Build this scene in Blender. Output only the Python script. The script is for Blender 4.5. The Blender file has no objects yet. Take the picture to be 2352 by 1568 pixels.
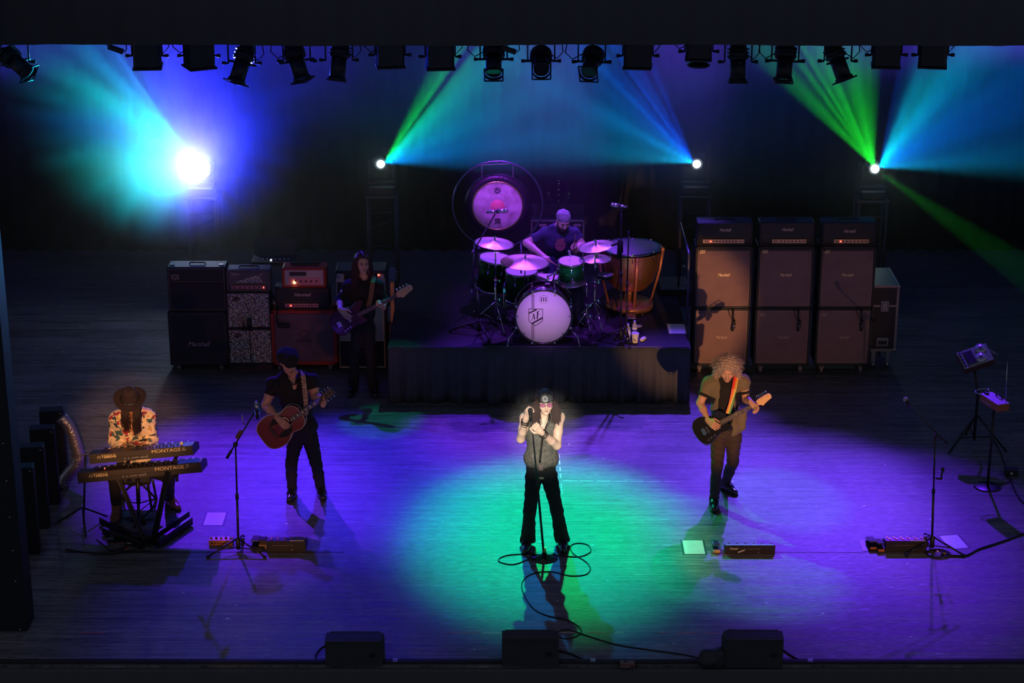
import bpy, bmesh, math, random
import numpy as np
from mathutils import Vector, Matrix, Euler

R = math.radians
SC = bpy.context.scene
COL = SC.collection

# ------------------------------------------------------------------ camera
F_PX, PITCH, CAM_H, CAM_Y = 4614.0, R(19.5), 8.9, -18.7
cam_data = bpy.data.cameras.new('camera')
cam_data.sensor_width = 36.0
cam_data.lens = F_PX / 2352.0 * 36.0
cam_data.clip_end = 200
cam = bpy.data.objects.new('camera', cam_data)
COL.objects.link(cam)
cam.location = (0, CAM_Y, CAM_H)
cam.rotation_euler = (R(90) - PITCH, 0, 0)
SC.camera = cam

_fw = Vector((0, math.cos(PITCH), -math.sin(PITCH)))
_up = Vector((0, math.sin(PITCH), math.cos(PITCH)))
_C = Vector((0, CAM_Y, CAM_H))


def _ray(px, py):
 return _fw + Vector((1, 0, 0)) * ((px - 1176.0) / F_PX) + _up * (-(py - 784.0) / F_PX)


def P(px, py, Y):
 """point of the stage seen at a photo pixel, at depth plane Y"""
 d = _ray(px, py)
 return _C + d * ((Y - CAM_Y) / d.y)


def G(px, py, z=0.0):
 """point of a horizontal plane seen at a photo pixel"""
 d = _ray(px, py)
 return _C + d * ((z - CAM_H) / d.z)


# ------------------------------------------------------------------ world, view
SC.view_settings.view_transform = 'Standard'
SC.view_settings.look = 'None'
SC.view_settings.gamma = 1.0
SC.view_settings.exposure = 0.0
SC.view_settings.use_curve_mapping = False
cy = SC.cycles
cy.max_bounces = 4
cy.diffuse_bounces = 2
cy.glossy_bounces = 2
cy.transmission_bounces = 4
cy.transparent_max_bounces = 8
cy.volume_bounces = 0
cy.caustics_reflective = False
cy.caustics_refractive = False
cy.sample_clamp_indirect = 4.0
cy.sample_clamp_direct = 0.0
cy.use_denoising = True
cy.use_light_tree = True
cy.use_adaptive_sampling = True
cy.adaptive_threshold = 0.02

world = bpy.data.worlds.new('dim_house')
SC.world = world
world.use_nodes = True
world.node_tree.nodes['Background'].inputs[0].default_value = (0.62, 0.70, 1.0, 1)
world.node_tree.nodes['Background'].inputs[1].default_value = 0.135


# ------------------------------------------------------------------ lights
def look(o, target):
 d = Vector(target) - o.location
 o.rotation_euler = d.to_track_quat('-Z', 'Y').to_euler()


def spot(name, loc, target, col, power, half, blend=0.3, radius=0.05, gobo=None, parent=None, roll=0.0):
 """a lantern: half is the half angle in degrees; gobo(nt) may shape its beam"""
 l = bpy.data.lights.new(name, 'SPOT')
 l.energy = power
 l.color = col
 l.spot_size = R(2 * half)
 l.spot_blend = blend
 l.shadow_soft_size = radius
 o = bpy.data.objects.new(name, l)
 COL.objects.link(o)
 o.location = loc
 look(o, target)
 if roll:
  o.rotation_euler = (o.rotation_euler.to_matrix() @ Matrix.Rotation(roll, 3, 'Z')).to_euler()
 if gobo:
  l.use_nodes = True
  gobo(l.node_tree)
 return o


def gobo_bars(scale=9.0, stretch=0.12, lo=0.35, hi=0.62, floor=0.08, seed=0.0, stops=None, span=1.0, tint=1.0):
 """bar and colour gobo: fine bars across local x, colours graded along local x"""
 def f(nt):
  N, L = nt.nodes, nt.links
  em = N['Emission']
  tc = N.new('ShaderNodeTexCoord')
  sp = N.new('ShaderNodeSeparateXYZ')
  L.new(tc.outputs['Normal'], sp.inputs[0])
  az = N.new('ShaderNodeMath'); az.operation = 'ABSOLUTE'
  L.new(sp.outputs['Z'], az.inputs[0])
  dx = N.new('ShaderNodeMath'); dx.operation = 'DIVIDE'
  dy = N.new('ShaderNodeMath'); dy.operation = 'DIVIDE'
  L.new(sp.outputs['X'], dx.inputs[0]); L.new(az.outputs[0], dx.inputs[1])
  L.new(sp.outputs['Y'], dy.inputs[0]); L.new(az.outputs[0], dy.inputs[1])
  sy = N.new('ShaderNodeMath'); sy.operation = 'MULTIPLY'; sy.inputs[1].default_value = stretch
  L.new(dy.outputs[0], sy.inputs[0])
  cb = N.new('ShaderNodeCombineXYZ')
  L.new(dx.outputs[0], cb.inputs[0]); L.new(sy.outputs[0], cb.inputs[1])
  cb.inputs[2].default_value = seed
  nz = N.new('ShaderNodeTexNoise')
  nz.inputs['Scale'].default_value = scale
  nz.inputs['Detail'].default_value = 2.0
  L.new(cb.outputs[0], nz.inputs['Vector'])
  mr = N.new('ShaderNodeMapRange')
  mr.inputs['From Min'].default_value = lo
  mr.inputs['From Max'].default_value = hi
  mr.inputs['To Min'].default_value = floor
  mr.inputs['To Max'].default_value = 1.0
  L.new(nz.outputs[0], mr.inputs['Value'])
  L.new(mr.outputs[0], em.inputs['Strength'])
  if stops:
   m2 = N.new('ShaderNodeMapRange')
   m2.inputs['From Min'].default_value = -span
   m2.inputs['From Max'].default_value = span
   L.new(dx.outputs[0], m2.inputs['Value'])
   cr = N.new('ShaderNodeValToRGB')
   set_ramp(cr, stops)
   L.new(m2.outputs[0], cr.inputs[0])
   L.new(cr.outputs[0], em.inputs['Color'])
 return f


def set_ramp(cr, stops, interp='LINEAR'):
 e = cr.color_ramp.elements
 cr.color_ramp.interpolation = interp
 while len(e) > 1:
  e.remove(e[-1])
 e[0].position = stops[0][0]
 e[0].color = tuple(stops[0][1]) + (1,)
 for p, c in stops[1:]:
  k = e.new(p)
  k.color = tuple(c) + (1,)


def gobo_rays(n=14.0, stops=None, floor=0.1, lo=0.35, hi=0.62, seed=0.0):
 """sunburst gobo: rays by the angle round the beam's axis, colours by the same angle (0..1 from local -x anticlockwise)"""
 def f(nt):
  N, L = nt.nodes, nt.links
  em = N['Emission']
  tc = N.new('ShaderNodeTexCoord')
  sp = N.new('ShaderNodeSeparateXYZ')
  L.new(tc.outputs['Normal'], sp.inputs[0])
  # direction in the lamp's own plane, normalised
  cb = N.new('ShaderNodeCombineXYZ')
  L.new(sp.outputs['X'], cb.inputs[0]); L.new(sp.outputs['Y'], cb.inputs[1])
  nm = N.new('ShaderNodeVectorMath'); nm.operation = 'NORMALIZE'
  L.new(cb.outputs[0], nm.inputs[0])
  ad = N.new('ShaderNodeVectorMath'); ad.operation = 'ADD'
  ad.inputs[1].default_value = (0, 0, seed)
  L.new(nm.outputs[0], ad.inputs[0])
  nz = N.new('ShaderNodeTexNoise')
  nz.inputs['Scale'].default_value = n / 3.0
  nz.inputs['Detail'].default_value = 3.0
  L.new(ad.outputs[0], nz.inputs['Vector'])
  mr = N.new('ShaderNodeMapRange')
  mr.inputs['From Min'].default_value = lo
  mr.inputs['From Max'].default_value = hi
  mr.inputs['To Min'].default_value = floor
  L.new(nz.outputs[0], mr.inputs['Value'])
  L.new(mr.outputs[0], em.inputs['Strength'])
  if stops:
   at = N.new('ShaderNodeMath'); at.operation = 'ARCTAN2'
   L.new(sp.outputs['Y'], at.inputs[0]); L.new(sp.outputs['X'], at.inputs[1])
   m2 = N.new('ShaderNodeMapRange')
   m2.inputs['From Min'].default_value = -math.pi
   m2.inputs['From Max'].default_value = math.pi
   L.new(at.outputs[0], m2.inputs['Value'])
   cr = N.new('ShaderNodeValToRGB')
   set_ramp(cr, stops)
   L.new(m2.outputs[0], cr.inputs[0])
   L.new(cr.outputs[0], em.inputs['Color'])
 return f


VIO = (0.135, 0.016, 1.0)
BLU = (0.045, 0.018, 1.0)
GRN = (0.0, 1.0, 0.33)
AMB = (1.0, 0.46, 0.17)
RED = (1.0, 0.30, 0.16)
K = 1.0
# back washes, hung above and behind the players, out of frame
for i, (x, y, z, tx, ty, c, p, h) in enumerate([
  (-5.2, 8.0, 7.0, -3.1, 1.8, VIO, 12500, 11.5),
  (-3.0, 8.0, 7.0, -1.8, 2.0, BLU, 10500, 11),
  (-0.9, 8.0, 7.0, -0.2, 3.0, VIO, 6500, 9),
  (2.3, 8.0, 7.0, 1.9, 2.8, (0.15, 0.05, 1.0), 9500, 11),
  (4.6, 8.0, 7.0, 3.1, 1.3, (0.16, 0.055, 1.0), 12000, 11),
  (5.6, 8.0, 7.0, 4.0, 0.6, VIO, 6500, 11),
  (-2.2, 8.0, 7.0, -2.2, -0.7, BLU, 3000, 11),
  (5.0, 8.0, 7.0, 3.6, -0.9, VIO, 3400, 10)]):
 spot('wash_lantern', (x, y, z), (tx, ty, 0), c, p * 0.88 * K, h, 1.0, 0.08)
# green and cyan pools on the boards
spot('pool_lantern', (0.2, 7.4, 7.2), (0.42, 0.65, 0), (0.0, 1.0, 0.27), 10500 * K, 10.2, 1.0, 0.06)
spot('pool_lantern', (-1.2, 7.4, 7.2), (0.35, 0.6, 0), (0.0, 0.26, 0.80), 5200 * K, 11.5, 0.9, 0.06)
spot('pool_lantern', (-2.4, 7.4, 7.2), (2.0, 0.1, 0), (0.0, 1.0, 0.10), 3000 * K, 6.0, 0.5, 0.05)
spot('pool_lantern', (1.2, 7.4, 7.2), (2.95, 1.35, 0), (0.05, 0.75, 1.0), 1500 * K, 4.6, 0.6, 0.05)
spot('pool_lantern', (-0.5, 7.4, 7.2), (-1.55, 3.6, 0), (0.0, 0.9, 0.65), 700 * K, 4.0, 0.6, 0.05)
# follow spot on the singer, key lights for the players from the balcony rail
spot('follow_spot', (-0.12, -26.0, 12.0), (0.32, 0.1, 1.27), (1.0, 0.90, 0.74), 47000 * K, 0.92, 0.7, 0.10)
spot('key_lantern', (1.0, -24.0, 11.0), (-3.9, 0.4, 1.15), AMB, 28000 * K, 1.5, 0.7, 0.2)
spot('key_lantern', (3.0, -22.0, 3.5), (2.25, 1.1, 1.25), AMB, 16000 * K, 2.2, 0.6, 0.05)
spot('key_lantern', (-4.0, -24.0, 3.8), (-2.3, 1.2, 1.3), RED, 1500 * K, 1.9, 0.6, 0.2)
spot('key_lantern', (3.5, -22.0, 3.4), (3.5, 5.2, 1.1), AMB, 1500 * K, 3.4, 0.6, 0.05)
spot('key_lantern', (-3.0, -24.0, 3.8), (-2.7, 5.2, 1.0), RED, 800 * K, 4.2, 0.6, 0.2)
spot('key_lantern', (2.2, -22.0, 8.2), (1.93, 0.0, 0.0), AMB, 13000 * K, 0.75, 0.5, 0.1)
spot('key_lantern', (3.0, -22.0, 7.0), (2.5, -0.1, 0.05), AMB, 5000 * K, 0.9, 0.7, 0.1)
spot('key_lantern', (4.6, -22.0, 6.6), (4.1, -0.1, 0.1), AMB, 4000 * K, 1.5, 0.7, 0.1)
spot('key_lantern', (-3.0, -22.0, 4.6), (-2.5, -0.1, 0.1), AMB, 4500 * K, 1.7, 0.7, 0.1)
# drum specials
spot('drum_lantern', (0.6, 1.6, 7.4), (0.45, 5.2, 1.5), (0.28, 0.04, 1.0), 1500 * K, 11, 0.6, 0.06)
spot('drum_lantern', (0.4, 9.0, 6.9), (0.4, 5.0, 1.6), (0.27, 0.05, 1.0), 3600 * K, 11, 0.8, 0.12)
spot('drum_lantern', (-0.6, -16.0, 6.5), (0.4, 4.4, 1.05), (0.88, 0.40, 0.88), 7800 * K, 1.15, 0.8, 0.1)
spot('gong_lantern', (-0.6, 1.8, 5.6), (-0.17, 6.4, 2.15), (0.36, 0.05, 1.0), 2600 * K, 4.6, 0.6, 0.05)


# ------------------------------------------------------------------ materials
MATS = {}


def mat(name, col, rough=0.6, metal=0.0, bump=0.0, bscale=60.0, var=0.0, vscale=6.0, emit=None, estr=0.0, spec=0.5, alpha=None, coat=0.0):
 if name in MATS:
  return MATS[name]
 m = bpy.data.materials.new(name)
 m.use_nodes = True
 nt = m.node_tree
 N, L = nt.nodes, nt.links
 b = N['Principled BSDF']
 b.inputs['Base Color'].default_value = tuple(col) + (1,)
 b.inputs['Roughness'].default_value = rough
 b.inputs['Metallic'].default_value = metal
 b.inputs['Specular IOR Level'].default_value = spec
 b.inputs['Coat Weight'].default_value = coat
 tc = N.new('ShaderNodeTexCoord')
 if var:
  nz = N.new('ShaderNodeTexNoise')
  nz.inputs['Scale'].default_value = vscale
  nz.inputs['Detail'].default_value = 4
  L.new(tc.outputs['Object'], nz.inputs['Vector'])
  mx = N.new('ShaderNodeMix'); mx.data_type = 'RGBA'
  mx.inputs[6].default_value = tuple(c * (1 - var) for c in col) + (1,)
  mx.inputs[7].default_value = tuple(min(1, c * (1 + var)) for c in col) + (1,)
  L.new(nz.outputs[0], mx.inputs[0])
  L.new(mx.outputs[2], b.inputs['Base Color'])
 if bump:
  n2 = N.new('ShaderNodeTexNoise')
  n2.inputs['Scale'].default_value = bscale
  n2.inputs['Detail'].default_value = 3
  L.new(tc.outputs['Object'], n2.inputs['Vector'])
  bp = N.new('ShaderNodeBump')
  bp.inputs['Strength'].default_value = bump
  bp.inputs['Distance'].default_value = 0.01
  L.new(n2.outputs[0], bp.inputs['Height'])
  L.new(bp.outputs[0], b.inputs['Normal'])
 if emit:
  b.inputs['Emission Color'].default_value = tuple(emit) + (1,)
  b.inputs['Emission Strength'].default_value = estr
 if alpha is not None:
  b.inputs['Alpha'].default_value = alpha
 MATS[name] = m
 return m


BLACK = mat('black_vinyl', (0.032, 0.032, 0.036), 0.55, bump=0.3, bscale=300)
BLKMETAL = mat('black_metal', (0.020, 0.020, 0.022), 0.35, 0.3, var=0.2)
BLKPLAST = mat('black_plastic', (0.022, 0.022, 0.025), 0.45, var=0.2)
RUBBER = mat('black_rubber', (0.010, 0.010, 0.011), 0.7, bump=0.1)
CHROME = mat('chrome', (0.75, 0.75, 0.78), 0.12, 1.0, var=0.05)
STEEL = mat('brushed_steel', (0.45, 0.45, 0.47), 0.35, 1.0, var=0.15)
BRASS = mat('brass', (0.75, 0.5, 0.2), 0.3, 1.0, var=0.15)
DRAPE = mat('black_drape', (0.110, 0.110, 0.120), 0.95, bump=0.2, bscale=80, spec=0.1)
CREAM = mat('cream_plastic', (0.75, 0.68, 0.52), 0.5, var=0.1)
WHITE = mat('white_paint', (0.8, 0.8, 0.8), 0.5, var=0.05)
GOLD = mat('gold_lettering', (0.95, 0.72, 0.38), 0.35, 0.4, var=0.1)
PAPER = mat('paper', (0.82, 0.80, 0.80), 0.8, var=0.04)
INK = mat('ink', (0.03, 0.03, 0.035), 0.7, var=0.1)
DARKWOOD = mat('dark_wood', (0.05, 0.025, 0.015), 0.45, var=0.3, vscale=20)
MAPLE = mat('maple_wood', (0.72, 0.42, 0.2), 0.35, var=0.15, vscale=14, coat=0.3)
LED_RED = mat('red_pilot_lamp', (0.3, 0.02, 0.01), 0.4, emit=(1, 0.10, 0.06), estr=5.0)
LED_AMB = mat('amber_pilot_lamp', (0.3, 0.1, 0.01), 0.4, emit=(1, 0.42, 0.12), estr=7.0)
LED_BLU = mat('blue_pilot_lamp', (0.1, 0.1, 0.3), 0.4, emit=(0.75, 0.85, 1.0), estr=6.0)


def floor_mat():
 m = bpy.data.materials.new('stage_boards')
 m.use_nodes = True
 nt = m.node_tree
 N, L = nt.nodes, nt.links
 b = N['Principled BSDF']
 tc = N.new('ShaderNodeTexCoord')

 def noise(scale, detail, vec, rough=0.6):
  n = N.new('ShaderNodeTexNoise')
  n.inputs['Scale'].default_value = scale
  n.inputs['Detail'].default_value = detail
  n.inputs['Roughness'].default_value = rough
  L.new(vec, n.inputs['Vector'])
  return n.outputs[0]

 def mapping(s, r=(0, 0, 0)):
  mp = N.new('ShaderNodeMapping')
  mp.inputs['Scale'].default_value = s
  mp.inputs['Rotation'].default_value = r
  L.new(tc.outputs['Object'], mp.inputs[0])
  return mp.outputs[0]

 def ramp(v, stops):
  cr = N.new('ShaderNodeValToRGB')
  set_ramp(cr, [(p, (c, c, c)) for p, c in stops])
  L.new(v, cr.inputs[0])
  return cr.outputs[0]

 def mix(f, a, b_, mode='MIX'):
  mx = N.new('ShaderNodeMix'); mx.data_type = 'RGBA'; mx.blend_type = mode
  if isinstance(f, float):
   mx.inputs[0].default_value = f
  else:
   L.new(f, mx.inputs[0])
  for k, v in ((6, a), (7, b_)):
   if isinstance(v, tuple):
    mx.inputs[k].default_value = v + (1,)
   else:
    L.new(v, mx.inputs[k])
  return mx.outputs[2]

 br = N.new('ShaderNodeTexBrick')                      # strip flooring
 L.new(tc.outputs['Object'], br.inputs['Vector'])
 br.inputs['Scale'].default_value = 1.0
 br.inputs['Brick Width'].default_value = 2.3
 br.inputs['Row Height'].default_value = 0.057
 br.inputs['Mortar Size'].default_value = 0.0022
 br.inputs['Mortar Smooth'].default_value = 0.3
 br.inputs['Color1'].default_value = (0.20, 0.20, 0.20, 1)
 br.inputs['Color2'].default_value = (0.62, 0.62, 0.62, 1)
 br.inputs['Mortar'].default_value = (0.05, 0.05, 0.05, 1)
 br.inputs['Bias'].default_value = 0.0
 streak = noise(1.0, 6, mapping((1.4, 34.0, 1.0)), 0.7)
 fine = noise(1.0, 5, mapping((9.0, 130.0, 1.0)), 0.7)
 blot = noise(0.8, 6, mapping((1.0, 1.6, 1.0)), 0.65)
 c = mix(0.55, br.outputs['Color'], ramp(streak, [(0.34, 0.05), (0.5, 0.40), (0.66, 1.0)]), 'MIX')
 c = mix(0.8, c, ramp(fine, [(0.36, 0.15), (0.55, 0.8), (0.66, 1.0)]), 'MULTIPLY')
 c = mix(0.45, c, ramp(blot, [(0.3, 0.45), (0.65, 1.0)]), 'MULTIPLY')
 c = ramp(c, [(0.06, 0.0), (0.22, 0.35), (0.55, 1.0)])
 wood = mix(c, (0.022, 0.021, 0.021), (0.36, 0.345, 0.34))
 # scuffs and scratches
 for s, r_, th in (((3.0, 60.0, 1.0), 0.5, 0.70), ((4.0, 90.0, 1.0), -0.9, 0.71), ((3.0, 80.0, 1.0), 1.4, 0.72), ((2.0, 160.0, 1.0), 0.0, 0.70), ((0.7, 110.0, 1.0), 0.0, 0.655), ((9.0, 9.0, 1.0), 0.3, 0.745)):
  sc = noise(1.0, 2, mapping(s, (0, 0, r_)), 0.5)
  wood = mix(ramp(sc, [(th, 0.0), (th + 0.04, 0.5)]), wood, (0.62, 0.60, 0.58))
 dk = noise(1.3, 5, mapping((1.0, 3.0, 1.0), (0, 0, 0.2)), 0.7)
 wood = mix(ramp(dk, [(0.62, 0.0), (0.72, 0.5)]), wood, (0.03, 0.03, 0.03))
 L.new(wood, b.inputs['Base Color'])
 L.new(ramp(fine, [(0.3, 0.50), (0.8, 0.30)]), b.inputs['Roughness'])
 b.inputs['Specular IOR Level'].default_value = 0.35
 bp = N.new('ShaderNodeBump')
 bp.inputs['Strength'].default_value = 0.5
 bp.inputs['Distance'].default_value = 0.004
 L.new(c, bp.inputs['Height'])
 L.new(bp.outputs[0], b.inputs['Normal'])
 return m


def sparkle_mat(name, base, fleck, scale=140.0, th=0.5, rough=0.25):
 """fabric or wrap with metallic flecks"""
 m = bpy.data.materials.new(name)
 m.use_nodes = True
 N, L = m.node_tree.nodes, m.node_tree.links
 b = N['Principled BSDF']
 tc = N.new('ShaderNodeTexCoord')
 v = N.new('ShaderNodeTexVoronoi')
 v.inputs['Scale'].default_value = scale
 L.new(tc.outputs['Object'], v.inputs['Vector'])
 sp = N.new('ShaderNodeSeparateColor')
 L.new(v.outputs['Color'], sp.inputs[0])
 cr = N.new('ShaderNodeValToRGB')
 set_ramp(cr, [(th, base), (min(0.99, th + 0.25), fleck)])
 L.new(sp.outputs[0], cr.inputs[0])
 L.new(cr.outputs[0], b.inputs['Base Color'])
 b.inputs['Roughness'].default_value = rough
 b.inputs['Metallic'].default_value = 0.75
 # each fleck leans its own way
 gm = N.new('ShaderNodeNewGeometry')
 sb = N.new('ShaderNodeVectorMath'); sb.operation = 'SUBTRACT'
 sb.inputs[1].default_value = (0.5, 0.5, 0.5)
 L.new(v.outputs['Color'], sb.inputs[0])
 sc = N.new('ShaderNodeVectorMath'); sc.operation = 'SCALE'; sc.inputs['Scale'].default_value = 0.9
 L.new(sb.outputs[0], sc.inputs[0])
 ad = N.new('ShaderNodeVectorMath'); ad.operation = 'ADD'
 L.new(gm.outputs['Normal'], ad.inputs[0]); L.new(sc.outputs[0], ad.inputs[1])
 nm = N.new('ShaderNodeVectorMath'); nm.operation = 'NORMALIZE'
 L.new(ad.outputs[0], nm.inputs[0])
 L.new(nm.outputs[0], b.inputs['Normal'])
 MATS[name] = m
 return m


def grille_mat(name, c1, c2, sc=260.0):
 """woven speaker cloth"""
 m = bpy.data.materials.new(name)
 m.use_nodes = True
 N, L = m.node_tree.nodes, m.node_tree.links
 b = N['Principled BSDF']
 tc = N.new('ShaderNodeTexCoord')
 ck = N.new('ShaderNodeTexChecker')
 ck.inputs['Scale'].default_value = sc
 ck.inputs['Color1'].default_value = tuple(c1) + (1,)
 ck.inputs['Color2'].default_value = tuple(c2) + (1,)
 L.new(tc.outputs['Object'], ck.inputs['Vector'])
 nz = N.new('ShaderNodeTexNoise'); nz.inputs['Scale'].default_value = 5.0
 L.new(tc.outputs['Object'], nz.inputs['Vector'])
 mr = N.new('ShaderNodeMapRange'); mr.inputs['To Min'].default_value = 0.75; mr.inputs['To Max'].default_value = 1.2
 L.new(nz.outputs[0], mr.inputs['Value'])
 vm = N.new('ShaderNodeVectorMath'); vm.operation = 'SCALE'
 L.new(ck.outputs[0], vm.inputs[0]); L.new(mr.outputs[0], vm.inputs['Scale'])
 L.new(vm.outputs[0], b.inputs['Base Color'])
 b.inputs['Roughness'].default_value = 0.85
 bp = N.new('ShaderNodeBump'); bp.inputs['Strength'].default_value = 0.4; bp.inputs['Distance'].default_value = 0.002
 L.new(ck.outputs[1], bp.inputs['Height']); L.new(bp.outputs[0], b.inputs['Normal'])
 MATS[name] = m
 return m


GREENSPARK = sparkle_mat('green_sparkle', (0.0, 0.10, 0.02), (0.05, 0.9, 0.15), 260.0, 0.35, 0.25)
SILVERSPARK = sparkle_mat('silver_sparkle', (0.10, 0.08, 0.09), (1.0, 0.85, 0.8), 170.0, 0.5, 0.35)


# ------------------------------------------------------------------ scene tree
def tag(o, label=None, cat=None, group=None, kind=None):
 if label: o['label'] = label
 if cat: o['category'] = cat
 if group: o['group'] = group
 if kind: o['kind'] = kind
 return o


def thing(name, label, cat, loc=(0, 0, 0), rz=0.0, group=None, rot=None):
 o = bpy.data.objects.new(name, None)
 o.empty_display_size = 0.1
 COL.objects.link(o)
 o.location = loc
 o.rotation_euler = rot if rot else (0, 0, rz)
 return tag(o, label, cat, group)


def copy_tree(o, parent=None):
 c = o.copy()
 COL.objects.link(c)
 if parent is not None:
  c.parent = parent
 for ch in list(o.children):
  copy_tree(ch, c)
 return c


def link_mesh(name, me, material, parent=None, label=None):
 o = bpy.data.objects.new(name, me)
 COL.objects.link(o)
 if material is not None:
  me.materials.clear()
  for m_ in (material if isinstance(material, (list, tuple)) else [material]):
   me.materials.append(m_)
 if parent is not None:
  o.parent = parent
 if label:
  o['label'] = label
 return o


def frame_of(d):
 d = Vector(d).normalized()
 a = Vector((0, 0, 1)) if abs(d.z) < 0.9 else Vector((1, 0, 0))
 u = d.cross(a).normalized()
 return u, d.cross(u).normalized()


class MB:
 """collects solids, builds them as one mesh object"""
 def __init__(s, M=None):
  s.v, s.f, s.sm, s.mi = [], [], [], []
  s.M = M or Matrix.Identity(4)
  s.m = 0

 def _add(s, vs, fs, smooth=False):
  o = len(s.v)
  s.v += [tuple(s.M @ Vector(p)) for p in vs]
  for f in fs:
   s.f.append(tuple(i + o for i in f)); s.sm.append(smooth); s.mi.append(s.m)
  return s

 def box(s, c, size, rot=None, bev=0.0):
  c = Vector(c); hx, hy, hz = (q / 2 for q in size)
  R3 = Euler(rot).to_matrix() if rot else Matrix.Identity(3)
  if bev <= 0:
   vs = [(x, y, z) for x in (-hx, hx) for y in (-hy, hy) for z in (-hz, hz)]
   fs = [(0, 1, 3, 2), (4, 6, 7, 5), (0, 4, 5, 1), (2, 3, 7, 6), (0, 2, 6, 4), (1, 5, 7, 3)]
   return s._add([c + R3 @ Vector(p) for p in vs], fs)
  b = min(bev, hx * .98, hy * .98, hz * .98)
  vs, idx = [], {}
  for sx in (-1, 1):
   for sy in (-1, 1):
    for sz in (-1, 1):
     for ax in range(3):
      p = [sx * (hx - b), sy * (hy - b), sz * (hz - b)]
      p[ax] = (sx * hx, sy * hy, sz * hz)[ax]
      idx[(sx, sy, sz, ax)] = len(vs)
      vs.append(c + R3 @ Vector(p))
  fs = []
  I = lambda *k: idx[k]
  for ax in range(3):
   o1, o2 = [a for a in range(3) if a != ax]
   for sg in (-1, 1):
    q = []
    for s1, s2 in ((-1, -1), (1, -1), (1, 1), (-1, 1)):
     k = [0, 0, 0]; k[ax] = sg; k[o1] = s1; k[o2] = s2
     q.append(I(*k, ax))
    fs.append(tuple(q))
  for ax in range(3):
   o1, o2 = [a for a in range(3) if a != ax]
   for s1 in (-1, 1):
    for s2 in (-1, 1):
     def K(sa, a_):
      k = [0, 0, 0]; k[ax] = sa; k[o1] = s1; k[o2] = s2
      return I(*k, a_)
     fs.append((K(-1, o1), K(1, o1), K(1, o2), K(-1, o2)))
  for sx in (-1, 1):
   for sy in (-1, 1):
    for sz in (-1, 1):
     fs.append((I(sx, sy, sz, 0), I(sx, sy, sz, 1), I(sx, sy, sz, 2)))
  return s._add(vs, fs)

 def cyl(s, a, b, r0, r1=None, n=12, cap=True, smooth=True):
  a, b = Vector(a), Vector(b)
  r1 = r0 if r1 is None else r1
  if (b - a).length < 1e-6: return s
  u, w = frame_of(b - a)
  vs = []
  for c, r in ((a, r0), (b, r1)):
   for i in range(n):
    t = 2 * math.pi * i / n
    vs.append(c + (u * math.cos(t) + w * math.sin(t)) * r)
  s._add(vs, [(i, (i + 1) % n, n + (i + 1) % n, n + i) for i in range(n)], smooth)
  if cap:
   s._add(vs[:n], [tuple(range(n))[::-1]]); s._add(vs[n:], [tuple(range(n))])
  return s

 def tube(s, pts, r, n=8, cap=True, closed=False):
  pts = [Vector(p) for p in pts]
  rs = r if isinstance(r, (list, tuple)) else [r] * len(pts)
  vs = []; prev = None
  m = len(pts)
  for i, p in enumerate(pts):
   if closed: d = pts[(i + 1) % m] - pts[i - 1]
   else: d = pts[min(i + 1, m - 1)] - pts[max(i - 1, 0)]
   if d.length < 1e-9: d = Vector((0, 0, 1))
   d.normalize()
   if prev is None: u = frame_of(d)[0]
   else:
    u = prev - d * prev.dot(d)
    u = u.normalized() if u.length > 1e-6 else frame_of(d)[0]
   prev = u; w = d.cross(u)
   for k in range(n):
    t = 2 * math.pi * k / n
    vs.append(p + (u * math.cos(t) + w * math.sin(t)) * rs[i])
  fs = []
  for i in range(m if closed else m - 1):
   j = (i + 1) % m
   for k in range(n):
    fs.append((i * n + k, i * n + (k + 1) % n, j * n + (k + 1) % n, j * n + k))
  s._add(vs, fs, True)
  if cap and not closed:
   s._add(vs[:n], [tuple(range(n))[::-1]]); s._add(vs[-n:], [tuple(range(n))])
  return s

 def lathe(s, prof, c=(0, 0, 0), axis=(0, 0, 1), n=32, smooth=True):
  """prof: (radius, height) along axis"""
  c = Vector(c); ax = Vector(axis).normalized()
  u, w = frame_of(ax)
  vs = []
  for r, h in prof:
   for i in range(n):
    t = 2 * math.pi * i / n
    vs.append(c + ax * h + (u * math.cos(t) + w * math.sin(t)) * max(r, 1e-5))
  fs = []
  for j in range(len(prof) - 1):
   for i in range(n):
    fs.append((j * n + i, j * n + (i + 1) % n, (j + 1) * n + (i + 1) % n, (j + 1) * n + i))
  return s._add(vs, fs, smooth)

 def disc(s, c, axis, r, n=32):
  u, w = frame_of(axis); c = Vector(c)
  return s._add([c + (u * math.cos(2 * math.pi * i / n) + w * math.sin(2 * math.pi * i / n)) * r for i in range(n)], [tuple(range(n))])

 def ell(s, c, rad, rot=None, nu=16, nv=10):
  c = Vector(c)
  R3 = Euler(rot).to_matrix() if rot else Matrix.Identity(3)
  vs = []
  for j in range(nv + 1):
   ph = math.pi * j / nv
   for i in range(nu):
    t = 2 * math.pi * i / nu
    vs.append(c + R3 @ Vector((rad[0] * math.sin(ph) * math.cos(t), rad[1] * math.sin(ph) * math.sin(t), rad[2] * math.cos(ph))))
  fs = [(j * nu + i, j * nu + (i + 1) % nu, (j + 1) * nu + (i + 1) % nu, (j + 1) * nu + i) for j in range(nv) for i in range(nu)]
  return s._add(vs, fs, True)

 def prism(s, pts, y0, y1, smooth=False):
  """outline in local x,z, pulled along y from y0 to y1"""
  n = len(pts)
  vs = [(x, y0, z) for x, z in pts] + [(x, y1, z) for x, z in pts]
  s._add(vs, [tuple(range(n)), tuple(range(2 * n - 1, n - 1, -1))])
  return s._add(vs, [(i, (i + 1) % n, n + (i + 1) % n, n + i) for i in range(n)], smooth)

 def quad(s, a, b, c, d):
  return s._add([a, b, c, d], [(0, 1, 2, 3)])

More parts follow.
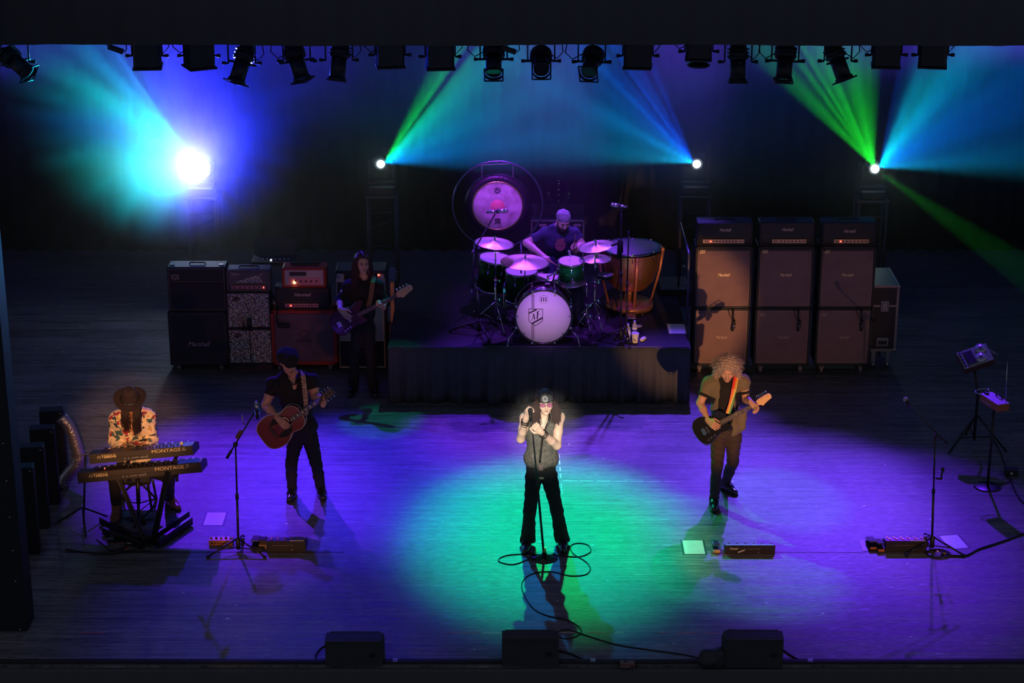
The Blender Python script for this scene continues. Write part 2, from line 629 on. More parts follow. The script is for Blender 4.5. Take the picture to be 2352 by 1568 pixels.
 def build(s, name, material, parent=None, label=None, fix=True):
  me = bpy.data.meshes.new(name)
  me.from_pydata(s.v, [], s.f)
  me.polygons.foreach_set('use_smooth', s.sm)
  if any(s.mi):
   me.polygons.foreach_set('material_index', s.mi)
  if fix:
   bm = bmesh.new(); bm.from_mesh(me)
   bmesh.ops.remove_doubles(bm, verts=bm.verts, dist=1e-6)
   bmesh.ops.recalc_face_normals(bm, faces=bm.faces)
   bm.to_mesh(me); bm.free()
  me.update()
  return link_mesh(name, me, material, parent, label)


_textcache = {}


def text_mesh(txt, size=1.0, depth=0.02, shear=0.0, bold=0.0, space=1.0):
 key = (txt, size, depth, shear, bold, space)
 if key in _textcache:
  return _textcache[key]
 cu = bpy.data.curves.new('lettering', 'FONT')
 cu.body = txt
 cu.size = size
 cu.extrude = depth
 cu.shear = shear
 cu.offset = bold
 cu.space_character = space
 cu.resolution_u = 3
 cu.align_x = 'CENTER'; cu.align_y = 'CENTER'
 o = bpy.data.objects.new('lettering', cu)
 COL.objects.link(o)
 me = bpy.data.meshes.new_from_object(o.evaluated_get(bpy.context.evaluated_depsgraph_get()))
 bpy.data.objects.remove(o)
 bpy.data.curves.remove(cu)
 _textcache[key] = me
 return me


def lettering(txt, loc, size, material, parent, depth=0.001, shear=0.0, bold=0.0, rot=(math.pi / 2, 0, 0), name='lettering', sx=1.0, space=1.0, width=None):
 me = text_mesh(txt, size, depth, shear, bold, space)
 if width:
  xs = [v.co.x for v in me.vertices]
  if xs: sx = width / max(1e-6, max(xs) - min(xs))
 o = link_mesh(name, me.copy(), material, parent)
 o.location = loc
 o.rotation_euler = rot
 o.scale = (sx, 1, 1)
 return o


def boxpx(x0, x1, yt, yb, Y):
 """box front in metres from its photo extent on the plane Y: (x centre, width, z0, z1)"""
 a = P(x0, yb, Y); b = P(x1, yt, Y)
 return (a.x + b.x) / 2, b.x - a.x, a.z, b.z

# ------------------------------------------------------------------ setting
def struct(o):
 return tag(o, kind='structure')


LIP_Y = G(1176, 1527).y
FLOORM = floor_mat()
m = MB(); m.box((0, (LIP_Y + 13) / 2, -0.02), (22, 13 - LIP_Y, 0.04))
floor = struct(m.build('floor', FLOORM))
m = MB(); m.box((0, LIP_Y - 0.03, -0.55), (22, 0.06, 1.06), bev=0.01)
struct(m.build('wall_front', mat('stage_fascia', (0.095, 0.093, 0.093), 0.8, bump=0.1)))
m = MB(); m.box((0, LIP_Y - 5, -1.1), (22, 10, 0.04))
struct(m.build('floor', mat('pit_floor', (0.095, 0.093, 0.093), 0.9)))
# metal edge strip along the lip
m = MB(); m.box((0, LIP_Y + 0.02, 0.004), (22, 0.05, 0.012), bev=0.003)
struct(m.build('trim_1', mat('worn_edge_strip', (0.10, 0.095, 0.09), 0.5, 0.2, var=0.4, vscale=3)))


BACKD = mat('backdrop_velour', (0.032, 0.032, 0.036), 0.95, bump=0.2, bscale=80, spec=0.1)


def drape(x0, x1, z0, z1, y, name, amp=0.06, wl=0.28, n=None, axis='x', seed=1):
 rnd = random.Random(seed)
 L_ = x1 - x0
 n = n or int(L_ / 0.045)
 vs, fs = [], []
 ph = 0.0
 cols = []
 for i in range(n + 1):
  t = i / n
  ph += (L_ / n) / (wl * (0.7 + 0.6 * rnd.random())) * 2 * math.pi
  cols.append((x0 + L_ * t, amp * math.sin(ph) + amp * 0.3 * math.sin(ph * 2.3)))
 for z in (z0, (z0 + z1) / 2, z1):
  for a, d in cols:
   vs.append((a, y + d, z) if axis == 'x' else (y + d, a, z))
 for j in range(2):
  for i in range(n):
   k = j * (n + 1) + i
   fs.append((k, k + 1, k + n + 2, k + n + 1))
 mb = MB(); mb._add(vs, fs, True)
 o = mb.build(name, BACKD, fix=False)
 sd = o.modifiers.new('cloth', 'SOLIDIFY'); sd.thickness = 0.012
 return o


struct(drape(-11, 11, 0.0, 8.5, 10.6, 'wall_back', 0.07, 0.30, seed=2))
struct(drape(3.0, 10.6, 0.0, 8.5, -10.0, 'wall_left', 0.06, 0.30, axis='y', seed=3))
struct(drape(3.0, 10.6, 0.0, 8.5, 10.0, 'wall_right', 0.06, 0.30, axis='y', seed=4))
m = MB(); m.box((0, 4, 9.0), (22, 14, 0.1))
struct(m.build('ceiling', mat('fly_loft', (0.01, 0.01, 0.01), 0.9)))
# house border in front of the first electric
VAL_Y = -0.6
vz = P(1176, 104, VAL_Y).z
rnd = random.Random(5)
vs, fs = [], []
n = 240
for i in range(n + 1):
 x = -9 + 18 * i / n
 d = 0.008 * math.sin(i * 0.9) + 0.006 * math.sin(i * 2.1)
 zz = vz + 0.006 * math.sin(x * 1.3) + 0.003 * math.sin(x * 4.1)
 vs += [(x, VAL_Y + d, zz), (x, VAL_Y + d * 1.5, 8.6)]
for i in range(n):
 fs.append((2 * i, 2 * i + 2, 2 * i + 3, 2 * i + 1))
mb = MB(); mb._add(vs, fs, True)
bd = mb.build('trim_3', DRAPE, fix=False)
bd.modifiers.new('cloth', 'SOLIDIFY').thickness = 0.01
struct(bd)

# haze hanging over the back of the stage
hz = bpy.data.materials.new('stage_haze')
hz.use_nodes = True
hn = hz.node_tree.nodes
hn.remove(hn['Principled BSDF'])
vsn = hn.new('ShaderNodeVolumeScatter')
vsn.inputs['Color'].default_value = (1, 1, 1, 1)
vsn.inputs['Density'].default_value = 0.045
vsn.inputs['Anisotropy'].default_value = 0.45
hz.node_tree.links.new(vsn.outputs[0], hn['Material Output'].inputs['Volume'])
m = MB(); m.box((0, 7.9, 4.25), (19.6, 5.0, 8.4))
haze = m.build('stage_haze', hz)
tag(haze, 'thin lit theatrical haze hanging over the back of the stage', 'haze', kind='stuff')

# ------------------------------------------------------------------ amplifiers and cabinets
SALT = grille_mat('salt_and_pepper_grille', (0.34, 0.21, 0.21), (0.20, 0.12, 0.13), 150)
DKGR = grille_mat('dark_grille', (0.05, 0.045, 0.06), (0.03, 0.028, 0.04), 150)
BASKET = grille_mat('basket_grille', (0.24, 0.13, 0.17), (0.17, 0.10, 0.14), 120)
PIPING = mat('pale_piping', (0.55, 0.38, 0.34), 0.5, var=0.1)
ORANGEV = mat('orange_vinyl', (0.42, 0.045, 0.03), 0.5, bump=0.2, bscale=200, var=0.1)
SKIRTMAT = DRAPE
GREYPANEL = mat('pale_front_panel', (0.55, 0.45, 0.45), 0.4, var=0.1)
GOLDPANEL = mat('gold_panel', (0.85, 0.52, 0.33), 0.35, 0.3, var=0.1)


def cab(name, label, x, w, z0, z1, Y, depth, grille, logo=None, logo_w=0.15, logo_mat=GOLD, piping=PIPING, body=BLACK, slant=0.0, group=None, corner_mark=None, casters=False, margin=0.03, floor_z=0.0, logo_z=None, rz=0.0, shear=0.35):
 """speaker cabinet, front face at y=0 local"""
 t = thing(name, label, 'speaker cabinet' if name.startswith('speaker') else 'amplifier', (x, Y, z0), rz, group)
 h = z1 - z0
 m = MB()
 e = margin
 m.box((0, depth / 2 + 0.02, h / 2), (w, depth - 0.04, h), bev=0.012)         # shell
 m.box((-w / 2 + e / 2, 0.012, h / 2), (e, 0.05, h), bev=0.008); m.box((w / 2 - e / 2, 0.012, h / 2), (e, 0.05, h), bev=0.008)
 m.box((0, 0.012, e / 2), (w, 0.05, e), bev=0.008); m.box((0, 0.012, h - e / 2), (w, 0.05, e), bev=0.008)
 m.build('cabinet_body', body, t)
 gw, gh = w - 2 * e, h - 2 * e
 g = MB()
 if slant > 0:                                          # upper half leans back
  zc = h * 0.47
  vs = [(-gw / 2, 0, e), (gw / 2, 0, e), (gw / 2, 0, zc), (-gw / 2, 0, zc), (gw / 2, slant * 0.5, h - e), (-gw / 2, slant * 0.5, h - e)]
  g._add(vs, [(0, 1, 2, 3), (3, 2, 4, 5)])
 else:
  g.box((0, 0.004, h / 2), (gw, 0.012, gh))
 g.build('grille_cloth', grille, t)
 if piping:
  p = MB()
  yy = -0.004
  r = 0.0035
  sl = slant * 0.5
  p.cyl((-gw / 2 + r, yy, e + r), (gw / 2 - r, yy, e + r), r, n=6)
  if slant:
   for s_ in (-1, 1):
    p.cyl((s_ * (gw / 2 - r), yy, e), (s_ * (gw / 2 - r), yy, h * 0.47), r, n=6)
    p.cyl((s_ * (gw / 2 - r), yy, h * 0.47), (s_ * (gw / 2 - r), yy + sl, h - e), r, n=6)
   p.cyl((-gw / 2 + r, yy + sl, h - e - r), (gw / 2 - r, yy + sl, h - e - r), r, n=6)
  else:
   for s_ in (-1, 1):
    p.cyl((s_ * (gw / 2 - r), yy, e), (s_ * (gw / 2 - r), yy, h - e), r, n=6)
   p.cyl((-gw / 2 + r, yy, h - e - r), (gw / 2 - r, yy, h - e - r), r, n=6)
  p.build('piping', piping, t)
 if logo:
  lz = logo_z if logo_z is not None else h * 0.5
  yy = -0.012 + (max(0, lz - h * 0.47) / (h * 0.53) * slant * 0.5 if slant else 0)
  lettering(logo, (0, yy, lz), 0.055 if logo_w < 0.2 else 0.085, logo_mat, t, 0.003, shear, 0.0015, name='logo', width=logo_w)
 if corner_mark:
  yy = -0.010 + (slant * 0.42 if slant else 0)
  lettering(corner_mark, (-gw / 2 + 0.055, yy, h - e - 0.055), 0.06, GOLD if slant else PIPING, t, 0.001, 0.35, 0.002, name='corner_mark', width=0.075)
 for s_ in (-1, 1):
  hm = MB(); hm.box((s_ * (w / 2), depth / 2, h * 0.62), (0.012, 0.16, 0.06), bev=0.005); hm.build('side_handle', BLKPLAST, t)
 return t




# casters are built from the floor up, so lower them by the height of the cabinet's bottom
def add_casters(t, w, depth, zb, r=0.045):
 for sx in (-1, 1):
  for sy in (0.07, depth - 0.07):
   x, y = sx * (w / 2 - 0.10), sy
   mm = MB(); mm.box((x, y, -0.004), (0.10, 0.08, 0.008)); mm.box((x - 0.022, y, -0.035), (0.006, 0.05, 0.06)); mm.box((x + 0.022, y, -0.035), (0.006, 0.05, 0.06))
   f = mm.build('caster', STEEL, t)
   ww = MB(); ww.cyl((x - 0.016, y, r - zb), (x + 0.016, y, r - zb), r, n=20); ww.cyl((x - 0.02, y, r - zb), (x + 0.02, y, r - zb), r * 0.45, n=12)
   ww.build('wheel', mat('grey_caster_rubber', (0.28, 0.22, 0.24), 0.6, var=0.1), f)


def head(label, x, w, z0, z1, Y, depth, logo, panel_mat, panel_w, panel_x=0.0, knobs=8, lamp=True, lampx=0.19, group=None, body=BLACK, logo_w=0.15, logo_z=None, ph=0.055, face=None, name='guitar_amplifier', shear=0.35, logo_x=0.0, piping=True):
 t = thing(name, label, 'amplifier', (x, Y, z0), 0, group)
 h = z1 - z0
 m = MB()
 m.box((0, depth / 2 + 0.01, h / 2), (w, depth - 0.02, h), bev=0.012)
 m.box((0, 0.004, h - 0.014), (w, 0.03, 0.028), bev=0.008); m.box((0, 0.004, 0.012), (w, 0.03, 0.024), bev=0.008)
 for s_ in (-1, 1): m.box((s_ * (w / 2 - 0.012), 0.004, h / 2), (0.024, 0.03, h), bev=0.008)
 m.build('cabinet_body', body, t)
 f = MB(); f.box((0, 0.006, h * 0.64), (w - 0.05, 0.008, h * 0.60))
 f.build('face_board', face or BLACK, t)
 if piping:
  pp = MB()
  for z in (h * 0.36, h - 0.03): pp.cyl((-w / 2 + 0.03, -0.001, z), (w / 2 - 0.03, -0.001, z), 0.0025, n=6)
  for s_ in (-1, 1): pp.cyl((s_ * (w / 2 - 0.03), -0.001, 0.03), (s_ * (w / 2 - 0.03), -0.001, h - 0.03), 0.0025, n=6)
  pp.build('piping', mat('dim_piping', (0.20, 0.14, 0.16), 0.5, var=0.1), t)
 pz = 0.03 + ph / 2
 p = MB(); p.box((panel_x, -0.006, pz), (panel_w, 0.012, ph), bev=0.006)
 p.build('control_panel', panel_mat, t)
 for i in range(knobs):
  kx = panel_x + panel_w * (-0.24 + 0.54 * i / max(1, knobs - 1))
  k = MB(); k.cyl((kx, -0.012, pz), (kx, -0.026, pz), 0.010, 0.008, n=10)
  k.build('knob', BLKPLAST, t)
 for i in range(3):
  kx = panel_x + panel_w * (0.38 + 0.04 * i)
  k = MB(); k.cyl((kx, -0.012, pz), (kx, -0.018, pz), 0.007, n=8)
  k.build('input_jack', BLKPLAST, t)
 for i in range(2):
  kx = panel_x - panel_w * (0.43 - 0.05 * i)
  k = MB(); k.box((kx, -0.018, pz), (0.008, 0.016, 0.018))
  k.build('rocker_switch', BLKPLAST, t)
 if lamp:
  k = MB(); k.cyl((panel_x - panel_w * lampx * 1.6, -0.011, pz), (panel_x - panel_w * lampx * 1.6, -0.022, pz), 0.008, n=10)
  k.build('pilot_lamp', LED_RED, t)
 if logo:
  lettering(logo, (logo_x, -0.001, logo_z if logo_z is not None else h * 0.66), 0.055, mat('dim_logo', (0.55, 0.42, 0.40), 0.4, 0.2, var=0.1), t, 0.003, shear, 0.0015, name='logo', width=logo_w)
 hd = MB(); hd.tube([(-0.12, depth * 0.45, h), (-0.11, depth * 0.45, h + 0.018), (0.11, depth * 0.45, h + 0.018), (0.12, depth * 0.45, h)], 0.009, n=6)
 hd.build('top_handle', RUBBER, t)
 return t


CAB_Y = 5.2
col_lbl = ['beside the drum riser', 'in the middle of the right stacks', 'nearest the flight case']
sgn = ['EVH', 'LXXI', 'A.S.']
for i in range(3):
 x0 = 1589 + 140.5 * i
 cx, w, _, _ = boxpx(x0, x0 + 134.5, 706, 838, CAB_Y)
 zb, zm, zt, zh = 0.118, 0.878, 1.690, 1.985
 t = cab('speaker_cabinet', 'lower straight speaker cabinet with worn tan grille, %s' % col_lbl[i], cx, w, zb, zm, CAB_Y, 0.36, SALT, 'Marshall', 0.155, group='lower cabinets of the right amplifier stacks', corner_mark=['WD', 'VD', 'RD'][i], logo_mat=PIPING)
 add_casters(t, w, 0.36, zb)
 cab('speaker_cabinet', 'upper angled speaker cabinet with tan grille, %s' % col_lbl[i], cx + 0.004, w, zm, zt, CAB_Y + 0.005, 0.36, SALT, 'Marshall', 0.155, slant=0.09, group='upper cabinets of the right amplifier stacks', corner_mark=['DX', 'MXI', 'AX'][i], logo_z=(zt - zm) * 0.54)
 head('black amplifier head with tan strip, %s' % col_lbl[i], cx + 0.006, w * 0.97, zt, zh, CAB_Y + 0.03, 0.27, 'Marshall', GOLDPANEL, [0.52, 0.43, 0.44][i], [-0.015, 0.03, 0.03][i], 8 if i == 0 else 6, lamp=(i != 1), group='heads on the right amplifier stacks', logo_z=[0.20, 0.205, 0.185][i])
 # small microphone clipped over the lower cabinet
 mx, mz = P([1684, 1834, 1978][i], [708, 709, 718][i], CAB_Y - 0.05).x, 0.88
 mt = thing('cabinet_microphone', 'small black microphone hanging on the lower cabinet %s' % col_lbl[i], 'microphone', (mx, CAB_Y - 0.06, mz), 0, 'microphones on the right cabinets')
 bm_ = MB(); bm_.tube([(0, 0.08, 0.0), (0, 0.02, 0.0), (0, 0, -0.02), (0.005, -0.01, -0.10), (0.01, -0.02, -0.17)], 0.012, n=8)
 bm_.build('bar', BLKMETAL, mt)
 bm_ = MB(); bm_.cyl((0.012, -0.02, -0.13), (0.015 + (i == 2) * -0.01, -0.03, -0.20), 0.020, n=12); bm_.cyl((0.015, -0.03, -0.20), (-0.01 + i * 0.005, -0.035, -0.27), 0.024, 0.016, n=12)
 bm_.build('capsule', BLKPLAST, mt)
 bm_ = MB(); bm_.cyl((0.014, -0.045, -0.20), (0.014, -0.052, -0.20), 0.012, n=10)
 bm_.build('silver_band', STEEL, mt)
 bm_ = MB(); bm_.tube([(0.01, 0.0, -0.15), (-0.03, 0.0, -0.10), (-0.055, 0.01, -0.03), (-0.05, 0.05, 0.0)], 0.004, n=6)
 bm_.build('cable', RUBBER, mt)

# ---- left stack 1
LY = 5.3
cx, w, z0, z1 = boxpx(392, 520, 716, 838, LY)
t = cab('speaker_cabinet', 'large dark speaker cabinet at the left end of the back line', cx, w, z0, z1, LY, 0.36, DKGR, 'Marshall', 0.29, logo_mat=mat('purple_lettering', (0.55, 0.3, 0.42), 0.4, var=0.1), piping=mat('dim_piping2', (0.16, 0.11, 0.16), 0.5, var=0.1), logo_z=(z1 - z0) * 0.40)
add_casters(t, w, 0.36, z0)
zz = z1
cx, w, z0, z1 = boxpx(388, 517, 614, 708, LY)
t = thing('combo_amplifier', 'black combo amplifier with fine pale piping on the leftmost cabinet', 'amplifier', (cx, LY, zz))
h = z1 - zz
mb = MB(); mb.box((0, 0.15, h / 2), (w, 0.28, h), bev=0.012); mb.build('cabinet_body', BLACK, t)
mb = MB(); mb.box((0, 0.004, h * 0.36), (w - 0.05, 0.012, h * 0.60)); mb.build('grille_cloth', DKGR, t)
mb = MB()
for (a, b) in (((-w / 2 + .02, .03), (w / 2 - .02, .03)), ((-w / 2 + .02, h * .68), (w / 2 - .02, h * .68)), ((-w / 2 + .02, h - .02), (w / 2 - .02, h - .02)), ((-w / 2 + .02, .03), (-w / 2 + .02, h - .02)), ((w / 2 - .02, .03), (w / 2 - .02, h - .02))):
 mb.cyl((a[0], -0.004, a[1]), (b[0], -0.004, b[1]), 0.003, n=6)
mb.build('piping', mat('rose_piping', (0.42, 0.22, 0.28), 0.5, var=0.1), t)
lettering('VOX', (-w / 2 + 0.10, -0.006, h * 0.78), 0.10, mat('dim_logo', (0.55, 0.42, 0.40)), t, 0.003, 0.1, 0.002, name='logo', width=0.11)
for s_ in (-1, 1):
 mb = MB(); mb.box((s_ * w * 0.42, 0.1, h + 0.006), (0.06, 0.05, 0.014), bev=0.004); mb.build('corner_guard', STEEL, t)
mb = MB(); mb.tube([(-0.1, 0.15, h), (-0.09, 0.15, h + 0.02), (0.09, 0.15, h + 0.02), (0.1, 0.15, h)], 0.009, n=6); mb.build('top_handle', RUBBER, t)

# ---- left stack 2 : sparkle grille cabinets
cx, w, z0, z1 = boxpx(528, 626, 836, 866, LY)
t = thing('riser_box', 'plain dark wooden box under the sparkling grille cabinets', 'box', (cx, LY + 0.02, 0))
zb = z1
mb = MB(); mb.box((0, 0.18, zb / 2), (w, 0.36, zb - 0.002), bev=0.006); mb.build('box_body', mat('dark_box_paint', (0.05, 0.03, 0.045), 0.7, var=0.15), t)
mb = MB(); mb.box((0, -0.003, zb / 2), (0.11, 0.01, 0.03), bev=0.004); mb.build('hand_hole', BLKPLAST, t)
prev = zb
for k, (ya, yb, xa, xb) in enumerate(((754, 838, 526, 625), (670, 754, 522, 620))):
 cx, w, z0, z1 = boxpx(xa, xb, ya, yb, LY)
 t = cab('speaker_cabinet', ['lower small cabinet with glittering silver grille and a centre seam', 'upper small cabinet with glittering silver grille, microphone in front'][k], cx, w, prev, z1, LY, 0.28, SILVERSPARK, None, piping=None, margin=0.022, group='small cabinets with glitter grilles')
 lettering('Supro', (-w * 0.27, -0.006, (z1 - prev) * 0.82), 0.09, BLKPLAST, t, 0.003, 0.2, 0.003, name='logo', width=0.09)
 if k == 0:
  mb = MB(); mb.box((0, -0.004, (z1 - prev) / 2), (0.012, 0.006, (z1 - prev) * 0.86)); mb.build('centre_seam', BLACK, t)
 prev = z1
zs = prev
cx, w, z0, z1 = boxpx(521, 619, 620, 668, LY)
h = z1 - zs
t = head('grey small head with a glittering lightning flash above its panel', cx, w, zs, z1, LY + 0.02, 0.22, 'Supro', mat('rose_panel', (0.62, 0.25, 0.27), 0.4, 0.2, var=0.1), w * 0.80, 0, 5, True, -0.27, body=mat('grey_vinyl', (0.16, 0.12, 0.14), 0.6, bump=0.2, bscale=200), face=mat('grey_vinyl', (0.16, 0.12, 0.14)), logo_w=0.10, logo_z=h * 0.80, logo_x=-w * 0.3, ph=0.05, shear=0.2, piping=False)
mb = MB(); mb.prism([(-w * 0.38, h * 0.40), (w * 0.36, h * 0.84), (w * 0.27, h * 0.66), (w * 0.36, h * 0.42)], -0.010, 0.002)
mb.build('glitter_flash', SILVERSPARK, t)
# microphone in front of upper glitter cabinet
p = P(571, 756, LY - 0.12)
t = thing('amplifier_microphone', 'black microphone on a short clamp before the glitter cabinets', 'microphone', (p.x, LY - 0.12, p.z))
mb = MB(); mb.tube([(-0.07, 0.02, -0.02), (-0.07, 0.02, 0.05), (-0.02, 0, 0.02), (0.01, 0, 0.01)], 0.010, n=6); mb.box((-0.02, 0.06, -0.012), (0.16, 0.12, 0.012)); mb.build('clamp', BLKMETAL, t)
mb = MB(); mb.cyl((0.01, 0, 0.0), (0.01, 0, 0.13), 0.026, 0.032, n=14); mb.ell((0.01, 0, 0.13), (0.032, 0.032, 0.018)); mb.build('capsule', BLKPLAST, t)

# ---- left stack 3 : red-orange cabinet, black head, orange head
cx, w, z0, z1 = boxpx(625, 773, 712, 838, LY)
t = thing('speaker_cabinet', 'big red-orange framed speaker cabinet behind the cap wearing guitarist', 'speaker cabinet', (cx, LY, z0))
h = z1 - z0
mb = MB(); mb.box((0, 0.20, h / 2), (w, 0.36, h), bev=0.025)
e = 0.05
mb.box((-w / 2 + e / 2, 0.012, h / 2), (e, 0.05, h), bev=0.012); mb.box((w / 2 - e / 2, 0.012, h / 2), (e, 0.05, h), bev=0.012)
mb.box((0, 0.012, e / 2), (w, 0.05, e), bev=0.012); mb.box((0, 0.012, h - e / 2), (w, 0.05, e), bev=0.012)
mb.build('cabinet_body', ORANGEV, t)
mb = MB(); mb.box((0, 0.012, h / 2), (w - 2 * e, 0.012, h - 2 * e)); mb.build('grille_cloth', BASKET, t)
# printed crest : round emblem over a word
mb = MB(); mb.tube([(0.055 * math.cos(a * math.pi / 12), 0.003, h * 0.56 + 0.05 * math.sin(a * math.pi / 12)) for a in range(24)], 0.004, n=5, closed=True)
mb.build('crest', BLKPLAST, t)
lettering('ORANGE', (0, 0.004, h * 0.44), 0.05, BLKPLAST, t, 0.002, 0, 0.001, name='logo', width=0.20)
add_casters(t, w, 0.36, z0)
# microphone at its upper left
p = P(648, 748, LY - 0.1)
mt = thing('amplifier_microphone', 'black microphone hanging at the upper corner of the red-orange cabinet', 'microphone', (p.x, LY - 0.08, p.z))
mb = MB(); mb.cyl((-0.05, 0, 0.0), (0.09, -0.01, -0.01), 0.03, 0.024, n=12); mb.build('capsule', BLKPLAST, mt)
mb = MB(); mb.tube([(-0.05, 0, 0), (-0.08, 0.01, 0.04), (-0.06, 0.03, 0.20), (-0.06, 0.10, 0.215)], 0.008, n=6); mb.box((-0.06, 0.0, 0.03), (0.02, 0.02, 0.08)); mb.build('bar', BLKMETAL, mt)
zo = z1
cx, w, z0, z1 = boxpx(632, 756, 662, 708, LY)
head('black head with a dim pinkish panel, under the orange head', cx, w, zo, z1, LY + 0.02, 0.24, 'Marshall', mat('rose_panel', (0.62, 0.25, 0.27)), w * 0.62, -0.01, 7, True, 0.20, logo_w=0.22, logo_z=(z1 - zo) * 0.68)
zo = z1
cx, w, z0, z1 = boxpx(648, 748, 617, 662, LY)
h = z1 - zo
t = thing('guitar_amplifier', 'orange head with pale panel and glowing amber lamp', 'amplifier', (cx, LY + 0.04, zo))
mb = MB(); mb.box((0, 0.13, h / 2), (w, 0.25, h), bev=0.02)
for s_ in (-1, 1): mb.box((s_ * (w / 2 - 0.015), 0.0, h / 2), (0.03, 0.04, h), bev=0.01); mb.box((0, 0.0, h / 2 + s_ * (h / 2 - 0.014)), (w, 0.04, 0.028), bev=0.01)
mb.build('cabinet_body', ORANGEV, t)
mb = MB(); mb.box((0, 0.0, h * 0.5), (w - 0.07, 0.012, h - 0.06)); mb.build('face_board', GREYPANEL, t)
mb = MB(); mb.box((0, -0.008, h * 0.33), (w * 0.72, 0.008, h * 0.36)); mb.build('control_panel', mat('rose_panel', (0.62, 0.25, 0.27)), t)
mb = MB(); mb.box((-w * 0.14, -0.008, h * 0.70), (w * 0.38, 0.008, h * 0.20)); mb.build('vent', BLKPLAST, t)
for i in range(5):
 kx = w * (-0.2 + 0.12 * i)
 mb = MB(); mb.cyl((kx, -0.01, h * 0.33), (kx, -0.03, h * 0.33), 0.013, 0.011, n=10); mb.build('knob', BLKPLAST, t)
mb = MB(); mb.cyl((-w * 0.22, -0.012, h * 0.28), (-w * 0.22, -0.03, h * 0.28), 0.018, n=12); mb.build('pilot_lamp', LED_AMB, t)
mb = MB(); mb.box((0, 0.12, h + 0.006), (w * 0.62, 0.03, 0.012)); mb.box((0, 0.18, h + 0.006), (w * 0.7, 0.02, 0.012)); mb.build('top_handle', RUBBER, t)

# ---- left stack 4 : behind the bass player
cx, w, z0, z1 = boxpx(778, 884, 724, 780, LY + 0.05)
cx2, w2, z2, z3 = boxpx(777, 885, 784, 858, LY + 0.05)
t = thing('speaker_cabinet', 'tall bass cabinet with pale upper grille and dark lower baffle', 'speaker cabinet', (cx, LY + 0.05, 0))
hh = P(800, 700, LY + 0.05).z
mb = MB(); mb.box((0, 0.20, hh / 2 + 0.02), (w + 0.03, 0.38, hh - 0.04), bev=0.012); mb.build('cabinet_body', BLACK, t)
mb = MB(); mb.box((0, 0.004, (z0 + hh - 0.03) / 2), (w - 0.02, 0.014, hh - 0.03 - z0)); mb.build('upper_grille', mat('pale_cloth', (0.55, 0.47, 0.45), 0.8, bump=0.3, bscale=200, var=0.1), t)
mb = MB(); mb.box((0, 0.004, (z2 + z3) / 2), (w - 0.02, 0.014, z3 - z2 - 0.02)); mb.build('lower_baffle', DKGR, t)
mb = MB()
zl = max(0.04, z2)
for z in (z0 - 0.008, zl): mb.box((0, -0.005, z), (w - 0.01, 0.012, 0.016), bev=0.003)
for s_ in (-1, 1): mb.box((s_ * (w / 2 - 0.01), -0.005, (z0 + zl) / 2), (0.010, 0.012, z0 - zl), bev=0.003)
mb.build('white_trim', mat('ivory_trim', (0.85, 0.6, 0.42), 0.5, var=0.1), t)
cx, w, z0, z1 = boxpx(772, 886, 622, 690, LY + 0.05)
t = thing('rack_case', 'black rack case with two pale modules behind the bass player', 'rack', (cx, LY + 0.05, hh))
h = z1 - hh
mb = MB(); mb.box((0, 0.2, h / 2), (w, 0.38, h), bev=0.01); mb.build('case_body', BLACK, t)
for s_ in (-1, 1):
 mb = MB(); mb.box((s_ * w * 0.40, -0.006, h * 0.80), (0.09, 0.02, 0.11), bev=0.004); mb.build('rack_module', GREYPANEL, t)
 mb = MB(); mb.cyl((s_ * w * 0.40 - 0.02, -0.018, h * 0.82), (s_ * w * 0.40 - 0.02, -0.03, h * 0.82), 0.008, n=8); mb.build('knob', BLKPLAST, t)
 mb = MB(); mb.box((s_ * w * 0.48, -0.006, h * 0.42), (0.012, 0.012, h * 0.75)); mb.build('rack_rail', PIPING, t)
mb = MB(); mb.cyl((w * 0.36, -0.016, h * 0.9), (w * 0.36, -0.03, h * 0.9), 0.011, n=8); mb.build('pilot_lamp', LED_RED, t)
mb = MB(); mb.box((0, 0.1, h * 0.55), (w * 0.7, 0.25, 0.02)); mb.build('rack_shelf', BLKMETAL, t)

# laptop/mixer on a stand behind
p = P(628, 606, 6.3)
t = thing('mixer_case', 'open flat mixer case with one bright lamp behind the orange head', 'mixer', (p.x, 6.3, p.z))
mb = MB(); mb.box((0, 0.15, 0.0), (0.58, 0.30, 0.06), bev=0.008); mb.build('case_body', BLKPLAST, t)
mb = MB(); mb.box((0, 0.34, 0.12), (0.56, 0.03, 0.24), rot=(R(-20), 0, 0), bev=0.008); mb.build('lid', BLKPLAST, t)
mb = MB(); mb.box((0, -0.004, 0.026), (0.58, 0.008, 0.008)); mb.build('front_edge', STEEL, t)
for i in range(8):
 mb = MB(); mb.cyl((-0.2 + 0.055 * i, 0.1, 0.03), (-0.2 + 0.055 * i, 0.1, 0.045), 0.01, n=8); mb.build('knob', GREYPANEL, t)
mb = MB(); mb.cyl((-0.03, 0.0, 0.045), (-0.03, 0.0, 0.06), 0.012, n=8); mb.build('pilot_lamp', LED_BLU, t)
for s_ in (-1, 1):
 mb = MB(); mb.cyl((s_ * 0.22, 0.15 + 0.02 * s_, -0.03), (-s_ * 0.22, 0.15 + 0.02 * s_, -p.z), 0.014, n=8)
 mb.cyl((-s_ * 0.22, 0.02, -p.z + 0.012), (-s_ * 0.22, 0.32, -p.z + 0.012), 0.012, n=8); mb.build('stand_leg', BLKMETAL, t)

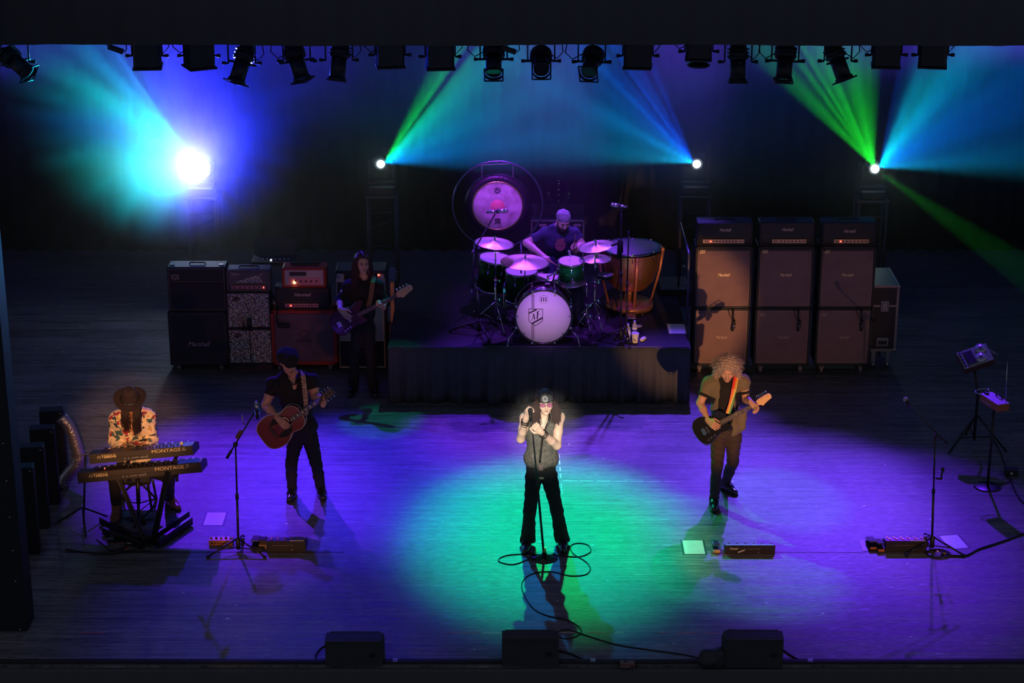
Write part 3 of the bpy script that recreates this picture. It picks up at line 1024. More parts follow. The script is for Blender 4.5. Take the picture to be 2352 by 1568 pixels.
# bass guitar waiting in a rack beside the riser
p0 = P(898, 618, 5.6); p1 = P(901, 770, 5.5)
t = thing('spare_bass_guitar', 'spare bass guitar standing upright left of the drum riser', 'guitar', (p1.x, 5.6, 0.0), rot=(R(-4), 0, 0))
t.scale = (0.95, 0.95, p0.z / 1.77)
mb = MB(); mb.box((0, 0, 1.15), (0.055, 0.022, 0.75), bev=0.006); mb.build('neck', MAPLE, t)
mb = MB(); mb.prism([(-0.035, 1.52), (0.035, 1.52), (0.05, 1.60), (0.045, 1.76), (-0.02, 1.77), (-0.045, 1.70)], -0.01, 0.012); mb.build('headstock', mat('blue_lacquer', (0.25, 0.22, 0.5), 0.3, var=0.1), t)
mb = MB(); mb.prism([(0.17 * math.cos(a) * (1.0 + 0.25 * math.cos(2 * a)) * (0.9 if math.sin(a) > 0 else 1.1), 0.52 + 0.26 * math.sin(a)) for a in [i * math.pi / 14 for i in range(28)]], -0.02, 0.025); mb.build('guitar_body', mat('dark_body_lacquer', (0.03, 0.02, 0.03), 0.25, var=0.1), t)
for i in range(4):
 mb = MB(); mb.cyl((0.045, 0, 1.56 + 0.045 * i), (0.075, 0, 1.56 + 0.045 * i), 0.008, n=6); mb.build('tuning_peg', CHROME, t)
mb = MB(); mb.tube([(-0.16, 0.14, 0.02), (-0.16, 0, 0.02), (-0.10, 0.02, 0.28), (0.10, 0.02, 0.28), (0.16, 0, 0.02), (0.16, 0.14, 0.02)], 0.010, n=6); mb.build('stand', BLKMETAL, t)

# ---- flight case on the right
cx, w, z0, z1 = boxpx(1994, 2066, 655, 806, 5.35)
t = thing('flight_case', 'black flight case with metal edges right of the amplifier stacks', 'flight case', (cx, 5.35, 0))
D = 0.75
mb = MB(); mb.box((0, D / 2, (z0 + z1) / 2), (w, D, z1 - z0), bev=0.006); mb.build('case_body', mat('case_laminate', (0.035, 0.03, 0.035), 0.45, bump=0.1), t)
AL = mat('aluminium_edge', (0.50, 0.40, 0.38), 0.35, 0.7, var=0.2)
for z in (z0 + 0.015, z1 - 0.015):
 mb = MB(); mb.box((0, -0.002, z), (w + 0.012, 0.012, 0.035), bev=0.003); mb.build('metal_edge', AL, t)
for s_ in (-1, 1):
 mb = MB(); mb.box((s_ * (w / 2 - 0.01), -0.002, (z0 + z1) / 2), (0.035, 0.012, z1 - z0), bev=0.003); mb.build('metal_edge', AL, t)
 mb = MB(); mb.box((s_ * (w / 2), D / 2, z1 - 0.01), (0.02, D, 0.025), bev=0.003); mb.build('metal_edge', AL, t)
zmid = z0 + (z1 - z0) * 0.69
mb = MB(); mb.box((0, -0.003, zmid), (w, 0.012, 0.03), bev=0.003); mb.build('metal_edge', AL, t)
mb = MB(); mb.box((0.0, -0.012, zmid), (0.11, 0.022, 0.15), bev=0.006); mb.box((0, -0.026, zmid), (0.07, 0.012, 0.10), bev=0.004); mb.build('butterfly_latch', STEEL, t)
hm = MB(); zq = z0 + 0.13; hm.box((0, -0.010, zq), (0.16, 0.014, 0.12), bev=0.006); hd_ = hm.build('recessed_handle', STEEL, t)
hm = MB(); hm.box((0, -0.018, zq - 0.01), (0.11, 0.008, 0.05), bev=0.003); hm.build('handle_grip', BLKPLAST, hd_)
for sx in (-1, 1):
 for sz in (z0 + 0.02, z1 - 0.02):
  mb = MB(); mb.ell((sx * (w / 2 - 0.008), 0.004, sz), (0.03, 0.022, 0.03), nu=10, nv=6); mb.build('ball_corner', AL, t)
for sx in (-1, 1):
 for yy in (0.08, D - 0.08):
  mb = MB(); mb.cyl((sx * (w / 2 - 0.08) - 0.015, yy, 0.05), (sx * (w / 2 - 0.08) + 0.015, yy, 0.05), 0.05, n=16); mb.box((sx * (w / 2 - 0.08), yy, (z0 + 0.05) / 2), (0.05, 0.05, max(0.03, z0 - 0.05))); mb.build('caster', STEEL, t)

# ------------------------------------------------------------------ drum riser
RY = G(1176, 921).y            # riser front on the floor
RZ = P(1176, 795, RY).z        # riser top
rx0 = P(892, 796, RY).x; rx1 = P(1585, 796, RY).x
RD = 2.55
CARPET = mat('riser_carpet', (0.018, 0.017, 0.020), 0.9, bump=0.5, bscale=500, var=0.15)
t = thing('drum_riser', 'black platform with a hanging cloth skirt carrying the drum kit', 'platform', ((rx0 + rx1) / 2, RY, 0))
rw = rx1 - rx0
for i in range(3):
 for j in range(2):
  mb = MB(); mb.box((-rw / 2 + rw / 3 * (i + 0.5), RD / 2 * (j + 0.5) + 0.002, RZ - 0.03), (rw / 3 - 0.004, RD / 2 - 0.004, 0.06), bev=0.004)
  mb.build('deck_panel', CARPET, t)
for i in range(4):
 for y in (0.12, RD - 0.12):
  mb = MB(); mb.cyl((-rw / 2 + 0.08 + (rw - 0.16) * i / 3, y, 0), (-rw / 2 + 0.08 + (rw - 0.16) * i / 3, y, RZ - 0.06), 0.025, n=8)
  mb.build('deck_leg', BLKMETAL, t)
rnd = random.Random(11)
n = 220
vs, fs = [], []
rows = 7
for i in range(n + 1):
 u = i / n
 x = -rw / 2 - 0.005 + (rw + 0.01) * u
 for j in range(rows):
  q = j / (rows - 1)
  fold = 0.028 * math.sin(u * 92 + 0.9 * math.sin(u * 23)) + 0.016 * math.sin(u * 211 + 2 * math.sin(u * 9))
  sag = 0.06 * math.exp(-((u - 0.38) / 0.12) ** 2)
  vs.append((x, -0.02 - fold * (0.25 + 0.9 * q) - q * 0.03 - sag * q * 0.7 + (0.02 * math.sin(u * 60 + 9 * q) * q), RZ - 0.012 - (RZ - 0.022) * q))
for i in range(n):
 for j in range(rows - 1):
  k = i * rows + j
  fs.append((k, k + rows, k + rows + 1, k + 1))
mb = MB(); mb._add(vs, fs, True)
sk = mb.build('cloth_skirt', mat('skirt_cloth', (0.085, 0.088, 0.095), 0.95, bump=0.2, bscale=80, spec=0.1), t, fix=False)
sk.modifiers.new('cloth', 'SOLIDIFY').thickness = 0.006
for s_ in (-1, 1):
 mb = MB(); mb.box((s_ * (rw / 2 + 0.002), RD / 2, RZ / 2 - 0.01), (0.012, RD, RZ - 0.03)); mb.build('side_cloth', DRAPE, t)
mb = MB(); mb.box((0, -0.006, RZ - 0.006), (rw, 0.014, 0.014), bev=0.003); mb.build('edge_trim', mat('riser_edge', (0.10, 0.09, 0.12), 0.4, 0.3, var=0.2), t)


def rp(px, py):
 """point on the riser top"""
 return G(px, py, RZ)


# ---- bass drum
DY = G(1248.5, 728, RZ + 0.352).y
c = P(1248.5, 728, DY)
BR = 0.347
t = thing('bass_drum', 'big bass drum with white head, winged shield emblem and numeral III', 'drum', (c.x, DY, 0))
bz = c.z
mb = MB(); mb.lathe([(BR - 0.02, 0.0), (BR - 0.012, 0.0), (BR - 0.012, 0.36), (BR - 0.02, 0.36)], (0, 0.01, bz), (0, 1, 0), 64); mb.build('shell', mat('plum_lacquer', (0.06, 0.015, 0.05), 0.15, 0.4, var=0.3, coat=0.6), t)
HEADM = mat('drum_head', (0.80, 0.74, 0.74), 0.5, var=0.03)
mb = MB(); mb.lathe([(0.0001, 0.0), (BR - 0.02, 0.0), (BR - 0.016, 0.01)], (0, -0.002, bz), (0, 1, 0), 64); hd = mb.build('front_head', HEADM, t)
for yy in (-0.006, 0.34):
 mb = MB(); mb.lathe([(BR - 0.014, 0), (BR + 0.006, -0.004), (BR + 0.010, 0.018), (BR + 0.006, 0.036), (BR - 0.014, 0.036), (BR - 0.014, 0)], (0, yy, bz), (0, 1, 0), 64)
 mb.build('hoop', mat('dark_hoop', (0.02, 0.022, 0.018), 0.25, 0.3, var=0.2, coat=0.5), t)
mb = MB(); mb.lathe([(BR + 0.001, 0.03), (BR + 0.004, 0.05)], (0, 0, bz), (0, 1, 0), 64); mb.build('chrome_ring', CHROME, t)
for k in range(8):
 a = 2 * math.pi * (k + 0.5) / 8 if False else math.radians(22.5 + 45 * k)
 x, z = BR * 1.035 * math.cos(a), BR * 1.035 * math.sin(a)
 lm = MB(); lm.cyl((x, 0.02, bz + z), (x, 0.35, bz + z), 0.004, n=6); lm.box((x, 0.14, bz + z), (0.03, 0.05, 0.03), rot=(0, -a, 0), bev=0.006); lm.box((x, 0.26, bz + z), (0.03, 0.05, 0.03), rot=(0, -a, 0), bev=0.006)
 lu = lm.build('tension_rod', CHROME, t)
 lm = MB(); lm.ell((x * 1.0, -0.012, bz + z), (0.018, 0.022, 0.018), nu=10, nv=6); lm.build('claw_hook', CHROME, lu)
for a in (2, 178, 318, 222):
 mb = MB(); mb.cyl((0.315 * math.cos(R(a)), -0.006, bz + 0.315 * math.sin(R(a))), (0.315 * math.cos(R(a)), 0.0, bz + 0.315 * math.sin(R(a))), 0.009, n=10); mb.build('head_stud', mat('plum_stud', (0.12, 0.02, 0.12), 0.4, var=0.1), t)
# printed emblem (flat inked shapes on the head)
INKD = mat('emblem_ink', (0.045, 0.03, 0.04), 0.6, var=0.1)
def stroke(mb, pts, w, y=-0.0045):
 for (x0, z0), (x1, z1) in zip(pts[:-1], pts[1:]):
  d = Vector((x1 - x0, 0, z1 - z0)); L_ = d.length
  if L_ < 1e-6: continue
  d /= L_; nrm = Vector((-d.z, 0, d.x)) * (w / 2)
  a, b = Vector((x0, y, bz + z0)) - d * w * 0.3, Vector((x1, y, bz + z1)) + d * w * 0.3
  mb._add([a - nrm, b - nrm, b + nrm, a + nrm, a - nrm + Vector((0, .002, 0)), b - nrm + Vector((0, .002, 0)), b + nrm + Vector((0, .002, 0)), a + nrm + Vector((0, .002, 0))],
    [(0, 1, 2, 3), (7, 6, 5, 4), (0, 4, 5, 1), (1, 5, 6, 2), (2, 6, 7, 3), (3, 7, 4, 0)])
S = 0.672 / 1085.0            # metres per pixel of the crest drawing
def q(px, py): return ((px - 765) * S, (925 - py) * S)
em = MB()
sh = [(476, 758), (745, 758), (745, 985), (725, 1030), (608, 1100), (560, 1065)]
stroke(em, [q(*p_) for p_ in ((476, 985), (476, 758), (745, 758), (745, 985), (735, 1015), (608, 1100), (548, 1062), (520, 1050), (490, 1020), (476, 985))], 0.007)
stroke(em, [q(480, 842), q(620, 770)], 0.019)
stroke(em, [q(545, 1052), q(742, 940)], 0.021)
for x in (540, 574):
 stroke(em, [q(x, 470), q(x, 752)], 0.008)
 stroke(em, [q(x, 1068), q(x, 1392)], 0.008)
stroke(em, [q(534, 998), q(572, 860)], 0.005); stroke(em, [q(572, 860), q(590, 965)], 0.014); stroke(em, [q(550, 935), q(590, 925)], 0.005)
stroke(em, [q(640, 955), q(652, 812)], 0.015); stroke(em, [q(630, 822), q(690, 790)], 0.006); stroke(em, [q(648, 870), q(682, 856)], 0.005)
cc = q(765, 562)
stroke(em, [(cc[0] + 0.053 * math.cos(2 * math.pi * i / 40), cc[1] + 0.053 * math.sin(2 * math.pi * i / 40)) for i in range(41)], 0.0022)
for dx in (-0.027, 0.0, 0.027):
 stroke(em, [(cc[0] + dx, cc[1] - 0.024), (cc[0] + dx, cc[1] + 0.024)], 0.011)
 for zz in (-0.024, 0.024): stroke(em, [(cc[0] + dx - 0.007, cc[1] + zz), (cc[0] + dx + 0.007, cc[1] + zz)], 0.003)
em.build('printed_emblem', INKD, hd)
for s_ in (-1, 1):
 mb = MB(); mb.tube([(s_ * 0.30, 0.10, bz - 0.14), (s_ * 0.36, 0.02, bz - 0.20), (s_ * 0.42, -0.04, RZ + 0.10), (s_ * 0.435, -0.07, RZ + 0.012)], 0.008, n=8); mb.cyl((s_ * 0.435, -0.07, RZ), (s_ * 0.435, -0.07, RZ + 0.02), 0.014, n=8)
 mb.build('spur', CHROME, t)
# tom holder on top
mb = MB(); mb.cyl((0.05, 0.2, bz + BR - 0.01), (0.05, 0.2, bz + BR + 0.12), 0.013, n=10); mb.box((0.05, 0.2, bz + BR + 0.01), (0.07, 0.07, 0.03), bev=0.006); mb.tube([(0.05, 0.2, bz + BR + 0.10), (0.12, 0.2, bz + BR + 0.14), (0.18, 0.2, bz + BR + 0.13)], 0.009, n=8)
mb.build('tom_mount', CHROME, t)


def drum(name, label, px, py, Yd, r, h, shell, tilt=(0, 0), legs=True, head_m=HEADM, lugs=8, group=None):
 """top head centre seen at px,py; hangs or stands on legs"""
 c = P(px, py, Yd)
 t = thing(name, label, 'drum', (c.x, Yd, RZ if legs else c.z))
 zt = c.z - (RZ if legs else c.z)
 s = thing('shell_frame', None, None, (0, 0, 0))
 bpy.data.objects.remove(s)
 T = Matrix.Translation((0, 0, zt)) @ Euler((tilt[0], tilt[1], 0)).to_matrix().to_4x4()
 mb = MB(T); mb.lathe([(r - 0.01, -0.005), (r, -0.01), (r, -h), (r - 0.01, -h)], n=48); mb.build('shell', shell, t)
 mb = MB(T); mb.lathe([(0.0001, -0.004), (r - 0.004, -0.004)], n=48); mb.build('batter_head', head_m, t)
 for z in (-0.006, -h + 0.004):
  mb = MB(T); mb.lathe([(r + 0.001, z + 0.006), (r + 0.012, z + 0.007), (r + 0.013, z - 0.022), (r + 0.004, z - 0.023), (r + 0.001, z + 0.006)], n=48); mb.build('hoop', CHROME, t)
 for k in range(lugs):
  a = 2 * math.pi * (k + 0.5) / lugs
  ca, sa = math.cos(a), math.sin(a)
  mb = MB(T); mb.cyl(((r + 0.012) * ca, (r + 0.012) * sa, 0.0), ((r + 0.012) * ca, (r + 0.012) * sa, -h * 0.35), 0.004, n=6); mb.box(((r + 0.01) * ca, (r + 0.01) * sa, -h * 0.33), (0.02, 0.02, 0.05), rot=(0, 0, a), bev=0.004)
  mb.build('lug', CHROME, t)
 if legs:
  for k in range(3):
   a = -math.pi / 2 + 2 * math.pi * k / 3 + 0.5
   ca, sa = math.cos(a), math.sin(a)
   mb = MB(); mb.tube([((r + 0.03) * ca, (r + 0.03) * sa, zt - h * 0.45), ((r + 0.03) * ca, (r + 0.03) * sa, 0.14), ((r + 0.07) * ca, (r + 0.07) * sa, 0.012)], 0.006, n=6)
   mb.cyl(((r + 0.07) * ca, (r + 0.07) * sa, 0), ((r + 0.07) * ca, (r + 0.07) * sa, 0.03), 0.014, n=8); mb.box(((r + 0.02) * ca, (r + 0.02) * sa, zt - h * 0.7), (0.04, 0.04, 0.06), rot=(0, 0, a), bev=0.006)
   mb.build('leg', CHROME, t)
 return t


DKGREEN = sparkle_mat('dark_green_sparkle', (0.0, 0.03, 0.008), (0.01, 0.12, 0.02), 260.0, 0.35, 0.3)
drum('floor_tom', 'green floor tom furthest left in the kit', 1140, 592, 5.50, 0.21, 0.40, DKGREEN, (0.05, 0.12))
drum('floor_tom', 'green floor tom with bright white head beside the bass drum', 1198, 620, 5.19, 0.195, 0.38, DKGREEN, (0.06, 0.0))
rt = drum('rack_tom', 'bright green sparkle rack tom above the bass drum', 1312, 598, 4.85, 0.155, 0.245, GREENSPARK, (0.10, 0.0), legs=False, lugs=6)
mb = MB(); mb.tube([(-0.16, 0.0, -0.14), (-0.20, 0.0, -0.16), (-0.22, 0.0, -0.26)], 0.010, n=8); mb.box((-0.165, 0, -0.13), (0.03, 0.06, 0.07), bev=0.005); mb.build('mount_bracket', CHROME, rt)
sn = drum('snare_drum', 'silver snare drum behind the bass drum, partly hidden', 1262, 632, 5.30, 0.17, 0.14, CHROME, (0.05, -0.06), legs=False, lugs=8)
mb = MB()
zt = sn.location.z
for a in (0.3, 2.4, 4.5): mb.tube([(0, 0, -0.20), (0.15 * math.cos(a), 0.15 * math.sin(a), -0.145)], 0.007, n=6); mb.tube([(0, 0, RZ - zt + 0.2), (0.22 * math.cos(a), 0.22 * math.sin(a), RZ - zt + 0.01)], 0.008, n=6)
mb.cyl((0, 0, RZ - zt + 0.1), (0, 0, -0.18), 0.011, n=8); mb.build('snare_stand', CHROME, sn)
# small round practice pad drum, right
pt = thing('small_drum', 'little round black drum on an arm left of the kettledrum', 'drum', P(1391, 629, 5.0))
mb = MB(); mb.lathe([(0.0001, 0.0), (0.085, 0.0), (0.09, -0.008), (0.088, -0.05), (0.0001, -0.055)], n=32); mb.build('pad', BLKPLAST, pt)
mb = MB(); mb.lathe([(0.086, 0.003), (0.097, 0.004), (0.097, -0.014), (0.088, -0.014)], n=32); mb.build('hoop', CHROME, pt)
mb = MB(); mb.lathe([(0.0001, 0.002), (0.085, 0.002)], n=32); mb.build('batter_head', mat('grey_head', (0.4, 0.36, 0.42), 0.6, var=0.1), pt)
mb = MB(); mb.tube([(-0.04, 0, -0.05), (-0.08, 0.02, -0.09), (-0.14, 0.02, -0.06), (-0.16, 0.0, -0.06)], 0.008, n=6); mb.build('arm', CHROME, pt)

CYMB = mat('cymbal_bronze', (0.72, 0.58, 0.48), 0.30, 1.0, var=0.08, vscale=14)
# lathe grooves on the cymbals
_cn = CYMB.node_tree
_w = _cn.nodes.new('ShaderNodeTexWave'); _w.wave_type = 'RINGS'; _w.rings_direction = 'SPHERICAL'; _w.inputs['Scale'].default_value = 70
_tc = _cn.nodes.new('ShaderNodeTexCoord'); _cn.links.new(_tc.outputs['Object'], _w.inputs['Vector'])
_b = _cn.nodes.new('ShaderNodeBump'); _b.inputs['Strength'].default_value = 0.25; _b.inputs['Distance'].default_value = 0.003
_cn.links.new(_w.outputs[0], _b.inputs['Height']); _cn.links.new(_b.outputs[0], _cn.nodes['Principled BSDF'].inputs['Normal'])


def cymbal(label, px, py, Yd, r, tilt, foot_px=None, group='cymbals of the drum kit', stand=True, lean=0.0):
 c = P(px, py, Yd)
 t = thing('cymbal', label, 'cymbal', (c.x, Yd, c.z), group=group)
 T = Euler((tilt[0], tilt[1], 0)).to_matrix().to_4x4()
 mb = MB(T); mb.lathe([(0.006, 0.028), (0.03, 0.024), (0.05, 0.012), (0.056, 0.008), (r * 0.5, 0.0), (r * 0.9, -0.012), (r, -0.016), (r, -0.0175), (r * 0.5, -0.002), (0.05, 0.005), (0.006, 0.024)], n=56)
 cy_ = mb.build('bronze_disc', CYMB, t)
 mb = MB(T); mb.cyl((0, 0, 0.028), (0, 0, 0.055), 0.013, n=10); mb.cyl((0, 0, 0.055), (0, 0, 0.08), 0.006, n=8); mb.box((0, 0, 0.066), (0.03, 0.008, 0.012)); mb.build('wing_nut', CHROME, t)
 return t, c


def cstand(label, x, y, ztop, tripod=0.30, boom_to=None, hz=0.34):
 t = thing('cymbal_stand', label, 'cymbal stand', (x, y, RZ), group='chrome stands of the kit')
 h = ztop - RZ
 mb = MB(); mb.cyl((0, 0, 0.10), (0, 0, h * 0.55), 0.0125, n=10); mb.cyl((0, 0, h * 0.55), (0, 0, h), 0.009, n=10); mb.build('tube', CHROME, t)
 for z in (h * 0.55, h * 0.33):
  mb = MB(); mb.cyl((0, 0, z - 0.02), (0, 0, z + 0.02), 0.018, n=10); mb.cyl((0.015, 0, z), (0.045, 0, z), 0.006, n=6); mb.box((0.05, 0, z), (0.012, 0.008, 0.03)); mb.build('clamp', CHROME, t)
 for k in range(3):
  a = -math.pi / 2 + 2 * math.pi * k / 3 + 0.35
  mb = MB(); mb.tube([(0, 0, hz), (tripod * 0.55 * math.cos(a), tripod * 0.55 * math.sin(a), hz * 0.48), (tripod * math.cos(a), tripod * math.sin(a), 0.015)], 0.007, n=6)
  mb.tube([(0, 0, hz * 0.28), (tripod * 0.5 * math.cos(a), tripod * 0.5 * math.sin(a), hz * 0.52)], 0.005, n=6)
  lg = mb.build('leg', CHROME, t)
  mb = MB(); mb.cyl((tripod * math.cos(a), tripod * math.sin(a), 0), (tripod * math.cos(a), tripod * math.sin(a), 0.035), 0.014, n=8); mb.build('rubber_foot', RUBBER, lg)
 return t


t1, c1 = cymbal('crash cymbal in front of the gong, left of the drummer', 1136, 556, 4.95, 0.245, (0.03, 0.10))
cstand('chrome cymbal stand left of the bass drum', c1.x + 0.01, 4.95, c1.z, 0.34)
t2, c2 = cymbal('largest ride cymbal above the white headed floor tom', 1206, 599, 4.86, 0.305, (0.04, 0.03))
cstand('chrome cymbal stand behind the left side of the bass drum', c2.x, 4.935, c2.z - 0.01, 0.20)
t3, c3 = cymbal('tilted crash cymbal highest on the right of the kit', 1369, 563, 4.95, 0.225, (0.05, -0.16))
cstand('chrome cymbal stand right of the bass drum', c3.x - 0.01, 4.95, c3.z, 0.30)
t4, c4 = cymbal('crash cymbal below the tilted right crash', 1370, 592, 5.15, 0.185, (0.05, -0.02))
t5, c5 = cymbal('small thin cymbal under the green rack tom', 1316, 649, 4.72, 0.165, (-0.02, -0.14))
cstand('short chrome stand under the small thin cymbal', c5.x + 0.17, 4.78, c5.z - 0.03, 0.16, hz=0.25)
mb = MB(); mb.tube([(0, 0, 0.0), (0, 0.0, -0.03), (0.17, 0.06, -0.04)], 0.007, n=6); mb.build('boom_arm', CHROME, t5)
mb = MB(); mb.tube([(0, 0, 0.0), (0, 0.0, -0.02), (0, 0.075, -0.02)], 0.007, n=6); mb.build('boom_arm', CHROME, t2)
# second cymbal's arm
mb = MB(); mb.tube([(-0.012, -0.2, -0.05), (0, -0.05, -0.02), (0, 0, -0.01)], 0.008, n=6); mb.build('boom_arm', CHROME, t4)
# ---- gong in its hoop stand
gc = P(1143, 472, 6.45)
t = thing('gong', 'large bronze gong with painted characters hanging in a round hoop stand', 'gong', (gc.x, 6.45, RZ))
gz = gc.z - RZ
mb = MB(); mb.tube([(0.583 * math.cos(2 * math.pi * i / 64), 0, gz + 0.01 + 0.583 * math.sin(2 * math.pi * i / 64)) for i in range(64)], 0.013, n=8, closed=True)
mb.build('hoop_stand', mat('blued_steel', (0.18, 0.18, 0.28), 0.3, 0.8, var=0.1), t)
gr = 0.425
T = Matrix.Translation((0, -0.03, gz + 0.0)) @ Euler((R(4), 0, 0)).to_matrix().to_4x4()
mb = MB(T); mb.lathe([(gr * 0.755, 0.012), (gr * 0.80, 0.002), (gr * 0.93, 0.010), (gr, 0.035), (gr, 0.09), (gr - 0.01, 0.09), (gr * 0.93, 0.03)], axis=(0, 1, 0), n=64)
mb.build('dark_rim', mat('gong_rim', (0.05, 0.03, 0.05), 0.35, 0.8, bump=0.5, bscale=40, var=0.3), t)
mb = MB(T); mb.lathe([(gr * 0.745, 0.004), (gr * 0.765, -0.004), (gr * 0.79, 0.004)], axis=(0, 1, 0), n=64)
mb.build('brass_ring', BRASS, t)
gm = bpy.data.materials.new('gong_bronze'); gm.use_nodes = True
N_, L_ = gm.node_tree.nodes, gm.node_tree.links
b_ = N_['Principled BSDF']; tc_ = N_.new('ShaderNodeTexCoord'); nz_ = N_.new('ShaderNodeTexNoise'); nz_.inputs['Scale'].default_value = 9; nz_.inputs['Detail'].default_value = 6
L_.new(tc_.outputs['Object'], nz_.inputs['Vector']); cr_ = N_.new('ShaderNodeValToRGB'); set_ramp(cr_, [(0.3, (0.42, 0.30, 0.28)), (0.6, (0.75, 0.62, 0.60))]); L_.new(nz_.outputs[0], cr_.inputs[0]); L_.new(cr_.outputs[0], b_.inputs['Base Color'])
b_.inputs['Metallic'].default_value = 0.25; b_.inputs['Roughness'].default_value = 0.5
mb = MB(T); mb.lathe([(0.0001, -0.008), (gr * 0.24, -0.006), (gr * 0.26, -0.003), (gr * 0.75, 0.006)], axis=(0, 1, 0), n=64); face_ = mb.build('bronze_face', gm, t)
mb = MB(T); mb.lathe([(0.0001, -0.012), (gr * 0.215, -0.010), (gr * 0.22, -0.006)], axis=(0, 1, 0), n=40); mb.build('painted_centre', mat('gong_centre', (0.85, 0.25, 0.25), 0.5, var=0.1), face_)
lettering('\u6cf0', (0.0, -0.045, gz + 0.205), 0.10, INKD, face_, 0.002, 0, 0.001, name='painted_character')
lettering('\u4f86', (0.0, -0.030, gz - 0.205), 0.09, INKD, face_, 0.002, 0, 0.001, name='painted_character')
mb = MB(); mb.tube([(-0.20, -0.02, gz + gr * 0.88), (-0.20, 0, gz + 0.56 * 0.97), (0.20, 0, gz + 0.56 * 1.0), (0.20, -0.02, gz + gr * 0.88)], 0.0035, n=5, cap=True); mb.build('hanging_cord', mat('pale_cord', (0.5, 0.35, 0.4), 0.7, var=0.1), t)
for s_ in (-1, 1):
 mb = MB(); mb.tube([(s_ * 0.30, 0, gz - 0.49), (s_ * 0.34, -0.02, 0.02)], 0.013, n=8); mb.tube([(s_ * 0.34, -0.2, 0.013), (s_ * 0.34, 0.2, 0.013)], 0.013, n=8)
 mb.build('stand_foot', MATS['blued_steel'], t)

# ---- clear glass ball on a stand behind the drummer
bc = P(1283, 441, 6.7)
t = thing('glass_globe', 'clear glass globe with brass glints above the drummer', 'globe', (bc.x, 6.7, RZ))
gl = bpy.data.materials.new('thin_glass'); gl.use_nodes = True
bb = gl.node_tree.nodes['Principled BSDF']; bb.inputs['Base Color'].default_value = (0.8, 0.8, 0.85, 1); bb.inputs['Roughness'].default_value = 0.04; bb.inputs['Transmission Weight'].default_value = 1.0; bb.inputs['IOR'].default_value = 1.06
bb.inputs['Specular IOR Level'].default_value = 1.0
mb = MB(); mb.ell((0, 0, bc.z - RZ), (0.155, 0.155, 0.155), nu=40, nv=24); mb.build('glass_shell', gl, t)
for ax in (0,):
 for z in (-0.15, -0.11, -0.03, 0.03, 0.11, 0.15):
  mb = MB(); mb.ell((0, -0.01, bc.z - RZ + z), (0.013, 0.013, 0.013), nu=10, nv=6); mb.build('brass_bead', BRASS, t)
 for x in (-0.125, 0.125):
  mb = MB(); mb.ell((x, -0.03, bc.z - RZ - 0.01), (0.013, 0.013, 0.02), nu=10, nv=6); mb.build('brass_bead', BRASS, t)
mb = MB(); mb.cyl((0, 0, 0.0), (0, 0, bc.z - RZ - 0.155), 0.012, n=8); mb.cyl((0, 0, -0.0), (0, 0, 0.02), 0.12, n=20); mb.build('pole', BLKMETAL, t)

# ---- kettledrum
KY = 5.62
kc = P(1449, 567, KY)
t = thing('kettledrum', 'copper kettledrum with blue lit head right of the drum kit', 'drum', (kc.x, KY, RZ))
kr = 0.375; kz = kc.z - RZ
COPPER = mat('hammered_copper', (0.80, 0.38, 0.14), 0.32, 0.9, bump=0.35, bscale=26, var=0.15, vscale=12)
mb = MB(); mb.lathe([(kr * 0.97, kz - 0.03), (kr * 0.96, kz - 0.16), (kr * 0.90, kz - 0.30), (kr * 0.78, kz - 0.43), (kr * 0.55, kz - 0.53), (0.06, kz - 0.58)], n=48); mb.build('copper_bowl', COPPER, t)
mb = MB(); mb.lathe([(0.0001, kz), (kr * 0.985, kz)], n=48); mb.build('batter_head', mat('kettle_head', (0.45, 0.42, 0.50), 0.45, var=0.05), t)
mb = MB(); mb.lathe([(kr * 0.97, kz - 0.002), (kr * 0.985, kz + 0.012), (kr * 1.03, kz + 0.010), (kr * 1.035, kz - 0.03), (kr * 0.98, kz - 0.03)], n=48); mb.build('hoop', mat('dark_chrome', (0.25, 0.25, 0.3), 0.2, 1.0, var=0.1), t)
STRUT = mat('coppery_strut', (0.55, 0.22, 0.13), 0.4, 0.5, var=0.2)
for k in range(4):
 a = math.radians(-12 + 90 * k + 20)
 ca, sa = math.cos(a), math.sin(a)
 mb = MB(); mb.tube([(kr * 1.10 * ca, kr * 1.10 * sa, kz - 0.05), (kr * 1.02 * ca, kr * 1.02 * sa, kz - 0.30), (kr * 0.74 * ca, kr * 0.74 * sa, 0.12)], [0.024, 0.018, 0.016], n=10)
 mb.ell((kr * 1.10 * ca, kr * 1.10 * sa, kz - 0.05), (0.028, 0.028, 0.036), nu=10, nv=6)
 mb.build('strut', STRUT, t)
for k in range(8):
 a = 2 * math.pi * k / 8
 mb = MB(); mb.cyl((kr * 1.02 * math.cos(a), kr * 1.02 * math.sin(a), kz + 0.005), (kr * 1.02 * math.cos(a), kr * 1.02 * math.sin(a), kz - 0.10), 0.006, n=6); mb.box((kr * 1.02 * math.cos(a), kr * 1.02 * math.sin(a), kz + 0.015), (0.02, 0.02, 0.02), bev=0.003); mb.build('tuning_screw', CHROME, t)
mb = MB(); mb.lathe([(0.05, 0.02), (kr * 0.82, 0.05), (kr * 0.84, 0.10), (kr * 0.70, 0.13), (0.08, 0.15), (0.05, kz - 0.56)], n=40); mb.build('base_ring', mat('copper_base', (0.28, 0.12, 0.07), 0.45, 0.6, var=0.4), t)
for k in range(3):
 a = math.radians(-60 + 120 * k)
 mb = MB(); mb.cyl((kr * 0.78 * math.cos(a) - 0.012, kr * 0.78 * math.sin(a), 0.03), (kr * 0.78 * math.cos(a) + 0.012, kr * 0.78 * math.sin(a), 0.03), 0.03, n=12); mb.build('wheel', RUBBER, t)
mb = MB(); mb.box((0.0, -kr * 0.95, 0.06), (0.11, 0.20, 0.02), rot=(R(15), 0, 0), bev=0.006); mb.build('foot_pedal', STEEL, t)

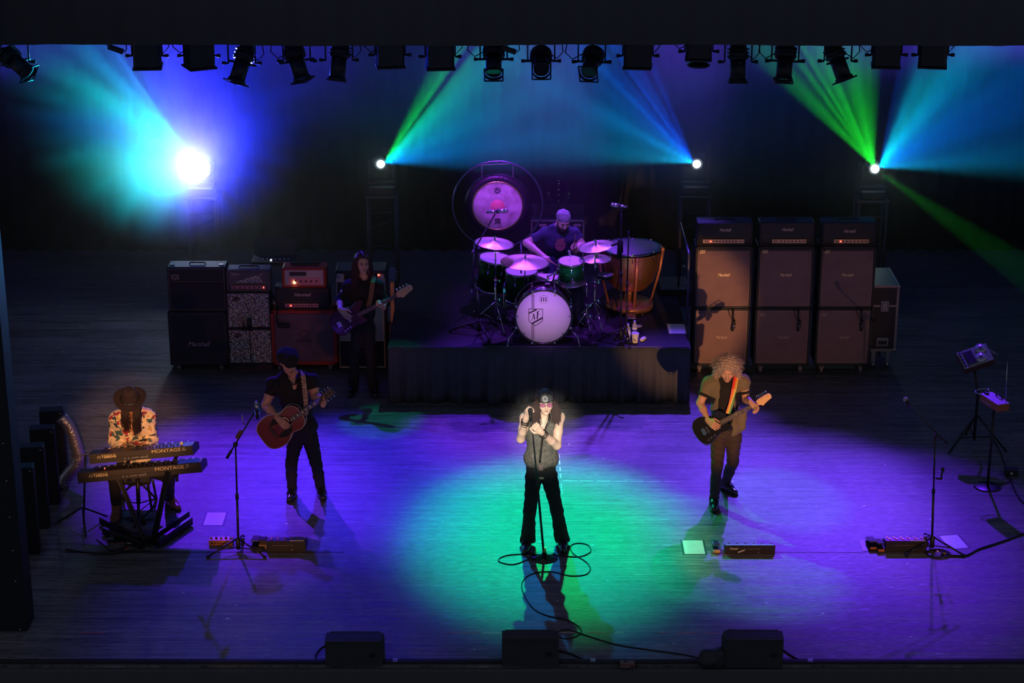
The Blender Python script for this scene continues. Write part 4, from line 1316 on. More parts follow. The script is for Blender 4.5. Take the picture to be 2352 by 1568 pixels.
# ---- microphone stands on the riser
def mic_stand(name, label, base, pts, r_base=None, mic=None, legs=None, cat='microphone stand', group=None, micmat=CHROME, miclen=0.13, micr=0.02, clip=True, hub=0.30, leglen=0.33, a0=-1.2):
 """base: world point on the ground; pts: world points of pole top, boom ends"""
 base = Vector(base)
 t = thing(name, label, cat, base, group=group)
 W = lambda p_: Vector(p_) - base
 top = W(pts[0])
 mb = MB(); mb.cyl((top.x * 0.02, top.y * 0.02, 0.03), top * 0.52, 0.0125, n=10); mb.cyl(top * 0.50, top, 0.009, n=10); mb.build('pole', BLKMETAL, t)
 mb = MB(); c_ = top * 0.52; mb.cyl(c_ - Vector((0, 0, 0.03)), c_ + Vector((0, 0, 0.03)), 0.018, n=10); mb.build('clutch', BLKPLAST, t)
 if r_base:
  mb = MB(); mb.lathe([(0.0001, 0.0), (r_base, 0.0), (r_base, 0.012), (r_base * 0.93, 0.022), (0.03, 0.040), (0.018, 0.07), (0.0001, 0.07)], n=40); mb.build('round_base', BLKMETAL if r_base < 0.125 else mat('gloss_black_enamel', (0.02, 0.02, 0.025), 0.12, 0.4, var=0.1, coat=1.0), t)
 else:
  for k in range(3):
   a = a0 + 2 * math.pi * k / 3
   ca, sa = math.cos(a), math.sin(a)
   mb = MB(); mb.cyl((0.02 * ca, 0.02 * sa, hub * 0.55), (leglen * ca, leglen * sa, 0.022), 0.010, n=8); mb.cyl((0.015 * ca, 0.015 * sa, 0.05), (leglen * 0.62 * ca, leglen * 0.62 * sa, hub * 0.26), 0.006, n=6)
   lg = mb.build('leg', BLKMETAL, t)
   mb = MB(); mb.ell((leglen * ca, leglen * sa, 0.018), (0.022, 0.022, 0.018), nu=10, nv=6); mb.build('rubber_foot', RUBBER, lg)
  mb = MB(); mb.cyl((0, 0, 0.03), (0, 0, hub * 0.62), 0.024, n=12); mb.build('hub', BLKPLAST, t)
 if len(pts) >= 3:
  b0, b1 = W(pts[1]), W(pts[2])
  mb = MB(); mb.cyl(b0, b1, 0.008, n=8); d = (b1 - b0).normalized(); mb.cyl(b0 - d * 0.0, b0 + d * 0.09, 0.015, n=8); bo = mb.build('boom_arm', BLKMETAL, t)
  mb = MB(); mb.cyl(top + Vector((-0.022, 0, 0)), top + Vector((0.022, 0, 0)), 0.022, n=12); mb.build('swivel', BLKPLAST, t)
 return t


def microphone(label, a, b, r=0.017, capsule=None, ball=0.0, mtl=None, group=None, name='microphone', bm=None):
 """a: tail, b: capsule end (world)"""
 a, b = Vector(a), Vector(b)
 t = thing(name, label, 'microphone', a, group=group)
 d = b - a
 mb = MB(); mb.cyl((0, 0, 0), d * 0.62, r * 0.75, r, n=14); mb.build('handle_tube', mtl or BLKMETAL, t)
 if ball:
  mb = MB(); mb.ell(tuple(d), (ball, ball, ball), nu=16, nv=10); mb.build('wire_mesh_ball', bm or mat('mesh_grille', (0.5, 0.42, 0.38), 0.4, 0.8, bump=0.6, bscale=900, var=0.1), t)
  mb = MB(); mb.cyl(d * 0.6, d * 0.86, r, ball * 0.9, n=14); mb.build('collar', mtl or BLKMETAL, t)
 else:
  mb = MB(); mb.cyl(d * 0.58, d * 1.0, r * 1.3, r * 1.2, n=16); mb.ell(tuple(d), (r * 1.2, r * 1.2, r * 1.2), nu=14, nv=8); mb.build('capsule', mtl or STEEL, t)
  mb = MB()
  for q_ in (0.30, 0.42, 0.54): mb.cyl(d * q_, d * (q_ + 0.02), r * 1.45, n=16)
  mb.build('shock_ring', BLKPLAST, t)
 return t


# left overhead
bp_ = rp(1100, 766)
mic_stand('microphone_stand', 'tall black boom stand by the gong side of the kit', bp_, [P(1100, 572, bp_.y), P(1081, 588, bp_.y - 0.1), P(1137, 492, bp_.y + 0.25)], leglen=0.36)
microphone('silver overhead microphone in front of the gong', P(1117, 487, bp_.y + 0.25), P(1162, 484, bp_.y + 0.25), 0.022, mtl=mat('satin_silver', (0.75, 0.7, 0.75), 0.25, 0.9, var=0.05))
mb = MB(); _a = P(1117, 487, bp_.y + 0.25)
# right overhead
bq = rp(1426, 786)
mic_stand('microphone_stand', 'tall black stand in front of the kettledrum carrying an overhead microphone', bq, [P(1427, 482, bq.y), P(1427, 482, bq.y), P(1441, 476, bq.y + 0.03)], leglen=0.26)
microphone('silver overhead microphone above the kettledrum', P(1441, 476, bq.y), P(1407, 470, bq.y), 0.020, mtl=MATS['satin_silver'])
bq2 = rp(1437, 782)
mic_stand('microphone_stand', 'second thin black stand touching the kettledrum front, no boom', bq2, [P(1444, 530, bq2.y), ], leglen=0.13)
tq = thing('stick_bag', 'black tube bag hanging on the stands before the kettledrum', 'bag', P(1423, 555, bq.y - 0.04))
mb = MB(); mb.cyl((0, 0, 0.03), (0.0, 0, -0.20), 0.022, 0.030, n=12); mb.cyl((0.03, 0, 0.02), (0.032, 0, -0.14), 0.014, n=8); mb.build('pouch', RUBBER, tq)
mb = MB(); mb.cyl((-0.10, 0, -0.05), (-0.02, 0, -0.02), 0.011, 0.016, n=8); mb.build('strap_arm', RUBBER, tq)
# drum microphones
microphone('small clip microphone over the rack tom', P(1310, 590, 4.80), P(1308, 578, 4.80), 0.012, ball=0.022, mtl=mat('satin_silver', (0.75, 0.7, 0.75)), group='clip microphones on the kit')
microphone('small clip microphone over the white headed floor tom', P(1197, 628, 4.78), P(1196, 616, 4.78), 0.010, ball=0.013, group='clip microphones on the kit')

# ---- small things on the riser, right side
def bottle(px, py, label):
 b = rp(px, py)
 t = thing('water_bottle', label, 'bottle', b, group='water bottles on the riser')
 bt = bpy.data.materials.get('clear_bottle') or mat('clear_bottle', (0.6, 0.6, 0.75), 0.08, alpha=0.55, var=0.05)
 mb = MB(); mb.lathe([(0.0001, 0), (0.03, 0.0), (0.032, 0.01), (0.031, 0.14), (0.028, 0.16), (0.013, 0.185), (0.013, 0.195)], n=20); mb.build('bottle_body', bt, t)
 mb = MB(); mb.lathe([(0.0325, 0.07), (0.0325, 0.13)], n=20); mb.build('paper_label', PAPER, t)
 mb = MB(); mb.cyl((0, 0, 0.193), (0, 0, 0.212), 0.0145, n=12); mb.build('cap', mat('blue_cap', (0.4, 0.4, 0.8), 0.4, var=0.05), t)
bottle(1442, 781, 'left water bottle on the riser')
bottle(1457, 774, 'water bottle behind the paper cup')
b = rp(1458.5, 786)
t = thing('paper_cup', 'white paper cup at the front of the riser', 'cup', b)
mb = MB(); mb.lathe([(0.0001, 0.002), (0.032, 0.0), (0.033, 0.004), (0.045, 0.118), (0.041, 0.118), (0.031, 0.008), (0.0001, 0.008)], n=24); mb.build('cup_wall', PAPER, t)
mb = MB(); mb.lathe([(0.043, 0.114), (0.047, 0.116), (0.047, 0.121), (0.042, 0.121)], n=24); mb.build('rolled_rim', PAPER, t)
mb = MB()
for a_, z_ in ((-1.9, 0.05), (-1.3, 0.07), (-1.6, 0.035)): mb.ell((0.037 * math.cos(a_), 0.037 * math.sin(a_), z_), (0.008, 0.003, 0.008), nu=8, nv=5)
mb.build('printed_squiggle', INKD, t)
b = rp(1467, 750)
t = thing('saucer', 'pale round lid lying behind the water bottles', 'lid', b)
mb = MB(); mb.lathe([(0.0001, 0.004), (0.03, 0.002), (0.042, 0.010), (0.044, 0.012), (0.042, 0.014), (0.028, 0.007), (0.0001, 0.007)], n=28); mb.build('dish', PAPER, t)
b = rp(1477, 782)
t = thing('small_box', 'small pale box with purple top right of the paper cup', 'box', b, R(-28))
mb = MB(); mb.box((0, 0, 0.02), (0.045, 0.10, 0.036), bev=0.006); mb.build('box_body', CREAM, t)
mb = MB(); mb.box((0, 0.0, 0.040), (0.03, 0.075, 0.004), bev=0.001); mb.build('lid', PAPER, t)


def sheet(label, corners, z=0.0, mat_border=None, lines=10, title=True, seed=1):
 """paper set list; corners in photo pixels: bl, br, tr, tl of the paper"""
 pts = [G(x, y, z) for x, y in corners]
 c = sum((p_ for p_ in pts), Vector()) / 4
 ex = ((pts[1] - pts[0]) + (pts[2] - pts[3])).normalized()
 rz = math.atan2(ex.y, ex.x)
 ey = Vector((-ex.y, ex.x, 0))
 w = abs(((pts[1] - pts[0]) + (pts[2] - pts[3])).dot(ex)) / 2
 h = abs(((pts[3] - pts[0]) + (pts[2] - pts[1])).dot(ey)) / 2
 t = thing('set_list', label, 'paper', (c.x, c.y, z), rz, 'set lists on the floor')
 if mat_border:
  b = mat_border
  mb = MB(); mb.box((0, 0, 0.0008), (w + 2 * b, h + 2 * b * 0.8, 0.0012)); mb.build('tape_border', mat('dark_gaffer_tape', (0.03, 0.03, 0.035), 0.6, bump=0.1), t)
 mb = MB(); mb.box((0, 0, 0.002), (w, h, 0.001)); pp = mb.build('paper_sheet', PAPER, t)
 rnd = random.Random(seed)
 mb = MB()
 for i in range(lines):
  ln = w * (0.30 + 0.4 * rnd.random()); y = h * (0.40 - 0.80 * i / max(1, lines - 1))
  x = -w * 0.30
  while x < -w * 0.30 + ln:
   k = w * (0.04 + 0.06 * rnd.random())
   mb.box((x + k / 2, y, 0.0027), (k, h * 0.012, 0.0003)); x += k + w * 0.02
 mb.build('printed_lines', mat('faded_ink', (0.35, 0.33, 0.36), 0.8, var=0.1), pp)
 return t


sheet('white set list lying alone on the right of the riser', [(1536, 766), (1576, 766), (1573, 744), (1533, 744)], RZ, None, 0)
# dark case and chair back behind the drummer
cx, w, z0, z1 = boxpx(1219, 1342, 505, 600, 6.55)
t = thing('equipment_case', 'dark flight case with pinkish metal edges behind the drummer', 'flight case', (cx, 6.5, RZ))
h = P(1280, 505, 6.5).z - RZ
mb = MB(); mb.box((0, 0.13, h / 2), (w, 0.24, h), bev=0.006); mb.build('case_body', MATS['case_laminate'], t)
for s_ in (-1, 1):
 mb = MB(); mb.box((s_ * (w / 2 - 0.01), 0.0, h / 2), (0.024, 0.02, h), bev=0.003); mb.build('metal_edge', AL, t)
mb = MB(); mb.box((0, 0.0, h - 0.012), (w, 0.02, 0.024), bev=0.003); mb.build('metal_edge', AL, t)
for x in (-0.18, 0.24):
 mb = MB(); mb.box((x * w / 0.65, -0.008, h - 0.07), (0.10, 0.014, 0.035), bev=0.004); mb.build('butterfly_latch', PIPING, t)
mb = MB(); mb.box((0, 0.22, h + 0.08), (w, 0.03, 0.14)); mb.build('raised_lid', MATS['case_laminate'], t)

# drum throne
tc0 = Vector((P(1285, 600, 5.9).x, 5.9, RZ))
t = thing('drum_throne', 'round black drum throne under the seated drummer', 'stool', tc0)
mb = MB(); mb.lathe([(0.0001, 0.56), (0.15, 0.56), (0.17, 0.54), (0.17, 0.49), (0.15, 0.47), (0.0001, 0.47)], n=32); mb.build('seat', BLACK, t)
mb = MB(); mb.cyl((0, 0, 0.1), (0, 0, 0.47), 0.014, n=10); mb.build('post', CHROME, t)
for k in range(3):
 a = 2 * math.pi * k / 3
 mb = MB(); mb.tube([(0, 0, 0.30), (0.25 * math.cos(a), 0.25 * math.sin(a), 0.01)], 0.01, n=6); mb.build('leg', CHROME, t)
# black road case right of the riser, behind the sheet
cx, w, z0, z1 = boxpx(1520, 1583, 645, 760, 6.2)
t = thing('road_case', 'black road case behind the riser set list, left of the stacks', 'flight case', (P(1548, 700, 6.2).x, 6.2, RZ))
h = P(1548, 665, 6.2).z - RZ
mb = MB(); mb.box((0, 0.3, h / 2), (0.36, 0.55, h), bev=0.008); mb.build('case_body', BLACK, t)
mb = MB(); mb.box((0, 0.02, h - 0.006), (0.37, 0.02, 0.02), bev=0.003); mb.box((0.18, 0.3, h - 0.006), (0.02, 0.56, 0.02), bev=0.003); mb.build('metal_edge', mat('dull_blue_steel', (0.12, 0.12, 0.2), 0.4, 0.6, var=0.1), t)
for z_ in (0.15, 0.4):
 mb = MB(); mb.box((0.12, 0.018, z_), (0.04, 0.012, 0.03), bev=0.003); mb.build('latch', STEEL, t)
# clothes-rail like pole of the riser rail
mb = MB(); mb.tube([(0, 0, 0), (0, 0, 0.92), (0, 0.05, 0.95), (0, 1.3, 0.95), (0, 1.35, 0.92), (0, 1.35, 0)], 0.014, n=8); rr_ = mb.build('riser_rail', MATS['dull_blue_steel'], None)
rr_.location = (P(1577, 760, 5.0).x, 5.0, RZ); tag(rr_, 'thin dark metal rail standing at the edge of the riser beside the amplifier stacks', 'rail')

# ------------------------------------------------------------------ bodies: distance fields meshed as one continuous surface
class Field:
 def __init__(s, vox=0.006):
  s.p = []; s.vox = vox

 def cap(s, a, b, ra, rb=None, k=0.02, op='u'):
  s.p.append(('cap', Vector(a), Vector(b), ra, ra if rb is None else rb, k, op)); return s

 def chain(s, pts, rs, k=0.02):
  for i in range(len(pts) - 1): s.cap(pts[i], pts[i + 1], rs[i], rs[i + 1], k)
  return s

 def ell(s, c, r, rot=None, k=0.02, op='u'):
  s.p.append(('ell', Vector(c), Vector(r), rot or Matrix.Identity(3), None, k, op)); return s

 def box(s, c, h, rot=None, k=0.01, op='u', rd=0.01):
  s.p.append(('box', Vector(c), Vector(h), rot or Matrix.Identity(3), rd, k, op)); return s

 def mesh(s, name, material, parent=None, origin=(0, 0, 0), noise=None, smooth=1, label=None):
  lo = Vector((1e9,) * 3); hi = -lo
  for p in s.p:
   if p[6] == 's': continue
   if p[0] == 'cap':
    pts = [(p[1], p[3]), (p[2], p[4])]
   elif p[0] == 'ell': pts = [(p[1], max(p[2]))]
   else: pts = [(p[1], p[2].length)]
   for c, r in pts:
    for i in range(3):
     lo[i] = min(lo[i], c[i] - r - 0.03); hi[i] = max(hi[i], c[i] + r + 0.03)
  v = s.vox
  dims = [int((hi[i] - lo[i]) / v) + 2 for i in range(3)]
  f = np.full(dims, 0.05, np.float32)
  ax = [np.float32(lo[i]) + np.arange(dims[i], dtype=np.float32) * np.float32(v) for i in range(3)]
  for p in s.p:
   k = p[5]
   if p[0] == 'cap':
    l2 = [min(p[1][i] - p[3], p[2][i] - p[4]) for i in range(3)]; h2 = [max(p[1][i] + p[3], p[2][i] + p[4]) for i in range(3)]
   elif p[0] == 'ell':
    m_ = max(p[2]); l2 = [p[1][i] - m_ for i in range(3)]; h2 = [p[1][i] + m_ for i in range(3)]
   else:
    m_ = p[2].length; l2 = [p[1][i] - m_ for i in range(3)]; h2 = [p[1][i] + m_ for i in range(3)]
   mg = k + 3 * v
   i0 = [max(0, int((l2[i] - mg - lo[i]) / v)) for i in range(3)]
   i1 = [min(dims[i], int((h2[i] + mg - lo[i]) / v) + 2) for i in range(3)]
   if any(i1[i] <= i0[i] for i in range(3)): continue
   sl = tuple(slice(i0[i], i1[i]) for i in range(3))
   X = ax[0][i0[0]:i1[0], None, None]; Y = ax[1][None, i0[1]:i1[1], None]; Z = ax[2][None, None, i0[2]:i1[2]]
   if p[0] == 'cap':
    a, b = p[1], p[2]; ab = b - a; L2 = max(ab.length_squared, 1e-9)
    t = ((X - a.x) * ab.x + (Y - a.y) * ab.y + (Z - a.z) * ab.z) / L2
    t = np.clip(t, 0, 1)
    d = np.sqrt((X - a.x - t * ab.x) ** 2 + (Y - a.y - t * ab.y) ** 2 + (Z - a.z - t * ab.z) ** 2) - (p[3] + t * (p[4] - p[3]))
   else:
    Rm = p[3].transposed(); c = p[1]
    dx, dy, dz = X - c.x, Y - c.y, Z - c.z
    q = [Rm[i][0] * dx + Rm[i][1] * dy + Rm[i][2] * dz for i in range(3)]
    if p[0] == 'ell':
     r = p[2]
     k0 = np.sqrt((q[0] / r.x) ** 2 + (q[1] / r.y) ** 2 + (q[2] / r.z) ** 2)
     k1 = np.sqrt((q[0] / r.x ** 2) ** 2 + (q[1] / r.y ** 2) ** 2 + (q[2] / r.z ** 2) ** 2) + 1e-6
     d = k0 * (k0 - 1) / k1
    else:
     h = p[2]; rd = p[4]
     e = [np.abs(q[i]) - (h[i] - rd) for i in range(3)]
     d = np.sqrt(sum(np.maximum(e_, 0) ** 2 for e_ in e)) + np.minimum(np.maximum(np.maximum(e[0], e[1]), e[2]), 0) - rd
   d = d.astype(np.float32)
   g = f[sl]
   if p[6] == 'u':
    h_ = np.maximum(k - np.abs(g - d), 0) / max(k, 1e-6)
    f[sl] = np.minimum(g, d) - h_ * h_ * k * 0.25
   elif p[6] == 's':
    h_ = np.maximum(k - np.abs(g + d), 0) / max(k, 1e-6)
    f[sl] = np.maximum(g, -d) + h_ * h_ * k * 0.25
  if noise:
   noise(f, ax)
  return surface_net(f, lo, v, name, material, parent, Vector(origin), smooth, label)


def surface_net(f, lo, v, name, material, parent, origin, smooth, label):
 s = f < 0
 n = s.astype(np.int8)
 c = np.zeros(tuple(d - 1 for d in f.shape), np.int8)
 for dx in (0, 1):
  for dy in (0, 1):
   for dz in (0, 1):
    c += n[dx:dx + c.shape[0], dy:dy + c.shape[1], dz:dz + c.shape[2]]
 act = (c > 0) & (c < 8)
 ii, jj, kk = np.nonzero(act)
 idx = np.full(c.shape, -1, np.int32)
 idx[ii, jj, kk] = np.arange(len(ii))
 corners = [(a, b, d) for a in (0, 1) for b in (0, 1) for d in (0, 1)]
 val = {q: f[ii + q[0], jj + q[1], kk + q[2]] for q in corners}
 acc = np.zeros((len(ii), 3)); cnt = np.zeros(len(ii))
 for q in corners:
  for axi in range(3):
   if q[axi] == 0:
    r = list(q); r[axi] = 1; r = tuple(r)
    a, b = val[q], val[r]
    m = (a < 0) != (b < 0)
    t = np.where(m, a / np.where(np.abs(a - b) < 1e-9, 1, a - b), 0)
    pt = np.array(q, float)[None, :].repeat(len(ii), 0)
    pt[:, axi] += t
    acc += pt * m[:, None]; cnt += m
 pos = acc / np.maximum(cnt, 1)[:, None]
 co = np.stack([ii, jj, kk], 1) + pos
 co = co * v + np.array(lo)[None, :] - np.array(origin)[None, :]
 quads = []
 for axi in range(3):
  a = [slice(None)] * 3; b = [slice(None)] * 3
  a[axi] = slice(0, -1); b[axi] = slice(1, None)
  cr = s[tuple(a)] != s[tuple(b)]
  o1, o2 = [(1, 2), (2, 0), (0, 1)][axi]
  e = np.nonzero(cr)
  e = np.stack(e, 1)
  e = e[(e[:, o1] > 0) & (e[:, o2] > 0) & (e[:, o1] < c.shape[o1]) & (e[:, o2] < c.shape[o2])]
  inside = s[e[:, 0], e[:, 1], e[:, 2]]
  q = []
  for d1, d2 in ((-1, -1), (0, -1), (0, 0), (-1, 0)):
   w = e.copy(); w[:, o1] += d1; w[:, o2] += d2
   q.append(idx[w[:, 0], w[:, 1], w[:, 2]])
  q = np.stack(q, 1)
  q[~inside] = q[~inside][:, ::-1]
  quads.append(q)
 quads = np.concatenate(quads)
 quads = quads[(quads >= 0).all(1)]
 for _ in range(smooth):                              # light Laplacian pass
  ac = np.zeros_like(co); ct = np.zeros(len(co))
  for a_, b_ in ((0, 1), (1, 2), (2, 3), (3, 0)):
   np.add.at(ac, quads[:, a_], co[quads[:, b_]]); np.add.at(ct, quads[:, a_], 1)
   np.add.at(ac, quads[:, b_], co[quads[:, a_]]); np.add.at(ct, quads[:, b_], 1)
  co = co * 0.55 + 0.45 * ac / np.maximum(ct, 1)[:, None]
 me = bpy.data.meshes.new(name)
 me.vertices.add(len(co)); me.vertices.foreach_set('co', co.ravel())
 me.loops.add(len(quads) * 4); me.loops.foreach_set('vertex_index', quads.ravel().astype(np.int32))
 me.polygons.add(len(quads)); me.polygons.foreach_set('loop_start', np.arange(0, len(quads) * 4, 4, dtype=np.int32))
 me.polygons.foreach_set('use_smooth', np.ones(len(quads), bool))
 me.update(calc_edges=True)
 return link_mesh(name, me, material, parent, label)


def wrinkle(amp=0.004, sc=38.0, seed=0.0, stretch=(1, 1, 1)):
 def fn(f, ax):
  X = ax[0][:, None, None] * sc * stretch[0] + seed; Y = ax[1][None, :, None] * sc * stretch[1]; Z = ax[2][None, None, :] * sc * stretch[2]
  f += (amp * (np.sin(X + 1.7 * np.sin(Z * 0.6 + seed)) * np.sin(Z * 0.9 + 1.3 * np.sin(X * 0.7)) + 0.6 * np.sin(Y * 1.1 + Z * 1.3 + X * 0.4))).astype(np.float32)
 return fn


def basis(fwd, up=(0, 0, 1)):
 """columns: right, forward, up"""
 f_ = Vector(fwd).normalized(); r = f_.cross(Vector(up)).normalized(); u = r.cross(f_)
 return Matrix((r, f_, u)).transposed()


def add_head(F, c, fwd, up, sc=1.0, ears=True, nose=1.0):
 """skin head round centre c (middle of the skull); fwd: where the face looks"""
 B = basis(fwd, up)
 Q = lambda x, y, z: Vector(c) + B @ Vector((x * sc, y * sc, z * sc))
 F.ell(Q(0, -0.010, 0.035), Vector((0.076, 0.096, 0.088)) * sc, B, 0.02)
 F.ell(Q(0, 0.030, -0.015), Vector((0.064, 0.066, 0.085)) * sc, B, 0.03)
 F.ell(Q(0, 0.045, -0.078), Vector((0.040, 0.042, 0.034)) * sc, B, 0.03)            # jaw
 F.ell(Q(0, 0.078, -0.095), Vector((0.020, 0.015, 0.016)) * sc, B, 0.02)            # chin
 for s_ in (-1, 1):
  F.ell(Q(s_ * 0.040, 0.062, -0.028), Vector((0.024, 0.022, 0.022)) * sc, B, 0.02)   # cheek
  F.ell(Q(s_ * 0.031, 0.099, 0.008), Vector((0.018, 0.013, 0.012)) * sc, B, 0.010, 's')  # eye socket
  F.ell(Q(s_ * 0.030, 0.086, 0.026), Vector((0.026, 0.014, 0.008)) * sc, B, 0.010)   # brow
  if ears:
   F.ell(Q(s_ * 0.078, -0.006, 0.000), Vector((0.009, 0.020, 0.032)) * sc, B, 0.008)
 F.cap(Q(0, 0.094, 0.012), Q(0, 0.116 * nose, -0.030), 0.008 * sc, 0.012 * sc, 0.008)  # nose
 F.ell(Q(0, 0.106, -0.036), Vector((0.019, 0.011, 0.009)) * sc, B, 0.008)
 F.ell(Q(0, 0.093, -0.061), Vector((0.022, 0.009, 0.008)) * sc, B, 0.006)           # lips
 return Q, B


def face_bits(t, Q, B, origin, sc=1.0, skin_lip=None, brow=None, closed=False, glasses=None):
 o = Vector(origin)
 for s_ in (-1, 1):
  mb = MB(); mb.ell(Q(s_ * 0.031, 0.085, 0.006) - o, Vector((0.0115, 0.009, 0.006)) * sc, rot=B.to_euler(), nu=12, nv=8)
  e = mb.build('eye', mat('eye_white', (0.35, 0.30, 0.28), 0.3, var=0.02) if not closed else SKIN2, t)
  if not closed:
   mb = MB(); mb.ell(Q(s_ * 0.031, 0.092, 0.004) - o, Vector((0.006, 0.005, 0.006)) * sc, rot=B.to_euler(), nu=10, nv=6); mb.build('iris', mat('dark_iris', (0.03, 0.015, 0.01), 0.2, var=0.02), e)
  mb = MB(); mb.tube([Q(s_ * 0.014, 0.101, 0.026) - o, Q(s_ * 0.030, 0.101, 0.031) - o, Q(s_ * 0.048, 0.088, 0.027) - o], 0.0042 * sc, n=6); mb.build('eyebrow', brow or mat('dark_hair', (0.03, 0.018, 0.012), 0.6, var=0.2), t)
 mb = MB(); mb.ell(Q(0, 0.099, -0.058) - o, Vector((0.020, 0.006, 0.0045)) * sc, rot=B.to_euler(), nu=12, nv=6); mb.ell(Q(0, 0.098, -0.066) - o, Vector((0.017, 0.006, 0.005)) * sc, rot=B.to_euler(), nu=12, nv=6)
 mb.build('lips', skin_lip or mat('lip', (0.40, 0.20, 0.15), 0.5, var=0.05), t)


def add_hand(F, wrist, d, n, side=1, curl=0.5, sc=1.0, thumb_in=0.5, spread=0.2, fk=0.003):
 """hand from wrist along d; n = back-of-hand normal; side=+1 thumb towards n x d. curl 0..1"""
 d = Vector(d).normalized(); n = Vector(n); n = (n - d * n.dot(d)).normalized()
 s = n.cross(d) * side                                  # thumb direction
 w = Vector(wrist)
 L = 0.085 * sc
 # palm: four metacarpal capsules
 for i in range(4):
  off = (1.5 - i) * 0.0195 * sc
  F.cap(w + s * off * 0.55 + d * 0.015, w + s * off + d * L, 0.0155 * sc, 0.0125 * sc, 0.012)
 F.cap(w - d * 0.03, w + d * 0.02, 0.024 * sc, 0.024 * sc, 0.02)
 lens = (0.072, 0.080, 0.074, 0.058)
 for i in range(4):
  off = (1.5 - i) * 0.0205 * sc
  p = w + s * off + d * L
  ang = 0.0
  dd = d.copy() + s * (1.5 - i) * 0.05 * spread
  cur = curl if not isinstance(curl, (list, tuple)) else curl[i]
  seg = [0.45, 0.32, 0.23]
  r = 0.0092 * sc
  for j in range(3):
   ang += cur * (0.95, 1.25, 0.9)[j]
   dir_ = (dd * math.cos(ang) - n * math.sin(ang)).normalized()
   q = p + dir_ * lens[i] * seg[j] * sc
   F.cap(p, q, r, r * 0.93, fk); p = q; r *= 0.93
 # thumb leaves the side of the palm near its base
 b = w + s * 0.022 * sc + d * 0.022 * sc - n * 0.006
 t1 = b + (s * 0.75 + d * 0.65 - n * 0.35 * thumb_in).normalized() * 0.040 * sc
 t2 = t1 + (s * (0.35 - 0.5 * thumb_in) + d * 0.8 - n * 0.75 * thumb_in).normalized() * 0.032 * sc
 t3 = t2 + (s * (0.1 - 0.6 * thumb_in) + d * 0.8 - n * 0.9 * thumb_in).normalized() * 0.026 * sc
 F.cap(b, t1, 0.0145 * sc, 0.012 * sc, 0.010); F.cap(t1, t2, 0.011 * sc, 0.010 * sc, fk); F.cap(t2, t3, 0.010 * sc, 0.0085 * sc, fk)


def skin_mat(name, col):
 m = mat(name, col, 0.48, bump=0.08, bscale=220, var=0.06, vscale=18)
 b = m.node_tree.nodes['Principled BSDF']
 b.inputs['Subsurface Weight'].default_value = 0.0
 return m


def arm(F, sh, el, wr, r=(0.050, 0.040, 0.036, 0.026), k=0.02):
 sh, el, wr = Vector(sh), Vector(el), Vector(wr)
 F.cap(sh, sh.lerp(el, 0.5), r[0], r[0] * 0.95, k); F.cap(sh.lerp(el, 0.5), el, r[0] * 0.92, r[1], k)
 F.cap(el, el.lerp(wr, 0.35), r[1], r[2] * 1.08, k); F.cap(el.lerp(wr, 0.35), wr, r[2] * 1.05, r[3], k)


def leg(F, hip, kn, an, r=(0.064, 0.042, 0.040, 0.034), k=0.03, infl=0.0):
 hip, kn, an = Vector(hip), Vector(kn), Vector(an)
 F.cap(hip, kn, r[0] + infl, r[1] + infl, k)
 F.cap(kn, kn.lerp(an, 0.35), r[1] + infl, r[2] * 1.02 + infl, k); F.cap(kn.lerp(an, 0.35), an, r[2] + infl, r[3] + infl, k)


def torso(F, pel, chest, neck, shl, shr, infl=0.0, w=1.0, belly=0.0, k=0.05, fwd=(0, -1, 0)):
 """pel: pelvis centre, chest: rib cage centre, neck: base of neck"""
 pel, chest, neck, shl, shr = map(Vector, (pel, chest, neck, shl, shr))
 ax = (shr - shl).normalized(); up = (neck - pel).normalized()
 B = Matrix((ax, up.cross(ax).normalized(), up)).transposed()
 F.ell(pel, Vector((0.155 * w + infl, 0.105 + infl, 0.12 + infl)), B, k)
 F.ell(pel.lerp(chest, 0.5), Vector((0.140 * w + infl, 0.100 + belly + infl, 0.17)), B, k)
 F.ell(chest, Vector((0.165 * w + infl, 0.118 + infl, 0.185 + infl)), B, k)
 iu = infl * 0.55
 F.cap(shl, shr, 0.050 + iu, 0.050 + iu, k)
 F.cap(chest.lerp(shl, 0.55), shl, 0.072 + iu, 0.050 + iu, k)
 F.cap(chest.lerp(shr, 0.55), shr, 0.072 + iu, 0.050 + iu, k)
 F.cap(shl.lerp(neck, 0.5), neck + up * 0.02, 0.046 + infl, 0.045 + infl, 0.04)
 F.cap(shr.lerp(neck, 0.5), neck + up * 0.02, 0.046 + infl, 0.045 + infl, 0.04)
 return B


